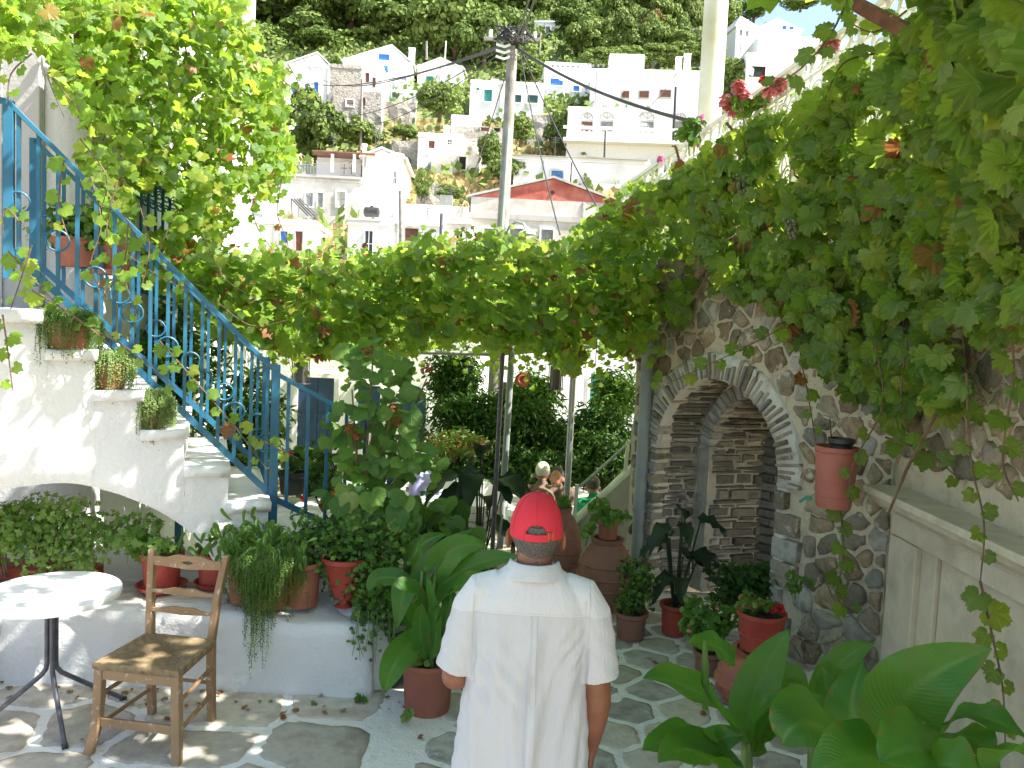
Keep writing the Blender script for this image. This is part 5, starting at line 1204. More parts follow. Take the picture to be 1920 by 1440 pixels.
# ---- pergola vine
PG = thing('pergola_vine', 'sunlit grape vine canopy spread flat over the courtyard pergola', 'vine', (0, 9, -.6))
polyB = [(330, 500), (400, 470), (470, 485), (540, 478), (600, 492), (690, 486), (760, 470), (800, 445), (850, 462), (930, 446), (985, 472), (1040, 468), (1075, 440), (1120, 400), (1180, 380), (1225, 400), (1235, 560), (1225, 640), (1180, 665), (1120, 640), (1080, 690), (1020, 660), (960, 640), (930, 655), (880, 630), (800, 640), (740, 690), (690, 670), (600, 655), (520, 660), (480, 640), (400, 600), (350, 560)]
n = 13000; q = sample_poly(polyB, n); Yv = 6.2+5.6*RNG.random(n)**1.6; P = Wn(q[:, 0], q[:, 1]+RNG.normal(0, 11, n), Yv)
N = rdir(n, .62, (.15, -.35, .75)); T = rdir(n, .8, (0, -.3, -.4)); Sz = RNG.uniform(.035, .088, n)
ns = np.array([noise.noise(Vector((a/45, b/30, d*.6))) for (a, b), d in zip(q, Yv)]); kp = RNG.random(n) < np.clip(.75+1.8*ns, .1, 1); P, N, T, Sz = P[kp], N[kp], T[kp], Sz[kp]
acc = []
for k in range(70):
    x0 = rr.uniform(360, 1180); y0 = 490-(30 if 780 < x0 < 1000 else 0)-max(0, x0-1050)*.6; Y0 = rr.uniform(6.4, 9); l_ = rr.uniform(20, 55); dx = rr.uniform(-40, 40)
    shoot(PG, [W(x0, y0+25, Y0), W(x0+dx*.4, y0-l_*.3, Y0-.1), W(x0+dx, y0-l_*.7, Y0-.2)], .004, .002, 'grape', [], .06, .06, .1, acc=acc, stem=k < 26)
for k in range(60):
    x0 = rr.uniform(440, 1215); y0 = 630; Y0 = rr.uniform(6.3, 10); l_ = rr.uniform(15, 105); dx = rr.uniform(-30, 30)
    shoot(PG, [W(x0, y0-20, Y0), W(x0+dx*.5, y0+l_*.5, Y0-.1), W(x0+dx, y0+l_, Y0-.05)], .004, .002, 'grape', [], .06, .06, .8, acc=acc, stem=k < 34)
A = np.array([[*a[0]] for a in acc]); AN = np.array([[*a[1]] for a in acc]); AT = np.array([[*a[2]] for a in acc]); AS = np.array([a[3] for a in acc])
P = np.concatenate([P, A]); N = np.concatenate([N, AN]); T = np.concatenate([T, AT]); Sz = np.concatenate([Sz, AS])
leaves(PG, 'grapelow', ['vinelight', 'vine', 'vinedry'], P, N, T, Sz, [.70, .235, .065], 290)
# extra leaves behind the stone house, added to shade the courtyard
n = 4200; P = np.column_stack([RNG.uniform(1.2, 5.2, n), RNG.uniform(7.9, 14.5, n), RNG.uniform(2.2, 2.8, n)])
merged('foliage', 'grapelow', ['vinelight', 'vine'], P, frames(rdir(n, .5), rdir(n)), RNG.uniform(.06, .09, n), PG, RNG.integers(0, 2, n))
n = 5600; P = np.column_stack([RNG.uniform(-5.5, 2.2, n), RNG.uniform(11, 15.5, n), RNG.uniform(2.2, 2.7, n)])  # extra leaves added at the back to shade the far house wall
merged('foliage', 'grapelow', ['vinelight', 'vine'], P, frames(rdir(n, .5), rdir(n)), RNG.uniform(.06, .09, n), PG, RNG.integers(0, 2, n))
for k in range(22):
    x0, y0 = rr.uniform(-2.5, 1.0), rr.uniform(6.8, 11); pts = [Vector((x0, y0, 2.25)), Vector((x0+rr.uniform(-.5, .5), y0+rr.uniform(-.3, .3), 2.35)), Vector((x0+rr.uniform(-1, 1), y0+rr.uniform(-.6, .6), 2.3+rr.uniform(-.1, .3)))]
    MB().tube(pts, [.012, .010, .006], 6).build('cane', 'bark', PG)
# ---- left hanging vine
LV = thing('hanging_vine', 'bright green vine hanging like a curtain over the blue stair railing at the upper left', 'vine', (-2.5, 5.6, 4))
polyC = [(-20, -20), (448, -20), (470, 40), (500, 95), (532, 150), (540, 240), (548, 300), (540, 345), (520, 330), (505, 380), (460, 345), (430, 370), (440, 430), (400, 470), (380, 430), (330, 440), (320, 340), (270, 350), (240, 400), (250, 470), (200, 450), (180, 330), (150, 300), (160, 200), (120, 190), (100, 110), (40, 70), (-20, 120)]
n = 7600; q = sample_poly(polyC, n); Yv = 4.5+3.0*np.clip(q[:, 0]/540, 0, 1)+RNG.uniform(-.3, .75, n)**1.0; P = Wn(q[:, 0]+RNG.normal(0, 5, n), q[:, 1]+RNG.normal(0, 5, n), Yv)
ns = np.array([noise.noise(Vector((a/40, b/40, 5))) for a, b in q]); keep = (RNG.random(n) < np.clip(.8+1.6*ns, .1, 1)) & (RNG.random(n) < np.where((q[:, 0] < 330) & (q[:, 1] > 120), .62, 1.0))
N = rdir(n, .6, (.25, -.6, .5)); T = rdir(n, .5, (0, -.1, -1)); Sz = RNG.uniform(.038, .075, n)
P, N, T, Sz = P[keep], N[keep], T[keep], Sz[keep]
acc = []
for pts_, Y0 in (([(460, 330), (480, 420), (510, 470), (520, 520)], 7.3), ([(530, 330), (520, 400), (540, 470), (500, 560)], 7.2), ([(220, 340), (200, 430), (215, 520)], 4.5), ([(240, 420), (230, 500), (190, 560)], 4.5), ([(60, 100), (20, 140), (15, 200)], 4.4), ([(150, 210), (90, 140), (120, 220)], 4.6), ([(15, 470), (60, 520), (130, 590), (250, 660), (330, 730)], 4.62), ([(60, 545), (150, 600), (210, 650)], 4.6), ([(300, 640), (380, 730), (440, 800), (500, 880)], 4.9), ([(420, 790), (500, 830), (560, 860)], 5.0), ([(5, 590), (15, 660), (25, 740)], 4.3), ([(400, 560), (470, 610), (540, 600)], 6), ([(330, 400), (300, 480), (340, 540)], 5.5), ([(170, 330), (190, 420), (170, 500), (200, 560)], 4.55), ([(200, 360), (250, 440), (235, 520), (260, 600)], 4.6), ([(120, 300), (110, 380), (130, 450)], 4.5), ([(260, 380), (280, 460), (265, 540)], 4.7), ([(150, 260), (200, 330), (190, 390)], 4.5), ([(60, 460), (40, 520), (20, 580)], 4.45), ([(230, 470), (300, 520), (350, 540)], 4.9), ([(380, 440), (420, 520), (480, 560)], 6), ([(530, 150), (570, 180), (600, 190)], 7.2), ([(540, 120), (560, 160), (555, 200)], 7.2), ([(40, 420), (10, 390), (5, 440)], 4.3)):
    shoot(LV, [W(x, y, Y0) for x, y in pts_], .005, .0025, 'grape', [], .062, .062, acc=acc)
A = np.array([[*a[0]] for a in acc]); AN = np.array([[*a[1]] for a in acc]); AT = np.array([[*a[2]] for a in acc]); AS = np.array([a[3] for a in acc])
P = np.concatenate([P, A]); N = np.concatenate([N, AN]); T = np.concatenate([T, AT]); Sz = np.concatenate([Sz, AS])
leaves(LV, 'grape', ['vinelight', 'vine', 'vinedry'], P, N, T, Sz, [.55, .42, .03], 290, low='grapelow')
for k in range(14):
    x0 = rr.uniform(120, 500); y0 = rr.uniform(-20, 200); Y0 = 4.8+3*x0/540
    MB().tube([W(x0, y0, Y0), W(x0+rr.uniform(-30, 30), y0+rr.uniform(50, 100), Y0), W(x0+rr.uniform(-50, 50), y0+rr.uniform(120, 220), Y0-.1)], [.010, .008, .004], 6).build('cane', 'bark', LV)
# second, darker mass lower left between stair and pergola
MVp = [(250, 440), (330, 430), (420, 480), (470, 560), (480, 640), (420, 640), (330, 560), (260, 520)]
n = 1300; q = sample_poly(MVp, n); P = Wn(q[:, 0], q[:, 1], RNG.uniform(6.2, 8.5, n))
merged('foliage', 'grapelow', ['vinelight', 'vine', 'vinedry'], P, frames(rdir(n, .6, (.2, -.5, .6)), rdir(n, .5, (0, 0, -1))), RNG.uniform(.045, .075, n), LV, RNG.choice(3, n, p=[.66, .3, .04]))
# ---- canopy over the terrace, above the picture (it throws the dappled shade)
OV = thing('terrace_canopy', 'grape vine canopy on wires over the terrace, above the path', 'vine', (1.5, 3.5, 0))
n = 9500; X = RNG.uniform(-1.6, 4.6, n); Yy = RNG.uniform(-.3, 6.3, n); clump = np.array([noise.noise(Vector((a*.9, b*.9, 7))) for a, b in zip(X, Yy)]); keep = ((X > .8) & ((X < 2.9) | (Yy < 3.0))) | ((X <= .8) & (clump > -.22) & (RNG.random(n) < .40)); X, Yy = X[keep], Yy[keep]; n = len(X)
Zz = np.maximum(3.7, 2.75+.46*Yy)+RNG.uniform(0, .35, n)
merged('foliage', 'grapelow', ['vine', 'vinelight'], np.column_stack([X, Yy, Zz]), frames(rdir(n, .5), rdir(n)), RNG.uniform(.07, .11, n), OV, RNG.integers(0, 2, n))
n = 1700; X = RNG.uniform(.9, 3.3, n); Yy = RNG.uniform(1.0, 3.3, n)  # extra leaves added overhead to keep sun patches off the shirt
merged('foliage', 'grapelow', ['vine', 'vinelight'], np.column_stack([X, Yy, 3.62+RNG.uniform(0, .3, n)]), frames(rdir(n, .4), rdir(n)), RNG.uniform(.07, .11, n), OV, RNG.integers(0, 2, n))
for k in range(5): MB().tube([(-1.6, 1.0+k*1.3, max(3.7, 2.75+.46*(1+k*1.3))+.1), (3.6, 1.0+k*1.3, max(3.7, 2.75+.46*(1+k*1.3))+.15)], .012, 6).build('wire', 'bark', OV)
# ================================================================ pergola frame
PF = thing('pergola', 'galvanised pipe frame carrying the vine canopy over the courtyard', 'pergola', (0, 9, -.6))
MB().tube([W(485, 652, 8.2), W(930, 664, 8.6), W(1215, 640, 8.9)], .025, 10).build('crossbar', 'metal', PF, smooth=True)
MB().tube([W(440, 560, 7.2), W(760, 590, 7.4), W(1210, 560, 7.2)], .02, 8).build('crossbar', 'metal', PF, smooth=True)
for a, b, mt, r in (((1062, 945), (1078, 640), 'metal', .033), ((938, 1010), (962, 620), 'pipe', .035)):
    MB().tube([W(*a, 8.3)-Z*.1, W(*b, 8.3)], r, 14).build('post', mt, PF, smooth=True)
MB().tube([W(925, 985, 6.9)-Z*.3, W(946, 600, 6.9)], .02, 8).build('post', 'darkmetal', PF, smooth=True)
# ================================================================ pots and plants
def potmesh(r0, r1, h, rim=.02, lip=.03):
    return [(r0*.97, 0), (r0, .01), (r1-rim, h-lip-.012), (r1-rim*.3, h-lip), (r1, h-lip+.004), (r1, h), (r1-rim*.9, h), (r1-rim*1.1, h-.03), (r1-rim*1.2, h-.04)]
def put_pot(t, c, r0, r1, h, mat='terra', rim=.018, soil=True, saucer=0, name='pot', bands=()):
    c = Vector(c); p = MB().lathe(potmesh(r0, r1, h, rim), 32, c=tuple(c)).build(name, mat, t, smooth=True)
    for z in bands: MB().lathe([(r0+(r1-r0)*z/h+.001, z-.006), (r0+(r1-r0)*z/h+.007, z), (r0+(r1-r0)*z/h+.001, z+.006)], 32, c=tuple(c)).build('band', mat, t, smooth=True)
    if soil: MB().lathe([(.001, h-.035), (r1-rim*1.15, h-.036), (r1-rim*1.15, h-.03), (.001, h-.022)], 20, c=tuple(c)).build('soil', 'soil', t, smooth=True)
    if saucer: MB().lathe([(saucer*.8, -.004), (saucer, .03), (saucer-.012, .03), (saucer*.8, .006)], 28, c=tuple(c)).build('saucer', mat, t, smooth=True)
    return p
def bush(t, c, rad, n, kind, mats, size, nind=0, nclump=9, w=None, up=.5, stems=6, stemmat='stem', low=None, flat=.5):
    """loose bush: leaves round a few sub-clumps in the ellipsoid rad about c, stems from below"""
    c = np.array(c); rad = np.array(rad); u = RNG.normal(0, 1, (nclump, 3)); u /= np.linalg.norm(u, axis=1, keepdims=True); C = c+u*rad*RNG.uniform(.3, .75, (nclump, 1))
    k = RNG.integers(0, nclump, n); d = RNG.normal(0, 1, (n, 3)); d /= np.linalg.norm(d, axis=1, keepdims=True)
    P = C[k]+d*rad*RNG.uniform(.2, .5, n)[:, None]; N = d*.6+rdir(n, .5, (0, -flat, up)); T = d+rdir(n, .6, (0, 0, -.2))
    leaves(t, kind, mats, P, N, T, RNG.uniform(.65, 1.15, n)*size, w, nind, low=low)
    for i in range(min(stems, nclump)):
        b = Vector(c-np.array([0, 0, rad[2]*.95])); MB().tube([b+Vector((random.uniform(-.02, .02), random.uniform(-.02, .02), -.05)), b.lerp(Vector(C[i]), .5)+Vector((0, 0, .02)), Vector(C[i])], [.006, .005, .003], 5).build('stem', stemmat, t)
    return C
def trailing(t, c, r, n, lmin, lmax, mat, size=.011, droopout=.05, spill=None, h0=.05, nl=30):
    """strands that well over the rim and hang down, each set with tiny leaves"""
    P = []; N = []; T = []; Sz = []; st = MB()
    for i in range(n):
        a = random.uniform(0, 2*math.pi) if spill is None else random.gauss(spill, .9); q = r*math.sqrt(random.random()); L = lmin+(lmax-lmin)*random.random()**1.5*random.choice((1, 1, .6, 1.25)); o = Vector((math.cos(a), math.sin(a), 0)); pts = []
        s0 = Vector(c)+o*q*.7+Z*h0*.3; top = Vector(c)+o*(q)+Z*(h0+random.uniform(0, .04)); edge = Vector(c)+o*(r+droopout*random.uniform(.2, 1))+Z*random.uniform(-.03, .03)
        m_ = max(2, int(L/.035)); pts = [s0, top, edge]+[edge+Z*(-L*(j+1)/m_)+Vector((math.sin(j*.7+i)*.006, math.cos(j*.9+i)*.006, 0)) for j in range(m_)]
        if random.random() < .3: st.tube(pts, .0015, 3, caps=False)
        tot = sum((pts[k+1]-pts[k]).length for k in range(len(pts)-1)); k_ = max(4, int(tot/.0125))
        seg = 0; acc = 0
        for j in range(k_):
            s = tot*j/k_
            while seg < len(pts)-2 and acc+(pts[seg+1]-pts[seg]).length < s: acc += (pts[seg+1]-pts[seg]).length; seg += 1
            l_ = (pts[seg+1]-pts[seg]).length; p = pts[seg].lerp(pts[seg+1], min(1, (s-acc)/max(l_, 1e-5)))
            b = random.uniform(0, 6.28); P.append(p); T.append((math.cos(b), math.sin(b), -.2)); N.append((random.uniform(-.6, .6), -.5+random.uniform(-.6, .6), .8)); Sz.append(size*random.uniform(.7, 1.3))
    merged('foliage', 'tiny', [mat], np.array(P), frames(np.array(N, float), np.array(T, float)), np.array(Sz), t)
    if st.v: st.build('strands', 'stem', t, kind='stuff')
def blooms(t, spots, mat, r=.035, n=22, name='flower_head', sz=.016):
    for c in spots:
        c = np.array(c); d = RNG.normal(0, 1, (n, 3)); d /= np.linalg.norm(d, axis=1, keepdims=True)
        merged(name, 'round', [mat], c+d*r*RNG.uniform(.5, 1, (n, 1)), frames(d+rdir(n, .3), rdir(n)), np.full(n, sz)*RNG.uniform(.8, 1.2, n), t, okind='thing')
BL = {}
def blade(parent, a, b, c, w, mat='canna', name='leaf', fold=.25, wav=.02, face=(0, -.6, .8), n=12, shape=.9, m=4, curl=0):
    """one big blade leaf along the curve a (base) - b - c (tip), w half width"""
    a, b, c = Vector(a), Vector(b), Vector(c); vs = []; uv = []; fs = []; f = Vector(face); ph = random.uniform(0, 6); M2 = 2*m+1
    for i in range(n+1):
        t = i/n; p = a*(1-t)**2+b*(2*t*(1-t))+c*t*t; d = ((b-a)*(1-t)+(c-b)*t).normalized()
        x = d.cross(f).normalized(); nn = x.cross(d).normalized(); q = w*(math.sin(math.pi*min(1, t**shape*.985+.012))**.75 if t < 1 else .01)
        if t < .10: q *= t/.10*.9+.1
        for j in range(-m, m+1):
            s = j/m; z = fold*abs(s)*q-curl*q*s*s+wav*math.sin(t*17+ph+(1.5 if j > 0 else 0))*abs(s)**2
            vs.append(p+x*(s*q)+nn*z); uv.append((t*1.0, s*.22+(0)))
    for i in range(n):
        for j in range(M2-1): fs.append((i*M2+j, (i+1)*M2+j, (i+1)*M2+j+1, i*M2+j+1))
    me = bpy.data.meshes.new(name); me.from_pydata([tuple(v) for v in vs], [], fs); l = me.uv_layers.new(name='UVMap')
    for lp in me.loops: l.data[lp.index].uv = uv[lp.vertex_index]
    me.materials.append(M[mat]); me.polygons.foreach_set('use_smooth', [True]*len(fs)); me.update()
    o = link(name, me, parent)
    return o
# fine cross ribs for the canna leaves
def canna_ribs():
    m = M['canna']; nt = m.node_tree; b = nt.nodes['Principled BSDF']; uv = nd(nt, 'ShaderNodeUVMap'); sp = nd(nt, 'ShaderNodeSeparateXYZ'); nt.links.new(uv.outputs[0], sp.inputs[0])
    ab = nd(nt, 'ShaderNodeMath', operation='ABSOLUTE'); nt.links.new(sp.outputs[1], ab.inputs[0])
    m1 = nd(nt, 'ShaderNodeMath', operation='MULTIPLY_ADD'); m1.inputs[1].default_value = -1.1; nt.links.new(ab.outputs[0], m1.inputs[0]); nt.links.new(sp.outputs[0], m1.inputs[2])
    m2 = nd(nt, 'ShaderNodeMath', operation='MULTIPLY'); m2.inputs[1].default_value = 170; nt.links.new(m1.outputs[0], m2.inputs[0])
    inp = b.inputs['Base Color'].links[0].from_socket; ge = nd(nt, 'ShaderNodeNewGeometry'); nz = noise_n(nt, ge.outputs['Position'], 16, 6, .65); md_ = nd(nt, 'ShaderNodeMath', operation='MULTIPLY_ADD'); md_.inputs[1].default_value = 1.35; nt.links.new(ab.outputs[0], md_.inputs[0]); nt.links.new(nz.outputs[0], md_.inputs[2])
    fb = ramp(nt, md_.outputs[0], [(.81, (0, 0, 0)), (.86, (1, 1, 1))]).outputs[0]; c5 = mixc(nt, fb, inp, (.20, .12, .04)); nz2 = noise_n(nt, ge.outputs['Position'], 5, 3); f2 = ramp(nt, nz2.outputs[0], [(.45, (0, 0, 0)), (.7, (1, 1, 1))]).outputs[0]; c6 = mixc(nt, f2, c5, (.10, .20, .03)); nt.links.new(c6, b.inputs['Base Color'])
    s = nd(nt, 'ShaderNodeMath', operation='SINE'); nt.links.new(m2.outputs[0], s.inputs[0]); bump(nt, b, s.outputs[0], .16, .003)
canna_ribs()

# three pots hanging their greenery over the stair treads
def stairpot(px, py, u, k, n, lmin, lmax, mat, label, r=.10):
    z = 1.09+RISE*k+.014; c = S(u, -.13, z); t = thing('potted_succulent', label, 'potted plant', c, 'trailing plants on the stair treads')
    put_pot(t, c, r*.72, r, .15, 'terra'); trailing(t, c+Z*.15, r, n, lmin, lmax, mat, .012, .04)
stairpot(0, 0, 1.20, 4, 460, .06, .22, 'succ', 'topmost trailing plant in a clay pot on the stair, darkest green and widest', .15)
stairpot(0, 0, .97, 3, 340, .06, .20, 'succlight', 'middle trailing pale green plant in a clay pot on the stair tread')
stairpot(0, 0, .74, 2, 380, .10, .28, 'succlight', 'lowest trailing plant on the stair, its pot hidden and long strands hanging')
# planter and flower pot behind the railing up the stair
t = thing('potted_geranium', 'leafy geranium in a clay pot on a saucer behind the upper stair railing', 'potted plant', W(215, 520, 5.9)); c = W(215, 515, 5.9); put_pot(t, c-Z*.0, .12, .17, .22, 'terra', saucer=.21); bush(t, (c.x-.15, c.y-.1, c.z+.32), (.42, .22, .28), 420, 'round', ['geran', 'geranlight'], .035, 60)
t = thing('potted_geranium', 'second clay pot with low geranium just right of it behind the railing', 'potted plant', W(150, 520, 5.8)); c = W(140, 500, 5.7); put_pot(t, c, .11, .15, .2, 'terra'); bush(t, (c.x, c.y, c.z+.25), (.25, .2, .2), 220, 'round', ['geran', 'shrub'], .03, 40)
# long red planter box on the ledge beneath the railing with ivy
# geranium bush at far left on the ledge
t = thing('geranium_bush', 'wide pale green geranium bush behind the round white table', 'bush', (-3.0, 5.1, .5)); bush(t, tuple(W(90, 1005, 5.0)), (.46, .22, .27), 1900, 'lobed', ['geranlight', 'geran'], .032, 290, 26, [.85, .15], stems=14, stemmat='bark')
bush(t, tuple(W(10, 1000, 5.0)), (.25, .2, .25), 500, 'lobed', ['geranlight', 'geran'], .036, 0, 9, [.78, .22], stems=5, stemmat='bark')
MB().tube([W(95, 1062, 5.0), W(130, 1048, 4.98), W(170, 1070, 4.95)], .010, 6).build('branch', 'bark', t)
if 0: pass
t = thing('long_planter', 'dark red planter box under the geranium bush on the ledge', 'planter', (-3.0, 5.15, .5)); m = MB(); m.box((-3.6, 5.10, .49), (-2.7, 5.30, .58)); m.build('box', 'terrared', t, bevel=.01)
# red pots on the ledge
t = thing('potted_geranium', 'red painted pot with saucer on the ledge behind the chair, lobed green leaves above', 'potted plant', (-2.2, 5.0, .5)); c = W(303, 1112, 5.02); c.z = .52; put_pot(t, c, .105, .135, .24, 'terrared', saucer=.16)
bush(t, (c.x-.03, c.y, c.z+.32), (.34, .18, .15), 420, 'lobed', ['geran', 'geranlight'], .045, 110, 10)
t = thing('potted_plant', 'second red painted pot half hidden behind the right post of the chair', 'potted plant', (-1.9, 5.1, .5)); c = W(403, 1105, 5.12); c.z = .52; put_pot(t, c, .10, .12, .22, 'terrared', saucer=.135); bush(t, (c.x, c.y, c.z+.28), (.12, .1, .08), 60, 'lobed', ['geran'], .035, 20, 4)
# chilli plant in clay pot with trailing curtain
t = thing('potted_chilli', 'chilli plant with drooping narrow leaves above a thick trailing green curtain on the ledge', 'potted plant', (-1.55, 4.95, .5)); c = W(505, 1130, 4.86); c.z = .50; put_pot(t, c, .12, .16, .32, 'terra')
put_pot(t, c+Vector((.20, .03, 0)), .09, .12, .28, 'terra'); put_pot(t, c+Vector((-.17, .05, 0)), .09, .12, .28, 'terra')
trailing(t, c+Vector((.03, -.02, .32)), .17, 800, .04, .30, 'succ', .011, .06); trailing(t, c+Vector((-.02, -.13, .30)), .055, 170, .16, .60, 'succ', .010, .04, spill=-1.6); trailing(t, c+Vector((.10, -.12, .28)), .04, 60, .12, .42, 'succ', .010, .04, spill=-1.5)
trailing(t, c+Vector((-.15, -.02, .27)), .12, 300, .03, .26, 'succ', .011, .03)
n = 210; P = np.array(W(480, 1010, 4.82))+RNG.normal(0, 1, (n, 3))*np.array([.17, .09, .07]); 
leaves(t, 'lance', ['geran', 'broad'], P, rdir(n, .4, (0, -1, .3)), rdir(n, .45, (0, 0, -1)), RNG.uniform(.06, .11, n), [.6, .4], 130)
for k in range(12): MB().tube([c+Z*.33, c+Vector((random.uniform(-.15, .12), 0, .5)), Vector(P[k*3])], [.005, .004, .002], 5).build('stem', 'stem', t)
# ivy pot in red hanging basket colour
t = thing('potted_ivy', 'red pot on the ledge swamped by variegated ivy that trails down the white wall', 'potted plant', (-1.15, 4.95, .5)); c = W(645, 1125, 4.90); c.z = .56; put_pot(t, c, .07, .15, .26, 'terrared'); MB().lathe([(.06, 0), (.03, .02), (.03, .05), (.07, .06)], 16, c=(c.x, c.y, .50)).build('foot', 'terrared', t)
bush(t, (c.x+.14, c.y+.0, c.z+.22), (.50, .22, .34), 2400, 'lobed', ['geran', 'shrub', 'oleander'], .028, 190, 30, [.6, .3, .1])
bush(t, (c.x+.32, c.y-.10, c.z+.02), (.26, .12, .22), 600, 'lobed', ['geran', 'shrub', 'oleander'], .028, 60, 12, [.6, .3, .1])
bush(t, (c.x-.12, c.y+.04, c.z+.40), (.24, .15, .15), 500, 'lobed', ['geran', 'shrub'], .028, 20, 10)
acc = []
for k in range(11):
    x0 = c.x+random.uniform(.02, .50); shoot(t, [(x0, c.y-.18, c.z-.02), (x0+random.uniform(-.02, .02), c.y-.22, c.z-.14), (x0+random.uniform(-.04, .04), c.y-.20, c.z-random.uniform(.22, .34))], .002, .0015, '', [], .03, .032, .8, acc=acc, mat='stem')
leaves(t, 'lobed', ['geran', 'shrub'], [tuple(a[0]) for a in acc], [tuple(a[1]) for a in acc], [tuple(a[2]) for a in acc], [a[3] for a in acc], None, 100)
# tall shrub with big rounded leaves and rusty flower heads
t = thing('flowering_shrub', 'tall shrub with large heart shaped leaves and rusty brown flower heads beside the blue railing', 'shrub', (-.95, 5.2, .5))
heads = [(690, 655), (735, 765), (668, 815), (800, 690), (655, 800), (745, 790)]
n = 260; q = sample_poly([(640, 650), (700, 630), (770, 680), (790, 740), (780, 800), (840, 870), (800, 930), (760, 900), (740, 960), (700, 1010), (640, 1000), (600, 930), (640, 870), (600, 800), (650, 740)], n)
P = Wn(q[:, 0], q[:, 1], RNG.uniform(5.0, 5.5, n)); leaves(t, 'heart', ['broad', 'geran'], P, rdir(n, .38, (.1, -.6, .75)), rdir(n, .6, (0, -.4, -.5)), RNG.uniform(.045, .095, n), [.75, .25], 240)
n = 26; q = sample_poly([(610, 920), (700, 900), (790, 930), (770, 1000), (660, 1020)], n); leaves(t, 'heart', ['geranlight', 'broad'], Wn(q[:, 0], q[:, 1], RNG.uniform(4.85, 5.0, n)), rdir(n, .3, (.1, -.9, .4)), rdir(n, .4, (0, -.2, -1)), RNG.uniform(.08, .12, n), [.35, .65], 26)
for i, (x, y) in enumerate([(700, 650), (735, 765), (668, 815), (800, 700), (760, 860), (620, 900), (700, 780), (660, 720)]): MB().tube([(-.95, 5.2, .5), Vector((-.95, 5.2, .9)).lerp(W(x, y, 5.2), .4), W(x, y+10, 5.2)], [.014, .010, .005], 6).build('stem', 'bark', t)
blooms(t, [tuple(W(x, y, 5.1)) for x, y in heads], 'rustflower', .045, 44, sz=.011)
t2 = thing('clay_pot', 'clay pot hidden among ivy, holding the tall shrub', 'pot', (-.95, 5.2, .5)); put_pot(t2, (-.95, 5.2, .515), .11, .15, .26, 'terra')
# bottle green plant at 580..: small black pot with red geranium beyond the post
t = thing('potted_geranium', 'black plastic pot with red geranium flowers standing behind the blue main post', 'potted plant', W(545, 915, 6.1)); c = W(548, 925, 6.1); put_pot(t, c, .09, .12, .17, 'black'); C = bush(t, (c.x, c.y, c.z+.30), (.18, .15, .15), 160, 'round', ['geran', 'shrub'], .03, 40)
blooms(t, [tuple(W(x, y, 6.0)) for x, y in ((525, 860), (545, 850), (572, 938), (568, 933))], 'petalred', .02, 14, sz=.014)
# variegated oleander-like shrub filling the space behind the stair
t = thing('variegated_shrub', 'large shrub with narrow cream edged leaves behind the blue stair railing', 'shrub', W(400, 900, 7.4)); 
for (x, y, rx, rz_) in ((330, 660, .5, .5), (400, 740, .6, .6), (300, 760, .4, .4), (470, 800, .4, .5), (420, 860, .4, .4), (260, 640, .4, .4)):
    bush(t, tuple(W(x, y, 7.3)), (rx, .35, rz_), 520, 'lance', ['oleander', 'shrub', 'geran'], .12, 45 if x > 300 else 20, 10, [.5, .2, .3], stems=3, stemmat='bark')
# low mixed greenery behind stair foot
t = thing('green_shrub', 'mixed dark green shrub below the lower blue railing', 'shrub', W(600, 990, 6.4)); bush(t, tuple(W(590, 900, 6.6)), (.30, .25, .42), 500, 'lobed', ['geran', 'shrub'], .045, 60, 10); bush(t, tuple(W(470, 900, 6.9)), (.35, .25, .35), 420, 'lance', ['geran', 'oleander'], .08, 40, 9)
# ---------------------------------------------------------------- canna in the big clay pot
t = thing('potted_canna', 'canna with big bright green leaves in the large clay pot left of the man', 'potted plant', W(800, 1350, 4.62)); c = W(800, 1345, 4.62); c.z = .0; put_pot(t, c, .135, .165, .31, 'terra', .015)
def cannaleaf(t, pa, pb, pc, w, Ys, mat='canna', face=(0, -.55, .83), **kw): return blade(t, W(*pa, Ys[0]), W(*pb, Ys[1]), W(*pc, Ys[2]), w, mat, face=face, **kw)
CL = [((800, 1180), (730, 1230), (722, 1300), .085, (4.6, 4.3, 4.2), (0, -.9, .3)), ((812, 1120), (820, 1000), (915, 1025), .085, (4.6, 4.5, 4.55), (0, -.9, .3)), ((800, 1120), (880, 1040), (978, 1045), .07, (4.6, 4.5, 4.4), (0, -.7, .7)),
      ((800, 1170), (830, 1080), (950, 1085), .085, (4.6, 4.4, 4.2), (0, -.5, .85)), ((795, 1130), (760, 1060), (890, 990), .06, (4.6, 4.55, 4.6), (-.3, -.9, .3)), ((790, 1200), (760, 1020), (745, 1180), .085, (4.6, 4.4, 4.3), (0, -.6, .6)),
      ((800, 1230), (770, 1100), (720, 1120), .075, (4.65, 4.8, 4.7), (0, -.7, .6)), ((815, 1200), (850, 1150), (845, 1100), .06, (4.6, 4.4, 4.4), (.3, -.9, .3)), ((800, 1200), (790, 1100), (785, 1020), .07, (4.7, 4.7, 4.7), (0, -1, .2)),
      ((810, 1240), (830, 1160), (800, 1080), .045, (4.5, 4.45, 4.4), (-.4, -.9, .1)), ((800, 1240), (780, 1180), (790, 1130), .06, (4.5, 4.4, 4.35), (.4, -.9, .2)), ((830, 1250), (870, 1180), (880, 1260), .06, (4.6, 4.5, 4.5), (0, -.9, .3)), ((780, 1090), (750, 1020), (840, 1000), .06, (4.8, 4.8, 4.8), (0, -1, .3)), ((790, 1100), (700, 1060), (690, 1110), .06, (4.7, 4.7, 4.6), (0, -.7, .6))]
for a, b, c_, w, ys, fc in CL: cannaleaf(t, a, b, c_, w, ys, face=fc, wav=.01)
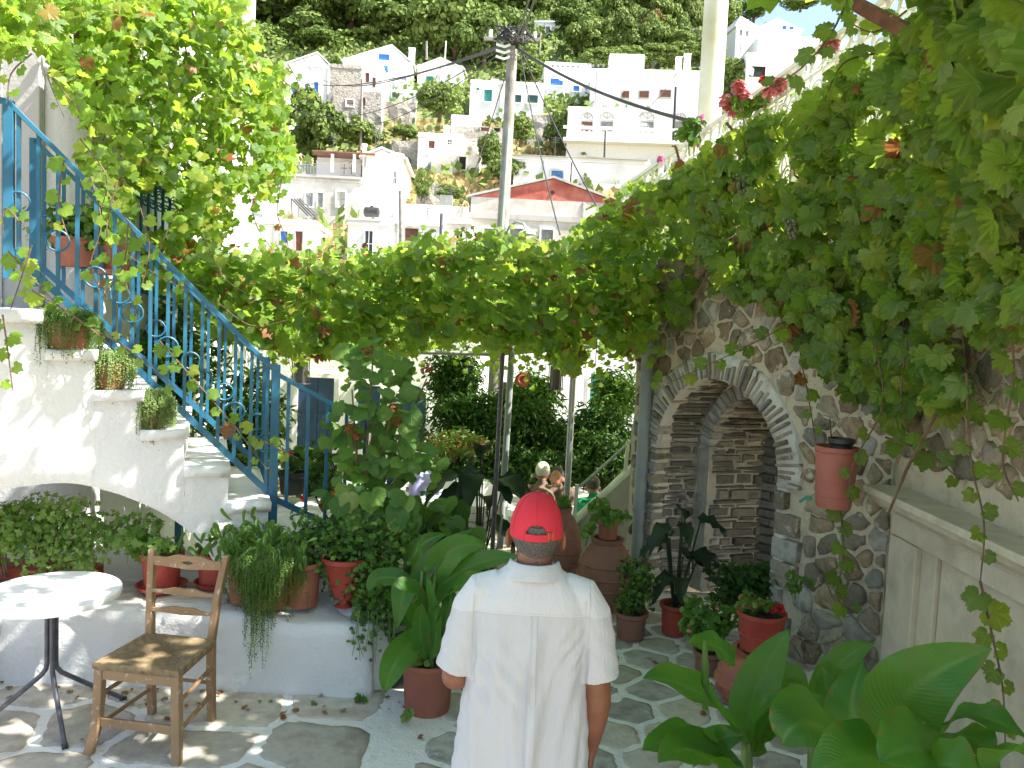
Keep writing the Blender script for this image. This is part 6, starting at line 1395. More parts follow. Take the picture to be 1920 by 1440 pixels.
for k in range(9):
    x = c.x+random.uniform(-.07, .09); y = c.y+random.uniform(-.06, .06); MB().tube([(x, y, .26), (x*.99+random.uniform(-.02, .02), y, .55), (x+random.uniform(-.05, .05), y, .85)], [.017, .015, .009], 8).build('stalk', 'stem', t, smooth=True)
bush(t, (c.x-.06, c.y-.1, .34), (.10, .06, .06), 26, 'round', ['geranlight'], .028, 26, 5, stems=0); bush(t, tuple(W(757, 1338, 4.4)), (.04, .04, .05), 12, 'round', ['geranlight'], .028, 12, 3, stems=0)
t = thing('black_pot', 'old black pot standing behind the large clay canna pot', 'pot', (-.75, 4.95, 0)); put_pot(t, (-.62, 5.0, 0), .15, .17, .36, 'black')
# plants above it, behind the canna: dark broad leaves
t = thing('broad_leaf_shrub', 'dark shrub with broad leaves between the ivy and the elephant ears', 'shrub', (-.75, 5.6, 0)); n = 70; q = sample_poly([(760, 930), (850, 940), (900, 1000), (880, 1060), (780, 1050), (740, 980)], n); leaves(t, 'heart', ['broad', 'shrub'], Wn(q[:, 0], q[:, 1], RNG.uniform(5.3, 5.8, n)), rdir(n, .4, (0, -.6, .7)), rdir(n, .5, (0, -.3, -.6)), RNG.uniform(.08, .13, n), None, 70)
for k in range(6): MB().tube([(-.75, 5.6, 0), (-.75+random.uniform(-.1, .2), 5.6, .5), tuple(W(780+k*20, 960+k*8, 5.5))], [.012, .01, .004], 6).build('stem', 'bark', t)
# elephant ears in dark pots (courtyard side)
def ears(label, px, py, Y, zb, r, h, sizes, potmat='terra', n=9, sc=1.0, seed=0):
    rd = random.Random(seed); c = W(px, py, Y); c.z = zb; t = thing('elephant_ear_plant', label, 'potted plant', c); put_pot(t, c, r*.75, r, h, potmat)
    for i in range(n):
        a = rd.uniform(0, 2*math.pi); rr_ = rd.uniform(.08, .24)*sc; z1 = h+rd.uniform(.25, .85)*sc; p = c+Vector((math.cos(a)*rr_, math.sin(a)*rr_*.7, z1)); MB().tube([c+Z*(h-.04), c.lerp(p, .5)+Z*.06, p], [.009, .008, .006], 6).build('stalk', 'cannadark', t)
        o = Vector((math.cos(a), math.sin(a)*.8, 0)); blade(t, p-o*.03*sc+Z*.02, p+o*.12*sc+Z*.03, p+o*.24*sc-Z*rd.uniform(.1, .24)*sc, .075*sc, 'cannadark', face=(o.x*.4, -.5, .8), n=7, m=2, shape=.62)
    return t
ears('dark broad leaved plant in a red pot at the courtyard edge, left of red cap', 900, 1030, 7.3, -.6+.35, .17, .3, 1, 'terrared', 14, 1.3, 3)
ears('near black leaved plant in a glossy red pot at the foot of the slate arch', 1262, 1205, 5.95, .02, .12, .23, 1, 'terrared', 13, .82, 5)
# ---------------------------------------------------------------- big jars at the right
def jar(label, c, r, h, mat='terradark', neck=.55, name='clay_jar', group=None):
    t = thing(name, label, 'jar', c, group); m = MB(); pr = [(r*.5, 0), (r*.72, h*.12), (r*.93, h*.32), (r, h*.5), (r*.96, h*.62), (r*.82, h*.76), (r*.62, h*.88), (r*neck*.9, h*.93), (r*neck, h*.965), (r*neck*1.05, h), (r*neck*.86, h), (r*neck*.8, h*.95)]
    m.lathe(pr, 36, c=tuple(c)); m.build('jar_body', mat, t, smooth=True)
    for z in (.35, .5, .66): 
        q = np.interp(z, [p[1]/h for p in pr[:9]], [p[0] for p in pr[:9]]); MB().lathe([(q-.004, z*h-.012), (q+.010, z*h), (q-.004, z*h+.012)], 36, c=tuple(c)).build('band', mat, t, smooth=True)
    return t
c1 = W(1130, 1180, 6.45); c1.z = 0.0; jar('wide brown clay jar beside the grey downpipe with a small potted plant on its mouth', c1, .235, .60)
t = thing('potted_geranium', 'small clay pot of geranium standing on the wide brown jar', 'potted plant', c1+Z*.6); put_pot(t, c1+Z*.60, .075, .095, .15, 'terra'); bush(t, tuple(c1+Vector((-.03, 0, .80))), (.20, .16, .11), 240, 'round', ['geran', 'geranlight'], .028, 120, 9)
bush(t, tuple(c1+Vector((-.17, -.05, .68))), (.07, .07, .10), 60, 'round', ['geran', 'geranlight'], .026, 40, 4, stems=1)
c2 = W(1040, 1180, 6.9); c2.z = 0; jar('tall brown clay jar behind the shoulder of the capped man', c2, .20, .74, neck=.5)
t = thing('potted_plant', 'low green plant growing from the tall jar behind the capped man', 'plant', c2+Z*.72); bush(t, tuple(c2+Z*.79), (.12, .12, .06), 90, 'round', ['geran'], .025, 30, 5, stems=0)
# dark bushy pot right of the man
c = W(1180, 1215, 5.85); c.z = .01; t = thing('potted_plant', 'bushy dark green plant in a clay pot between the wide jar and red pot', 'potted plant', c); put_pot(t, c, .10, .13, .20, 'terradark'); bush(t, (c.x, c.y, .40), (.20, .16, .24), 520, 'lobed', ['shrub', 'geran'], .030, 90, 11)
# red pot with red flowers on the big terracotta jar
c3 = W(1418, 1300, 4.75); c3.z = 0; jar('large orange terracotta jar under the red pot, partly behind canna leaves', c3, .25, .40, 'terra', .62)
c4 = W(1425, 1205, 4.75); t = thing('potted_flower', 'red pot with fading crimson flowers standing on the large orange jar', 'potted plant', c4); c4.z = .405; put_pot(t, c4, .118, .148, .235, 'terrared', .012, bands=(.10,))
bush(t, (c4.x-.05, c4.y, .68), (.16, .10, .06), 150, 'round', ['geran', 'oleander', 'vinedry'], .022, 60, 8, [.6, .25, .15]); blooms(t, [(c4.x+random.uniform(-.01, .10), c4.y-.03+random.uniform(-.04, .04), .665+random.uniform(0, .02)) for _ in range(7)], 'petalred', .026, 20, sz=.013)
# geranium mass between red pots
t = thing('geranium_bush', 'leafy green geranium with tiny pink flowers beside the orange jar', 'bush', W(1340, 1200, 5.3)); c = W(1335, 1160, 5.3); bush(t, tuple(c), (.20, .16, .19), 620, 'round', ['geran', 'geranlight'], .028, 180, 12, [.8, .2]); blooms(t, [tuple(W(1292, 1182, 5.1)), tuple(W(1345, 1140, 5.1))], 'petalpink', .014, 8, sz=.011)
p_ = W(1330, 1225, 5.3); put_pot(t, (p_.x, p_.y, .01), .09, .11, .15, 'terradark')
t = thing('fern_bush', 'dark green leafy bush filling the foot of the arch behind the red flower pot', 'bush', W(1400, 1100, 5.75)); bush(t, tuple(W(1400, 1095, 5.85)), (.34, .2, .2), 900, 'lobed', ['shrub'], .045, 110, 12); MB().tube([(W(1400, 1180, 5.9).x, 5.9, 0), tuple(W(1400, 1100, 5.85))], .012, 6).build('stem', 'bark', t)
bush(t, tuple(W(1490, 1090, 5.2)), (.12, .1, .08), 60, 'round', ['geran'], .022, 30, 5, stems=1)
# ---------------------------------------------------------------- canna in the right foreground
t = thing('canna_clump', 'huge bright green canna leaves filling the lower right corner', 'plant', (1.2, 2.9, 0))
RL = [((1395, 1400), (1330, 1270), (1205, 1270), .105, (3.3, 3.0, 2.9), (0, -.45, .9)), ((1400, 1400), (1400, 1290), (1480, 1180), .095, (3.3, 3.3, 3.35), (-.6, -.9, .2)), ((1395, 1440), (1290, 1350), (1204, 1408), .085, (3.2, 2.9, 2.8), (0, -.4, .9)),
      ((1400, 1450), (1290, 1370), (1235, 1430), .085, (3.1, 2.8, 2.7), (0, -.5, .85)), ((1420, 1420), (1400, 1290), (1500, 1330), .075, (3.4, 3.2, 3.1), (.2, -.7, .6)), ((1400, 1420), (1440, 1330), (1500, 1380), .08, (3.4, 3.3, 3.2), (0, -.6, .8)),
      ((1640, 1450), (1500, 1290), (1465, 1395), .13, (2.7, 2.3, 2.35), (0, -.45, .9)), ((1700, 1400), (1620, 1300), (1860, 1215), .125, (2.6, 2.5, 2.4), (-.2, -.8, .55)), ((1660, 1420), (1560, 1360), (1620, 1240), .10, (2.8, 2.8, 2.9), (-.5, -.9, .2)),
      ((1740, 1400), (1800, 1290), (1930, 1390), .075, (2.6, 2.45, 2.3), (0, -.4, .9)), ((1740, 1420), (1800, 1320), (1870, 1440), .08, (2.6, 2.4, 2.3), (0, -.5, .85)), ((1660, 1420), (1570, 1380), (1500, 1300), .10, (2.9, 2.9, 3.0), (.2, -.9, .4)),
      ((1520, 1350), (1550, 1230), (1640, 1205), .06, (3.2, 3.1, 3.1), (0, -.7, .7)), ((1700, 1460), (1640, 1390), (1520, 1450), .12, (2.5, 2.2, 2.2), (0, -.5, .85)), ((1440, 1330), (1470, 1220), (1520, 1300), .055, (3.5, 3.5, 3.4), (.3, -.8, .4)), ((1300, 1440), (1330, 1370), (1400, 1380), .06, (3.2, 3.1, 3.1), (0, -.8, .5)),
      ((1380, 1250), (1340, 1190), (1290, 1210), .06, (3.5, 3.5, 3.4), (0, -.6, .8)), ((1800, 1450), (1720, 1370), (1650, 1430), .12, (2.4, 2.2, 2.15), (0, -.5, .8)), ((1760, 1330), (1820, 1200), (1700, 1290), .06, (2.9, 2.9, 2.9), (0, -.8, .5)), ((1600, 1480), (1560, 1330), (1540, 1250), .08, (3.0, 3.0, 3.1), (.1, -.95, .3)), ((1850, 1470), (1900, 1360), (1960, 1440), .09, (2.3, 2.2, 2.1), (0, -.5, .85)), ((1700, 1480), (1760, 1390), (1840, 1470), .10, (2.3, 2.15, 2.1), (0, -.5, .85))]
for a, b, c_, w, ys, fc in RL: cannaleaf(t, a, b, c_, w, ys, face=fc, wav=.012, n=16, m=5)
for (x, Yq) in ((1395, 3.3), (1405, 3.35), (1640, 2.8), (1700, 2.7), (1740, 2.65), (1520, 3.2)):
    p = W(x, 1440, Yq); MB().tube([(p.x, p.y, .02), (p.x, p.y, p.z), tuple(W(x, 1370, Yq))], [.018, .016, .010], 8).build('stalk', 'stem', t, smooth=True)
MB().tube([W(1322, 1330, 3.1), W(1322, 1250, 3.1), W(1322, 1200, 3.1)], [.012, .016, .008], 8).build('bud', 'canna', t, smooth=True)
p_ = W(1560, 1440, 3.0); put_pot(t, (p_.x, p_.y, 0), .22, .27, .36, 'terra'); p_ = W(1400, 1440, 3.4); put_pot(t, (p_.x, p_.y, 0), .15, .19, .30, 'terra')
# ---------------------------------------------------------------- hanging bucket on the wall
c = W(1562, 950, 4.80); t = thing('wall_bucket', 'faded red bucket hung on the stone wall with a black pot inside', 'bucket', c); m = MB(); r0, r1, h_ = .098, .128, .37
m.lathe([(r0, 0), (r0+.004, .01), (r1, h_), (r1-.008, h_), (r1-.012, h_-.03)], 32, c=tuple(c)); m.build('bucket_body', 'bucket', t, smooth=True)
for z in (.07, .34): MB().lathe([(r0+(r1-r0)*z/h_+.001, z-.006), (r0+(r1-r0)*z/h_+.007, z), (r0+(r1-r0)*z/h_+.001, z+.006)], 32, c=tuple(c)).build('band', 'bucket', t, smooth=True)
t2 = thing('black_pot', 'black plastic pot of dry stems sitting in the red wall bucket', 'pot', c+Z*.3); put_pot(t2, c+Vector((.02, 0, .28)), .065, .078, .14, 'black')
for k in range(12): a = random.uniform(0, 6.28); MB().tube([c+Z*.48, c+Vector((.05*math.cos(a), .05*math.sin(a), .54)), c+Vector((.13*math.cos(a), .1*math.sin(a), .52+random.uniform(-.04, .06)))], .002, 4).build('dry_stem', 'polewood', t2)
MB().tube([c+Vector((0, .1, .4)), c+Vector((.02, .2, .52))], .004, 6).build('hook', 'rust', t)
o = MB().tube([W(1500, 940, 4.95), W(1512, 932, 4.9), W(1522, 936, 4.88)], .010, 8).build('wall_tap', 'green', None, smooth=True); o['label'] = 'small green tap on the stone wall beside the red bucket'; o['category'] = 'tap'
# pink flowers on the ironwork
t = thing('pink_geraniums', 'pink and salmon geranium flowers growing through the white ironwork', 'flowers', W(1370, 190, 6.2))
blooms(t, [tuple(W(x, y, Yq)) for x, y, Yq in ((1362, 192, 6.2), (1385, 165, 6.1), (1375, 205, 6.2), (1395, 180, 6.1))], 'petalpink', .06, 50, sz=.025)
blooms(t, [tuple(W(x, y, Yq)) for x, y, Yq in ((1455, 163, 5.9), (1442, 172, 5.9), (1463, 158, 5.9))], 'petalpink', .05, 40, sz=.026); blooms(t, [tuple(W(1556, 86, 4.6))], 'petalpink', .05, 46, sz=.024)
blooms(t, [tuple(W(x, y, 6.9)) for x, y in ((1315, 222), (1283, 253), (1310, 268), (1238, 298))], 'petalmagenta', .035, 26, sz=.018)
blooms(t, [tuple(W(1430, 150, 6.0))], 'petalred', .03, 24, sz=.02)
for (x, y) in ((1400, 200), (1470, 180), (1560, 110), (1300, 250)): bush(t, tuple(W(x, y, 6.1)), (.16, .1, .12), 90, 'round', ['geran', 'geranlight'], .04, 30, 5, stems=2)
# ================================================================ round table
t = thing('round_table', 'small round white topped cafe table on a dark three legged metal stand', 'table', (-2.468, 4.279, 0)); c = Vector((-2.468, 4.279, 0))
MB().lathe([(.01, .700), (.335, .700), (.347, .706), (.350, .715), (.350, .732), (.345, .739), (.01, .740)], 72, c=tuple(c)).build('table_top', 'tabletop', t, smooth=True)
MB().lathe([(.09, .690), (.09, .6995)], 20, c=tuple(c)).build('top_plate', 'darkmetal', t)
for fx, fy in ((-2.241, 4.01), (-2.80, 4.20), (-2.20, 4.55)):
    d = (Vector((fx, fy, 0))-c); d.z = 0; l_ = d.length; d.normalize(); pts = [c+d*.022+Z*.69, c+d*.022+Z*.34, c+d*.026+Z*.30, c+d*.05+Z*.265, c+d*(l_*.55)+Z*.14, c+d*l_+Z*.012]
    MB().tube(pts, .0135, 12).build('leg', 'darkmetal', t, smooth=True)
    MB().tube([c+d*(l_-.015)+Z*.018, c+d*(l_+.012)+Z*.004], .016, 10).build('foot_cap', 'black', t)
# ================================================================ rush seated chair
def chair(label, C, yaw, group=None, wood='wood'):
    """ladder back rush chair built about its own foot point; local -y is the front"""
    t = thing('rush_chair', label, 'chair', C, group); Rm = Matrix.Translation(Vector(C)) @ Matrix.Rotation(yaw, 4, 'Z') @ Matrix.Scale(1.05, 4)
    def bld(m, name, mat, bevel=.004, smooth=False):
        m.v = [tuple(Rm @ Vector(p)) for p in m.v]; return m.build(name, mat, t, bevel=bevel, smooth=smooth)
    def sq(pts, ws):                                   # square section leg along pts
        m = MB(); vs = []; fs = []
        for p, (w, d) in zip(pts, ws): vs += [(p[0]-w, p[1]-d, p[2]), (p[0]+w, p[1]-d, p[2]), (p[0]+w, p[1]+d, p[2]), (p[0]-w, p[1]+d, p[2])]
        for i in range(len(pts)-1): fs += [(4*i+k, 4*i+(k+1) % 4, 4*i+4+(k+1) % 4, 4*i+4+k) for k in range(4)]
        fs += [(3, 2, 1, 0), tuple(4*(len(pts)-1)+k for k in range(4))]; m.add(vs, fs); return m
    for s in (-1, 1):
        bld(sq([(s*.222+(-.018 if s < 0 else 0), -.215, 0), (s*.212+(-.004 if s < 0 else 0), -.20, .12), (s*.203, -.192, .28), (s*.200, -.19, .455)], [(.021, .021), (.022, .022), (.022, .022), (.021, .021)]), 'leg', wood)
        bld(sq([(s*.172, .212, 0), (s*.172, .196, .25), (s*.174, .19, .45), (s*.190, .215, .68), (s*.212, .262, .895)], [(.018, .020), (.019, .021), (.019, .021), (.018, .019), (.017, .016)]), 'leg', wood)
    for s in (-1, 1):
        for z in (.14, .29): bld(MB().tube([(s*.205, -.19, z), (s*.172, .195, z+.01)], .011, 8), 'stretcher', wood, 0, True)
        bld(MB().bar((s*.196, -.17, .425), (s*.172, .17, .425), .022, .035), 'seat_rail', wood)
    bld(MB().bar((-.19, -.196, .16), (.19, -.196, .16), .018, .046), 'stretcher', wood); bld(MB().tube([(-.16, .192, .22), (.16, .192, .22)], .010, 8), 'stretcher', wood, 0, True)
    bld(MB().bar((-.18, -.196, .405), (.18, -.196, .405), .020, .055), 'seat_rail', wood); bld(MB().bar((-.16, .185, .42), (.16, .185, .42), .02, .035), 'seat_rail', wood)
    def slat(z0, h, y, w, wavy, hole=False):
        n = 24; m = MB(); vs = []; fs = []
        for i in range(n+1):
            x = -w+2*w*i/n; u = x/w; yy = y+.018*(1-u*u)*1.0
            top = z0+h+wavy*(.55*math.cos(u*math.pi)-.35*math.cos(u*3*math.pi)+.3*(1-abs(u))); bot = z0-wavy*.5*(1-u*u)+ .012*abs(u)
            if hole: hm = max(0, .011*(1-abs(u)/.20)); zc = (top+bot)/2; lv = [bot, zc-hm, zc+hm, top]
            else: lv = [bot, top]
            for dy in (-.008, .008): vs += [(x, yy+dy, z) for z in lv]
        L = len(lv) if True else 0; S2 = 2*L
        for i in range(n):
            a, b = i*S2, (i+1)*S2
            for k in range(L-1):
                if L == 4 and k == 1 and abs(-1+2*(i+.5)/n) < .20: continue
                fs.append((a+k, b+k, b+k+1, a+k+1)); fs.append((a+L+k, a+L+k+1, b+L+k+1, b+L+k))
            fs.append((a, a+L, b+L, b)); fs.append((a+L-1, b+L-1, b+S2-1, a+S2-1))
        m.add(vs, fs); bld(m, 'back_slat', wood, 0, True)
    slat(.81, .058, .240, .196, .012, True); slat(.672, .030, .206, .176, .009); slat(.575, .030, .190, .172, .009)
    # rush seat: four woven triangles meeting in a dip
    n = 14; co = [(-.222, -.215), (.222, -.215), (.196, .19), (-.196, .19)]; ctr = (0.02, .02); me = bpy.data.meshes.new('seat'); vs = []; fs = []; uv = []
    def zz(u, v): r = max(abs(u), abs(v)); return .462-.022*(1-r**2)+.006*math.cos(8*r)-(.012 if r > .97 else 0)
    for k in range(4):
        A, B_ = co[k], co[(k+1) % 4]; base = len(vs)
        for i in range(n+1):
            t_ = i/n
            for j in range(n+1):
                s = j/n; e = (A[0]+(B_[0]-A[0])*s, A[1]+(B_[1]-A[1])*s); p = (ctr[0]+(e[0]-ctr[0])*t_, ctr[1]+(e[1]-ctr[1])*t_)
                z = .468-.026*(1-t_*t_)-(.006 if t_ > .99 else 0)+.002*math.sin(j*9+i*4); vs.append((p[0], p[1], z)); uv.append((s, t_*1.0+k*.13))
        for i in range(n):
            for j in range(n): fs.append((base+i*(n+1)+j, base+(i+1)*(n+1)+j, base+(i+1)*(n+1)+j+1, base+i*(n+1)+j+1))
        base = len(vs)                                 # rolled edge
        for j in range(n+1):
            s = j/n; e = (A[0]+(B_[0]-A[0])*s, A[1]+(B_[1]-A[1])*s)
            for q, (o, z) in enumerate(((1.0, .462), (1.015, .452), (1.01, .438), (.98, .428))): vs.append((e[0]*o, e[1]*o, z)); uv.append((s, 1.0+q*.03+k*.13))
        for j in range(n):
            for q in range(3): fs.append((base+j*4+q, base+j*4+q+1, base+(j+1)*4+q+1, base+(j+1)*4+q))
    me.from_pydata([tuple(Rm @ Vector(v)) for v in vs], [], fs); l = me.uv_layers.new(name='UVMap')
    for lp in me.loops: u_ = uv[lp.vertex_index]; l.data[lp.index].uv = (u_[1], u_[0]*1.6)
    me.materials.append(M['rush']); me.polygons.foreach_set('use_smooth', [True]*len(fs)); me.update(); link('seat', me, t)
    return t
CH = chair('worn wooden ladder back chair with woven rush seat beside the round white table', (-1.815, 4.16, 0), -.13)
# ================================================================ people
def cap_(m, a, b, ra, rb, n=14):
    a, b = Vector(a), Vector(b); d = (b-a).normalized(); pts = [a-d*ra*.98, a-d*ra*.8, a-d*ra*.4, a, b, b+d*rb*.4, b+d*rb*.8, b+d*rb*.98]
    m.tube(pts, [ra*.2, ra*.6, ra*.916, ra, rb, rb*.916, rb*.6, rb*.2], n)
def blob(name, m, mat, parent, mw, voxel=.008, it=3, disp=None):
    me = m.mesh(name, mat); bm = bmesh.new(); bm.from_mesh(me); bmesh.ops.recalc_face_normals(bm, faces=bm.faces); bm.to_mesh(me); bm.free()
    o = bpy.data.objects.new(name, me); COL.objects.link(o)
    r = o.modifiers.new('r', 'REMESH'); r.mode = 'VOXEL'; r.voxel_size = voxel; r.use_smooth_shade = True
    s = o.modifiers.new('s', 'SMOOTH'); s.iterations = it; s.factor = .5
    me2 = bpy.data.meshes.new_from_object(o.evaluated_get(bpy.context.evaluated_depsgraph_get())); bpy.data.objects.remove(o)
    if disp:
        n = len(me2.vertices); co = np.empty(n*3, np.float32); me2.vertices.foreach_get('co', co); no = np.empty(n*3, np.float32); me2.vertices.foreach_get('normal', no)
        co = co.reshape(-1, 3); no = no.reshape(-1, 3); co = disp(co, no); me2.vertices.foreach_set('co', co.astype(np.float32).ravel())
    me2.materials.clear(); me2.materials.append(M[mat]); me2.transform(mw); me2.polygons.foreach_set('use_smooth', [True]*len(me2.polygons)); me2.update()
    return link(name, me2, parent)
def ellip(m, c, r, rot=None, nu=20, nv=14): m.ball(c, r, nu, nv, rot=rot)
def hand(m, w, d, side, s=1.0):
    """hand hanging from the wrist w along d, thumb towards the front; side +1 right, -1 left; slightly curled fingers"""
    w = Vector(w); d = Vector(d).normalized(); f = Vector((0, 1, 0)); f = (f-d*f.dot(d)).normalized(); o = d.cross(f).normalized()*side   # f: across the palm, o: outwards
    pc = w+d*.05*s; rot = Matrix((f, o, d)).transposed(); m.ball(pc, (.040*s, .015*s, .050*s), 14, 10, rot=rot); cap_(m, w-d*.02, w+d*.02, .025*s, .024*s, 10)
    for k, (L, off) in enumerate(((.070, .030), (.080, .010), (.075, -.010), (.058, -.028))):
        p = w+d*.088*s+f*off*s; q = p+(d*.9-o*.25)*L*.5*s; e = q+(d*.7-o*.7)*L*.5*s; cap_(m, p-d*.02*s, q, .0098*s, .0088*s, 8); cap_(m, q, e, .0088*s, .0072*s, 8)
    p = w+d*.03*s+f*.034*s; q = p+(f*.55+d*.8-o*.2).normalized()*.035*s; e = q+(f*.1+d*.95-o*.3).normalized()*.032*s; cap_(m, p, q, .012*s, .010*s, 8); cap_(m, q, e, .010*s, .008*s, 8)
def head(m, c, tilt=0):
    c = Vector(c); ellip(m, c, (.077, .097, .110)); ellip(m, c+Vector((0, .045, -.055)), (.056, .055, .058))
    for s in (-1, 1): m.ball(c+Vector((s*.088, -.012, -.038)), (.010, .024, .036), 12, 8, rot=Matrix.Rotation(s*.35, 3, 'Z')); ellip(m, c+Vector((s*.03, .082, .005)), (.013, .013, .010), None, 8, 6)
    cap_(m, c+Vector((0, .095, .005)), c+Vector((0, .112, -.025)), .008, .013, 8); m.ball(c+Vector((0, .088, -.062)), (.024, .012, .007), 10, 6)
# ---- the man in the red cap
MX, MY = W(1003, 1000, 2.55).x, 2.55; MW = Matrix.Translation((MX, MY, 0)) @ Matrix.Rotation(R(-2), 4, 'Z')
man = thing('person', 'man seen from behind in a red cap and loose white short sleeved shirt', 'person', (MX, MY, 0))
HC = (0.004, .035, 1.645)
m = MB(); head(m, HC); cap_(m, (0, .0, 1.44), (0.003, .015, 1.58), .062, .057, 18); ellip(m, (0, .01, 1.30), (.17, .10, .20)); ellip(m, (0, .02, 1.05), (.15, .11, .20)); ellip(m, (0, .01, .92), (.165, .12, .13))
for s in (-1, 1): cap_(m, (0, .0, 1.45), (s*.165, 0, 1.415), .055, .055); cap_(m, (s*.085, .0, .90), (s*.10, .05 if s > 0 else -.06, .50), .085, .058); cap_(m, (s*.10, .05 if s > 0 else -.06, .50), (s*.105, .0 if s > 0 else -.20, .09), .055, .038); cap_(m, (s*.105, (.0 if s > 0 else -.20), .05), (s*.115, .16 if s > 0 else -.04, .035), .035, .03)
cap_(m, (-.17, 0, 1.41), (-.238, -.015, 1.155), .048, .043); cap_(m, (-.238, -.015, 1.150), (-.13, .21, 1.13), .047, .03); hand(m, (-.125, .215, 1.13), (.5, .85, -.1), -1)
cap_(m, (.17, 0, 1.41), (.226, -.012, 1.13), .050, .046); m.tube([(.226, -.012, 1.15), (.228, -.006, 1.08), (.226, .02, 1.0), (.222, .06, .905)], [.045, .048, .040, .028], 16); hand(m, (.222, .062, .90), (-.04, .15, -1), 1, 1.08)
blob('body', m, 'skinarm', man, MW, .0062, 3)
# hair: shell round the back of the head below the cap
m = MB(); N1, N2 = 36, 9; vs = []; fs = []
for j in range(N2+1):
    for i in range(N1+1):
        a = R(176+ (188)*i/N1); a = R(182+176*i/N1); z = -.10+.12*j/N2; zc = z; q = math.sqrt(max(.05, 1-(zc/.122)**2)); rx, ry = .081*q+.002, .101*q+.002
        if z < -.045: k = (-.045-z)/.055; rx = .081*q*(1-k)+.063*k; ry = .101*q*(1-k)+.082*k
        edge = min(1, min(i, N1-i)/3); lowcut = 0 if 5 < i < N1-5 else .02
        vs.append((HC[0]+rx*math.cos(a)*(.96+.04*edge), HC[1]+ry*math.sin(a), HC[2]+z+(.05*(1-edge) if j == 0 else 0)))
for j in range(N2):
    for i in range(N1): fs.append((j*(N1+1)+i, j*(N1+1)+i+1, (j+1)*(N1+1)+i+1, (j+1)*(N1+1)+i))
m.add(vs, fs); me = m.mesh('hair', 'hair'); me.transform(MW); me.polygons.foreach_set('use_smooth', [True]*len(me.polygons)); link('hair', me, man)
# cap
CP = thing  # (cap is clothing: a part of the person)
m = MB(); NA, NE = 160, 56; vs = []; fs = []; ZL = -.022
def cpt(a, e, o=0.0):
    x = math.cos(a); y = math.sin(a); pan = 1-.012*abs(math.sin(3*(a-math.pi/2)))**.0*0; seam = .0016*(1 if abs(((a-math.pi/2+R(30)) % R(60))-R(30)) < R(1.6) else 0)
    ce, se_ = math.cos(e), math.sin(e); r = (ce**.86); return Vector((HC[0]+(.0875+o)*r*x*(1+.0*e), HC[1]-.004+(.107+o)*r*y, HC[2]+ZL+.03-.03*(1-0)+(.137+o)*se_ - seam+ .006*math.sin(a*2+1)*ce*se_))
for layer, o in ((0, 0.0), (1, -.0035)):
    base = len(vs)
    for j in range(NE+1):
        e = math.pi/2*j/NE
        for i in range(NA): vs.append(cpt(2*math.pi*i/NA, e, o))
    for j in range(NE):
        for i in range(NA):
            a = 2*math.pi*(i+.5)/NA; da = (a-1.5*math.pi-.02); ee = (j+.5)/NE
            if abs(da) < .40 and .10 < ee < .10+.16*math.sqrt(max(0, 1-(da/.42)**2)): continue
            fs.append((base+j*NA+i, base+j*NA+(i+1) % NA, base+(j+1)*NA+(i+1) % NA, base+(j+1)*NA+i))
m.add(vs, fs); me = m.mesh('cap', 'capred'); me.transform(MW); me.polygons.foreach_set('use_smooth', [True]*len(me.polygons)); cp = link('cap', me, man)
m = MB(); m.ball(cpt(0, math.pi/2)+Vector((0, 0, .002)), (.008, .008, .005), 10, 6); me = m.mesh('button', 'capred'); me.transform(MW); link('button', me, cp)
m = MB(); vs = [];                                        # peak at the front
for i in range(17):
    a = R(30+120*i/16); p = cpt(a, 0); q = p+Vector((math.cos(a)*.02, .075*math.sin(a)**1.2, -.018)); vs += [p, q, p+Z*.004, q+Z*.004]
fs = []
for i in range(16): fs += [(4*i, 4*i+1, 4*i+5, 4*i+4), (4*i+2, 4*i+6, 4*i+7, 4*i+3), (4*i+1, 4*i+3, 4*i+7, 4*i+5)]
m.add(vs, fs); me = m.mesh('peak', 'capred'); me.transform(MW); link('peak', me, cp)
for kk, rr_ in (('strap_loop', .6), ):                    # buckle and sewn lines
    m = MB(); a0 = 1.5*math.pi+.44
    for (aa, e0, e1) in ((a0, .02, .22), (a0+.20, .02, .22)): m.tube([cpt(aa, e0, .002), cpt(aa, e1, .002)], .0016, 5)
    for e in (.02, .22): m.tube([cpt(a0, e, .002), cpt(a0+.1, e, .002), cpt(a0+.20, e, .002)], .0016, 5)
    me = m.mesh('buckle', surf('brass', (.35, .25, .08), (.45, .33, .12), 20, .35, 0, metal=.9)); me.transform(MW); link('buckle', me, cp)
m = MB()
for da in (-.46, .40):
    m.tube([cpt(1.5*math.pi+da, .0, .0015), cpt(1.5*math.pi+da, .24, .0015)], .0009, 4)
m.tube([cpt(1.5*math.pi+math.radians(0), e*math.pi/2, .0012) for e in [x/16 for x in range(6, 17)]], .0011, 4)
for a in (1.5*math.pi-1.05, 1.5*math.pi+1.05): m.tube([cpt(a, e*math.pi/2, .0012) for e in [x/16 for x in range(1, 17)]], .0011, 4)
me = m.mesh('seam', 'capred'); me.transform(MW); link('seam', me, cp)
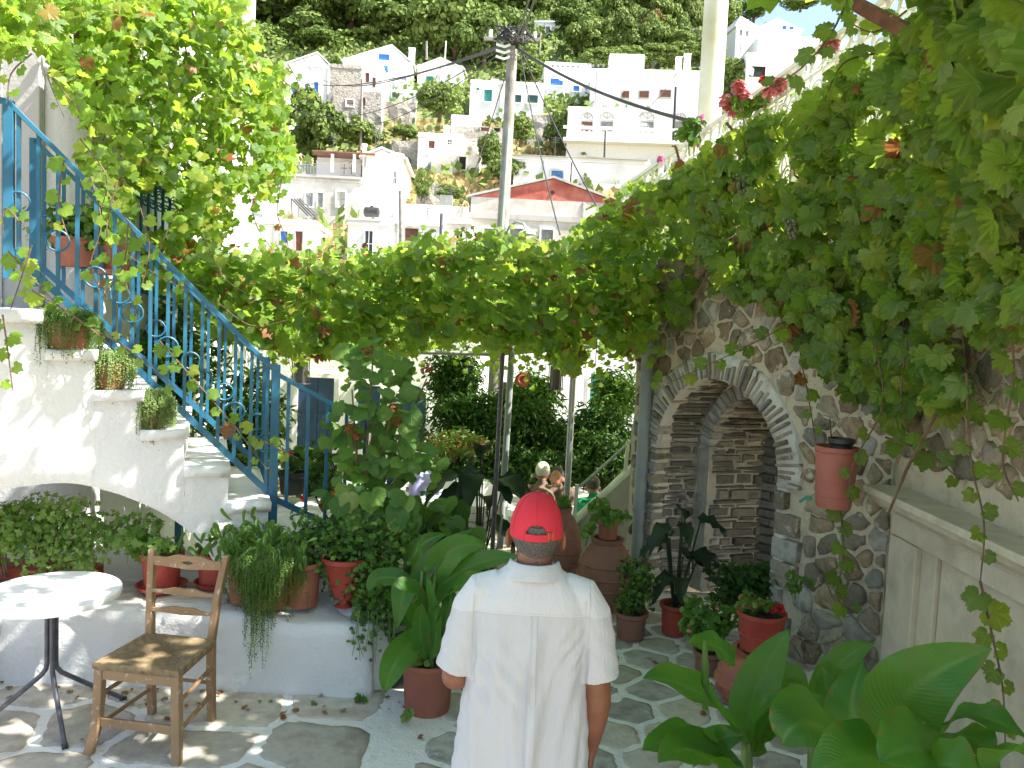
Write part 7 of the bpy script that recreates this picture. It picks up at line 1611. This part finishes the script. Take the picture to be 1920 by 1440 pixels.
# shirt
m = MB(); prs = [(.74, .232, .150, -.012), (.85, .226, .146, -.012), (1.0, .214, .138, -.010), (1.12, .204, .132, -.008), (1.22, .198, .128, -.006), (1.32, .197, .124, -.004), (1.39, .196, .116, 0), (1.435, .182, .103, 0), (1.47, .148, .090, 0), (1.505, .102, .078, 0), (1.53, .072, .070, 0)]
vs = []; fs = []; NN = 56
for z, rx, ry, cx in prs:
    for i in range(NN):
        a = 2*math.pi*i/NN; ca, sa = math.cos(a), math.sin(a); p = 2.6; k = (abs(ca)**p+abs(sa)**p)**(-1/p); vs.append((cx+rx*k*ca, .005+ry*k*sa, z))
for j in range(len(prs)-1):
    for i in range(NN): fs.append((j*NN+i, j*NN+(i+1) % NN, (j+1)*NN+(i+1) % NN, (j+1)*NN+i))
fs += [tuple(range(NN))[::-1], tuple((len(prs)-1)*NN+i for i in range(NN))]; m.add(vs, fs)
m.tube([(-.10, 0, 1.455), (-.156, -.002, 1.432), (-.186, -.005, 1.38), (-.205, -.01, 1.30), (-.222, -.012, 1.215), (-.230, -.012, 1.175)], [.055, .066, .070, .070, .071, .073], 24)
m.tube([(.10, 0, 1.455), (.158, -.002, 1.435), (.187, -.005, 1.38), (.203, -.01, 1.30), (.216, -.012, 1.215), (.222, -.012, 1.175)], [.055, .066, .070, .070, .071, .073], 24)
def folds(co, no):
    x, y, z = co[:, 0].copy(), co[:, 1].copy(), co[:, 2].copy(); back = np.clip((-.01-y)/.05, 0, 1); torso = np.clip(1-(np.abs(x)-.165)/.03, 0, 1); low = np.clip((1.42-z)/.10, 0, 1)
    f = np.zeros(len(co)); d = np.clip((1.40-z)/.6, 0, 1)
    # inverted pleat in the middle of the back
    pl = np.exp(-((x-.000-.010*(1.4-z))/.0035)**2)+np.exp(-((x-.018-.018*(1.4-z))/.0035)**2); f += .0045*pl*back*(z < 1.396)*(.9-.5*d)
    f += np.exp(-((x-.009-.014*(1.4-z))/.03)**2)*.012*back*np.clip((1.40-z)/.35, 0, 1)
    # hanging drapes, drifting sideways as they fall
    ph = x+.10*(1.4-z)*np.sign(x); f += back*low*torso*(.0072*np.sin(ph*48+1.3*np.sin(z*5)+.6)+.0045*np.sin(ph*91+2.2*np.sin(z*7+1)))*np.clip(.35+d*1.4, 0, 1)
    # diagonal tension creases from the armholes
    f += .0052*back*torso*np.sin((z*1.0+x*.8)*75+3*np.sin(x*9))*np.exp(-((z-1.18)/.12)**2)*np.clip((-x+.05)/.1, 0, 1)
    f += .0044*back*torso*np.sin((z-x*1.3)*95)*np.exp(-((z-1.28)/.07)**2)*np.clip((x-.05)/.08, 0, 1)
    # yoke seam and armhole seams
    zs = 1.398-.25*x*x; f += .0040*np.exp(-((z-zs)/.0035)**2)*back*(np.abs(x) < .185); f += .0030*back*np.clip((z-zs)/.004, 0, 1)*(np.abs(x) < .185)
    f -= .0065*np.exp(-((np.abs(x)-.178+.02*np.clip(z-1.38, 0, 1))/.004)**2)*((z < 1.44) & (z > 1.16))
    sl = np.clip((np.abs(x)-.185)/.02, 0, 1); f += sl*.0016*np.sin(z*85+x*60+3*np.sin(y*20))*np.clip((1.42-z)/.08, 0, 1)
    f += sl*.0015*np.exp(-((z-1.192)/.0022)**2)
    nz = np.array([noise.noise(Vector((a*9, b*9, c*5))) for a, b, c in co]); f += nz*.0055*low*.8+nz*.0018
    return co+no*f[:, None]
def shirt_seams():
    mt, nt, b = newmat('white_shirt_sewn'); co = coords(nt); mp = nd(nt, 'ShaderNodeMapping'); mp.inputs['Location'].default_value = (-MX, -MY, 0); nt.links.new(co, mp.inputs[0])
    sp = nd(nt, 'ShaderNodeSeparateXYZ'); nt.links.new(mp.outputs[0], sp.inputs[0])
    def mth(op, a, c=None, d=None):
        n = nd(nt, 'ShaderNodeMath', operation=op)
        for k, v in enumerate((a, c, d)):
            if v is None: continue
            if isinstance(v, (int, float)): n.inputs[k].default_value = v
            else: nt.links.new(v, n.inputs[k])
        return n.outputs[0]
    x, z = sp.outputs[0], sp.outputs[2]; zs = mth('MULTIPLY_ADD', mth('MULTIPLY', x, x), .25, mth('SUBTRACT', z, 1.398)); back = mth('LESS_THAN', sp.outputs[1], 0); ins = mth('LESS_THAN', mth('ABSOLUTE', x), .186)
    yoke = mth('MULTIPLY', mth('GREATER_THAN', zs, 0), 1); hem = mth('LESS_THAN', mth('ABSOLUTE', mth('SUBTRACT', z, 1.110)), .0)
    def line(v, w): return mth('MAXIMUM', mth('SUBTRACT', 1, mth('DIVIDE', mth('ABSOLUTE', v), w)), 0)
    l1 = mth('MULTIPLY', line(zs, .0022), mth('MULTIPLY', back, ins)); l1b = mth('MULTIPLY', line(mth('ADD', zs, -.007), .0012), mth('MULTIPLY', back, ins))
    l2 = mth('MULTIPLY', line(mth('SUBTRACT', mth('ABSOLUTE', x), .184), .0022), mth('GREATER_THAN', z, 1.17))
    pl = mth('MULTIPLY', mth('MAXIMUM', line(mth('ADD', x, mth('MULTIPLY', mth('SUBTRACT', z, 1.4), .010)), .002), line(mth('ADD', mth('SUBTRACT', x, .018), mth('MULTIPLY', mth('SUBTRACT', z, 1.4), .018)), .002)), mth('MULTIPLY', mth('LESS_THAN', zs, 0), mth('GREATER_THAN', z, 1.12)))
    n1 = noise_n(nt, co, 3, 4); base = ramp(nt, n1.outputs[0], [(.3, (.58, .605, .645)), (.7, (.63, .655, .69))]).outputs[0]; c = mixc(nt, yoke, base, (.68, .70, .735))
    ln = mth('MINIMUM', mth('ADD', mth('ADD', l1, mth('MULTIPLY', l1b, .5)), mth('ADD', mth('MULTIPLY', l2, .8), mth('MULTIPLY', pl, .7))), 1); c = mixc(nt, mth('MULTIPLY', ln, .22), c, (.34, .35, .38)); nt.links.new(c, b.inputs['Base Color'])  # crease shade put into the colour as darker seam and pleat lines
    b.inputs['Roughness'].default_value = .9; b.inputs['Specular IOR Level'].default_value = .12
    mp2 = nd(nt, 'ShaderNodeMapping'); mp2.inputs['Scale'].default_value = (9, 9, 2.4); nt.links.new(co, mp2.inputs[0]); n2 = noise_n(nt, mp2.outputs[0], 1.7, 6, .6)
    n3 = noise_n(nt, co, 16, 5, .6); wv = nd(nt, 'ShaderNodeTexWave'); wv.inputs['Scale'].default_value = 260; wv.bands_direction = 'Z'; nt.links.new(co, wv.inputs['Vector'])
    h_ = mth('ADD', mth('MULTIPLY', n2.outputs[0], 1.0), mth('ADD', mth('MULTIPLY', n3.outputs[0], .35), mth('ADD', mth('MULTIPLY', wv.outputs[1], .02), mth('MULTIPLY', ln, -.12)))); bump(nt, b, h_, .6, .03)
    M['shirtsewn'] = mt
shirt_seams()
sh = blob('shirt', m, 'shirtsewn', man, MW, .0048, 4, folds)
m = MB(); n = 48; vs = []; fs = []; pr = [(.072, 1.505), (.069, 1.535), (.067, 1.562), (.070, 1.569), (.075, 1.567), (.086, 1.550), (.100, 1.530), (.103, 1.525), (.098, 1.524)]
for r, z in pr:
    for i in range(n): a = 2*math.pi*i/n; fr = max(0, math.sin(a)); vs.append((.003+r*math.cos(a)*1.06, .004+r*1.0*math.sin(a), z-.024-.030*fr+.006*math.cos(a*1)*0-.010*abs(math.cos(a))**2*(z < 1.56)))
for j in range(len(pr)-1):
    for i in range(n): fs.append((j*n+i, j*n+(i+1) % n, (j+1)*n+(i+1) % n, (j+1)*n+i))
m.add(vs, fs); me = m.mesh('collar', 'shirt'); me.transform(MW); me.polygons.foreach_set('use_smooth', [True]*len(me.polygons)); link('collar', me, sh)
m = MB(); ellip(m, (0, .01, .90), (.175, .125, .13))
for s in (-1, 1): y1, y2 = (.05, .0) if s > 0 else (-.06, -.20); cap_(m, (s*.085, 0, .88), (s*.10, y1, .50), .10, .078); cap_(m, (s*.10, y1, .50), (s*.105, y2, .10), .076, .07)
blob('trousers', m, 'trousers', man, MW, .014, 3)
for s in (-1, 1):
    m = MB(); y = .04 if s > 0 else -.16; cap_(m, (s*.105, y-.07, .045), (s*.115, y+.12, .038), .045, .042); blob('shoe', m, 'black', man, MW, .012, 2)
# ---- seated guests
def seated(label, x, y, zg, yaw, shirt, hair, lean=.15, arms='table', long=False, trousers='jeans', s=1.0, bald=False, skin='skin'):
    mw = Matrix.Translation((x, y, zg)) @ Matrix.Rotation(yaw, 4, 'Z') @ Matrix.Scale(s, 4); t = thing('person', label, 'person', (x, y, zg))
    sy = lambda z: lean*(z-.48); hz_ = 1.18; hc = Vector((0, sy(1.10)+.05, 1.175))
    m = MB(); head(m, hc); cap_(m, (0, sy(.98), .98), (0, sy(1.1)+.01, 1.10), .058, .052); ellip(m, (0, sy(.8), .82), (.16, .10, .20)); ellip(m, (0, .0, .54), (.16, .13, .13))
    for k in (-1, 1):
        sh_ = Vector((k*.165, sy(.98), .98)); el = Vector((k*.21, .16+sy(.7), .70)); wr = Vector((k*.08, .36, .76)) if arms == 'table' else Vector((k*.05, .22+sy(1), 1.02))
        cap_(m, (0, sy(.98), .985), sh_, .055, .055); cap_(m, sh_, el, .045, .038); cap_(m, el, wr, .036, .027); hand(m, wr, (wr-el), k, .95)
        cap_(m, (k*.09, .0, .52), (k*.12, .42, .50), .085, .06); cap_(m, (k*.12, .43, .48), (k*.12, .40, .09), .055, .038); cap_(m, (k*.12, .40, .05), (k*.13, .54, .035), .035, .03)
    blob('body', m, skin, t, mw, .012, 3)
    m = MB(); ellip(m, (0, sy(.80)-.005, .80), (.195, .13, .25)); ellip(m, (0, .0, .58), (.19, .145, .14)); cap_(m, (0, sy(.99), .985), (0, sy(1.05), 1.05), .115, .07)
    for k in (-1, 1):
        sh_ = Vector((k*.165, sy(.98), .98)); el = Vector((k*.21, .16+sy(.7), .70)); cap_(m, (0, sy(.98), .985), sh_, .07, .068); cap_(m, sh_, sh_.lerp(el, .55), .066, .062)
    blob('shirt', m, shirt, t, mw, .011, 4)
    m = MB(); m.ball(hc+Vector((0, -.018, .028)), (.085, .092, .100), 18, 12)
    if long: cap_(m, hc+Vector((0, -.05, 0)), hc+Vector((0, -.06, -.13)), .075, .05)
    blob('hair', m, hair, t, mw, .012, 3)
    m = MB(); ellip(m, (0, .0, .53), (.175, .14, .12))
    for k in (-1, 1): cap_(m, (k*.09, .0, .52), (k*.12, .42, .50), .095, .075); cap_(m, (k*.12, .43, .49), (k*.12, .40, .12), .07, .055)
    blob('trousers', m, trousers, t, mw, .016, 3); return t
def at2(px, py, Y): p = W(px, py, Y); return p.x, p.y
ZG = -.6
x, y = at2(1015, 900, 8.7); seated('white haired guest in a brown shirt seated, back turned, beyond the red cap', x, y, ZG+.06, R(-4), 'brownshirt', 'hairwhite', .55)
x, y = at2(1128, 900, 9.0); seated('guest in a bright green top bent forward behind the sloping white parapet', x, y, ZG-.12, R(10), 'greenshirt', 'hairdark', .5)
x, y = at2(1050, 900, 9.9); seated('guest facing the viewer at the far side of the shaded table, arms raised', x, y, ZG-.1, R(165), 'brownshirt', 'hairdark', .25, 'up')
x, y = at2(822, 900, 9.9); seated('woman in a lilac top with dark hair leaning on the white clothed table', x, y, ZG-.05, R(68), 'lilac', 'hairdark', .45, long=True)
x, y = at2(618, 880, 9.6); seated('guest in a blue shirt seated behind the lower blue railing', x, y, ZG+.08, R(150), 'blueshirt', 'hairdark', .1)
x, y = at2(655, 905, 9.0); seated('guest in a red top partly hidden by the tall flowering shrub', x, y, ZG-.1, R(60), 'redcloth', 'hairdark', .3)
# ---- tables in the courtyard
def ctable(px, py, Y, w, d, label, yaw=0):
    p = W(px, py, Y); t = thing('dining_table', label, 'table', (p.x, p.y, ZG)); Rm = Matrix.Translation((p.x, p.y, ZG)) @ Matrix.Rotation(yaw, 4, 'Z')
    def q(m, n, mt, **k): m.v = [tuple(Rm @ Vector(a)) for a in m.v]; return m.build(n, mt, t, **k)
    m = MB(); m.box((-w/2, -d/2, .70), (w/2, d/2, .73)); q(m, 'tabletop', 'wood')
    for sx in (-1, 1):
        for sy_ in (-1, 1): m = MB(); m.box((sx*(w/2-.06)-.025, sy_*(d/2-.06)-.025, 0), (sx*(w/2-.06)+.025, sy_*(d/2-.06)+.025, .70)); q(m, 'leg', 'wood')
    m = MB(); n = 40; vs = []; fs = []; per = []
    for i in range(n*4):
        k, f = divmod(i, n); f = f/n; c_ = [(-1, -1), (1, -1), (1, 1), (-1, 1)]; A, B_ = c_[k], c_[(k+1) % 4]; per.append(((A[0]+(B_[0]-A[0])*f)*(w/2+.012), (A[1]+(B_[1]-A[1])*f)*(d/2+.012)))
    for j, (z, o) in enumerate(((.737, 0), (.733, .008), (.62, .02), (.50, .04), (.42, .05))):
        for i, (a, b) in enumerate(per): r = math.hypot(a, b); wv = 1+(o/r)*(1+.9*math.sin(i*.55)*(j > 1)); vs.append((a*wv, b*wv, z+.01*math.sin(i*.21)*(j == 4)))
    nn = len(per)
    for j in range(4): fs += [(j*nn+i, (j+1)*nn+i, (j+1)*nn+(i+1) % nn, j*nn+(i+1) % nn) for i in range(nn)]
    fs.append(tuple(range(nn))); m.add(vs, fs)
    m.v = [tuple(Rm @ Vector(a)) for a in m.v]; o = m.build('tablecloth', 'cloth', None, smooth=True); o['label'] = 'white cloth over the '+label[len('courtyard '):] if label.startswith('courtyard ') else label; o['category'] = 'tablecloth'; return t
ctable(765, 900, 9.9, .9, .75, 'courtyard table beneath the arms of the woman in lilac'); ctable(880, 890, 11.2, 1.0, .7, 'courtyard table by the feathery dark shrub, sunlit'); ctable(1035, 960, 9.3, 1.0, .7, 'courtyard table in front of the white haired guest'); ctable(620, 930, 9.2, .9, .7, 'courtyard table behind the lower blue railing'); ctable(690, 920, 10.4, .9, .7, 'courtyard table half hidden by the flowering shrub')
ctable(250, 985, 8.2, 1.0, .7, 'courtyard table seen through the stair arch')
for i, (px, py, Y, yw, lb) in enumerate(((850, 930, 10.0, 1.4, 'brown rush chair right of the woman in lilac'), (930, 1010, 8.3, .4, 'brown rush chair just left of the capped man, by the forked stick'), (1015, 960, 8.55, 0, 'rush chair under the white haired guest'), (1128, 960, 8.9, .1, 'rush chair under the guest in green'), (600, 930, 9.55, 3, 'rush chair under the guest in blue'), (310, 985, 8.0, .6, 'rush chair seen through the stair arch'), (220, 985, 8.9, 3.3, 'rush chair on the far side of the table inside the stair arch'))):
    x, y = at2(px, py, Y); copy_thing(CH, (x, y, ZG), yw, lb, 'rush chairs in the courtyard')
# ---- sloping white parapet stair at the right of the courtyard
t = thing('parapet_stair', 'grey white plastered stair parapet with a pale pipe rail sloping up behind the downpipe', 'stairs', W(1140, 1000, 7.9)); pa, pb, pc, pd = W(1078, 985, 7.9), W(1205, 868, 8.3), W(1205, 1150, 8.3), W(1078, 1150, 7.9)
m = MB(); vs = []; fs = []
for i in range(9):
    for j in range(9): vs.append(pd.lerp(pc, i/8).lerp(pa.lerp(pb, i/8), j/8))
nv = len(vs); vs += [v+Vector((.05, .5, 0)) for v in vs]
for i in range(8):
    for j in range(8): a = i*9+j; fs += [(a, a+9, a+10, a+1), (nv+a, nv+a+1, nv+a+10, nv+a+9)]
for i in range(8): a = i*9+8; fs.append((a, a+9, nv+a+9, nv+a)); a = i*9; fs.append((a, nv+a, nv+a+9, a+9))
for j in range(8): fs += [(j, j+1, nv+j+1, nv+j), (72+j, nv+72+j, nv+73+j, 73+j)]
m.add(vs, fs); me = m.mesh('parapet', 'greyplaster'); roughen(me, 0, .015, 5); link('parapet', me, t)
tr_ = thing('metal_handrail', 'metal handrail with posts rising to the right above the sloping parapet', 'handrail', W(1085, 980, 7.85))
MB().tube([W(1076, 978, 7.8), W(1200, 862, 8.2)], .035, 10).build('lower_rail', 'column', tr_, smooth=True); MB().tube([W(1088, 912, 7.8), W(1200, 812, 8.2)], .016, 8).build('top_rail', 'metal', tr_, smooth=True)
for a, b, Y in (((1076, 985), (1082, 908), 7.8), ((1172, 890), (1177, 832), 8.1)): MB().bar(W(*a, Y), W(*b, Y), .035, .035).build('post', 'column', tr_)
# ---- courtyard shrubs, big and dark
SH = [((900, 870), (.7, .4, .40), 11.4, 1500, 'low dense dark shrub filling the ground left of the pale metal post'), ((1010, 880), (.7, .4, .36), 11.3, 1500, 'low dense dark shrub directly behind the white haired guest'), ((1130, 870), (.7, .4, .42), 11.4, 1500, 'low dense dark shrub behind the guest in green'), ((880, 800), (.75, .5, .55), 12.2, 1900, 'dense dark shrub left of the wooden pole foot, small glossy leaves'), ((985, 820), (.75, .5, .7), 11.9, 2400, 'dense dark shrub behind the red cap, small glossy leaves'), ((1120, 830), (.75, .5, .6), 12.0, 2200, 'dense dark shrub behind the metal handrail'), ((1000, 740), (.5, .4, .4), 12.4, 900, 'upright bright topped shrub between the wooden pole and the metal post'), ((850, 700), (.5, .35, .7), 13.2, 1300, 'loose climbing shrub by the arched blue door'), ((1160, 740), (.5, .4, .5), 12.6, 900, 'shrub sprays rising against the white wall left of the downpipe')]
for (a, r, Y, n, lb) in SH:
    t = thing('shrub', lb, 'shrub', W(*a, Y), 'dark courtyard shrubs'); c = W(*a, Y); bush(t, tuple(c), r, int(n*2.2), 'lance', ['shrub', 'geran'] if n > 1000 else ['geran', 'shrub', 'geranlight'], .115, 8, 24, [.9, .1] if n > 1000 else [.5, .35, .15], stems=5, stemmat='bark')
    MB().tube([(c.x, c.y, ZG), (c.x+.03, c.y, c.z-.2)], [.035, .02], 7).build('trunk', 'bark', t)
t = thing('reddish_shrub', 'shrub with reddish bronze leaves behind the woman in lilac', 'shrub', W(850, 820, 11)); bush(t, tuple(W(850, 825, 11)), (.55, .3, .28), 800, 'lance', ['vinedry', 'geran', 'oleander'], .09, 10, 10, [.35, .4, .25], stems=4, stemmat='bark')
# ---- white house across the courtyard
HB = House('courtyard_house', 'white house across the courtyard with dark blue doors and an arched window', 395, 885, 540, 870, 15.8, 5, 0, 'white', sink=.6)
HB.win(560, 624, 706, 850, 'bluedark', 'white', 'door', 2, deep=.06); HB.win(752, 796, 738, 842, 'bluedark', 'white', 'door', 2, deep=.06); HB.win(672, 712, 722, 800, 'bluedark', 'white', 'window', 2, deep=.06)
u0, z1 = HB.uz(752, 738); u1, _ = HB.uz(796, 738); m = MB(); m.prism((0, -.02, 0), (1, 0, 0), (0, 0, 1), [((u0+u1)/2+(u1-u0)/2*math.cos(a), z1+(u1-u0)/2*.75*math.sin(a)) for a in [k*math.pi/14 for k in range(15)]], (0, -.03, 0)); HB.part(m, 'fanlight', 'bluedark')
HC2 = House('courtyard_house', 'white house wall with pale green shutters beyond the dark shrubs, left of the downpipe', 890, 1260, 560, 860, 18, 5, -4, 'white', sink=1)
HC2.win(1108, 1140, 700, 790, 'green', 'white', 'door', 2); HC2.win(930, 950, 715, 760, 'glass', 'white'); HC2.box(1015, 1090, 668, 800, .25, 'pilaster', None, .2)
sd = thing('white_house', 'white building side seen at the far left beyond the stair arch', 'building', (-6, 12, ZG)); m = MB(); finebox(m, (-12, 11.5, -.6), (-4.6, 15, 2.2), .6); me = m.mesh('wall', 'white'); roughen(me, 0, .02, 2); link('wall', me, sd)
m = MB(); m.box((-5.9, 11.42, -.6), (-5.0, 11.50, 1.4)); m.build('door', 'bluedark', sd)
# lanterns and ornaments
def lantern(px, py, Y, label, s=1.0):
    p = W(px, py, Y); t = thing('lantern', label, 'lantern', p, 'lanterns hanging under the pergola'); w = .085*s; h_ = .30*s
    MB().lathe([(w*1.25, 0), (w*1.25, .015), (.01, .02)], 6, c=(p.x, p.y, p.z-h_/2)).build('base', 'darkmetal', t); MB().lathe([(w*1.35, 0), (w*.7, .07*s), (.02, .12*s), (.01, .15*s)], 6, c=(p.x, p.y, p.z+h_/2)).build('cap', 'darkmetal', t)
    for k in range(6): a = k*math.pi/3; q = p+Vector((w*math.cos(a), w*math.sin(a), 0)); MB().bar(q-Z*h_/2, q+Z*h_/2, .012, .012).build('frame_bar', 'darkmetal', t)
    MB().lathe([(w*.86, -h_*.46), (w*.86, h_*.46)], 6, c=tuple(p)).build('glass', 'glass', t); MB().tube([p+Z*(h_/2+.13*s), p+Z*(h_/2+.6*s)], .006, 5).build('chain', 'darkmetal', t)
lantern(564, 692, 10.5, 'black lantern hanging above the dark blue door', 1.3); lantern(665, 695, 11, 'small black lantern right of the first, by the tall shrub', .9); lantern(1042, 708, 9.8, 'black lantern hanging beside the metal post at the right')
t = thing('clay_ornament', 'round orange clay ornament hanging in the shrubs right of the wooden pole', 'ornament', W(980, 712, 11)); c = W(980, 712, 11); m = MB(); m.tube([c, c+Vector((0, .05, 0))], .10, 24); m.build('disc', 'terrared', t); m = MB(); m.tube([c+Vector((.06*math.cos(a), -.012, .06*math.sin(a))) for a in [k*math.pi/9 for k in range(19)]], .012, 6, caps=False); m.build('relief_ring', 'terra', t)
o = MB().tube([W(915, 1075, 6.9), W(935, 1020, 6.9), W(942, 965, 6.9)], [.014, .012, .010], 7).build('stick', 'polewood', None, smooth=True); o['label'] = 'bent wooden stick standing just left of the red cap'; o['category'] = 'stick'

# ---- litter on the paving: dry vine leaves and bits, beyond counting
n = 150; X = np.concatenate([RNG.uniform(-3.6, 2.2, 90), RNG.uniform(-3.2, -.5, 60)]); Yy = np.concatenate([RNG.uniform(2.6, 6.8, 90), RNG.uniform(4.45, 4.7, 60)])
merged('fallen_leaves', 'grapelow', ['vinedry', 'vine'], np.column_stack([X, Yy, np.full(n, .018)]), frames(rdir(n, .22), rdir(n)), RNG.uniform(.010, .030, n), None, RNG.choice(2, n, p=[.8, .2]), label='small dry fallen leaves scattered over the paving', cat='fallen leaves')
n = 900; X = RNG.uniform(-3.8, 2.3, n); Yy = RNG.uniform(2.6, 6.9, n)
merged('grit', 'tiny', ['straw'], np.column_stack([X, Yy, np.full(n, .012)]), frames(rdir(n, .3), rdir(n)), RNG.uniform(.004, .011, n), None, label='dry bits and grit lying on the paving', cat='grit')
t = thing('weed', 'small green weed growing at the foot of the white ledge corner', 'weed', (-.85, 4.66, 0)); bush(t, (-.83, 4.64, .04), (.05, .04, .03), 40, 'round', ['geran'], .014, 0, 5, stems=2)
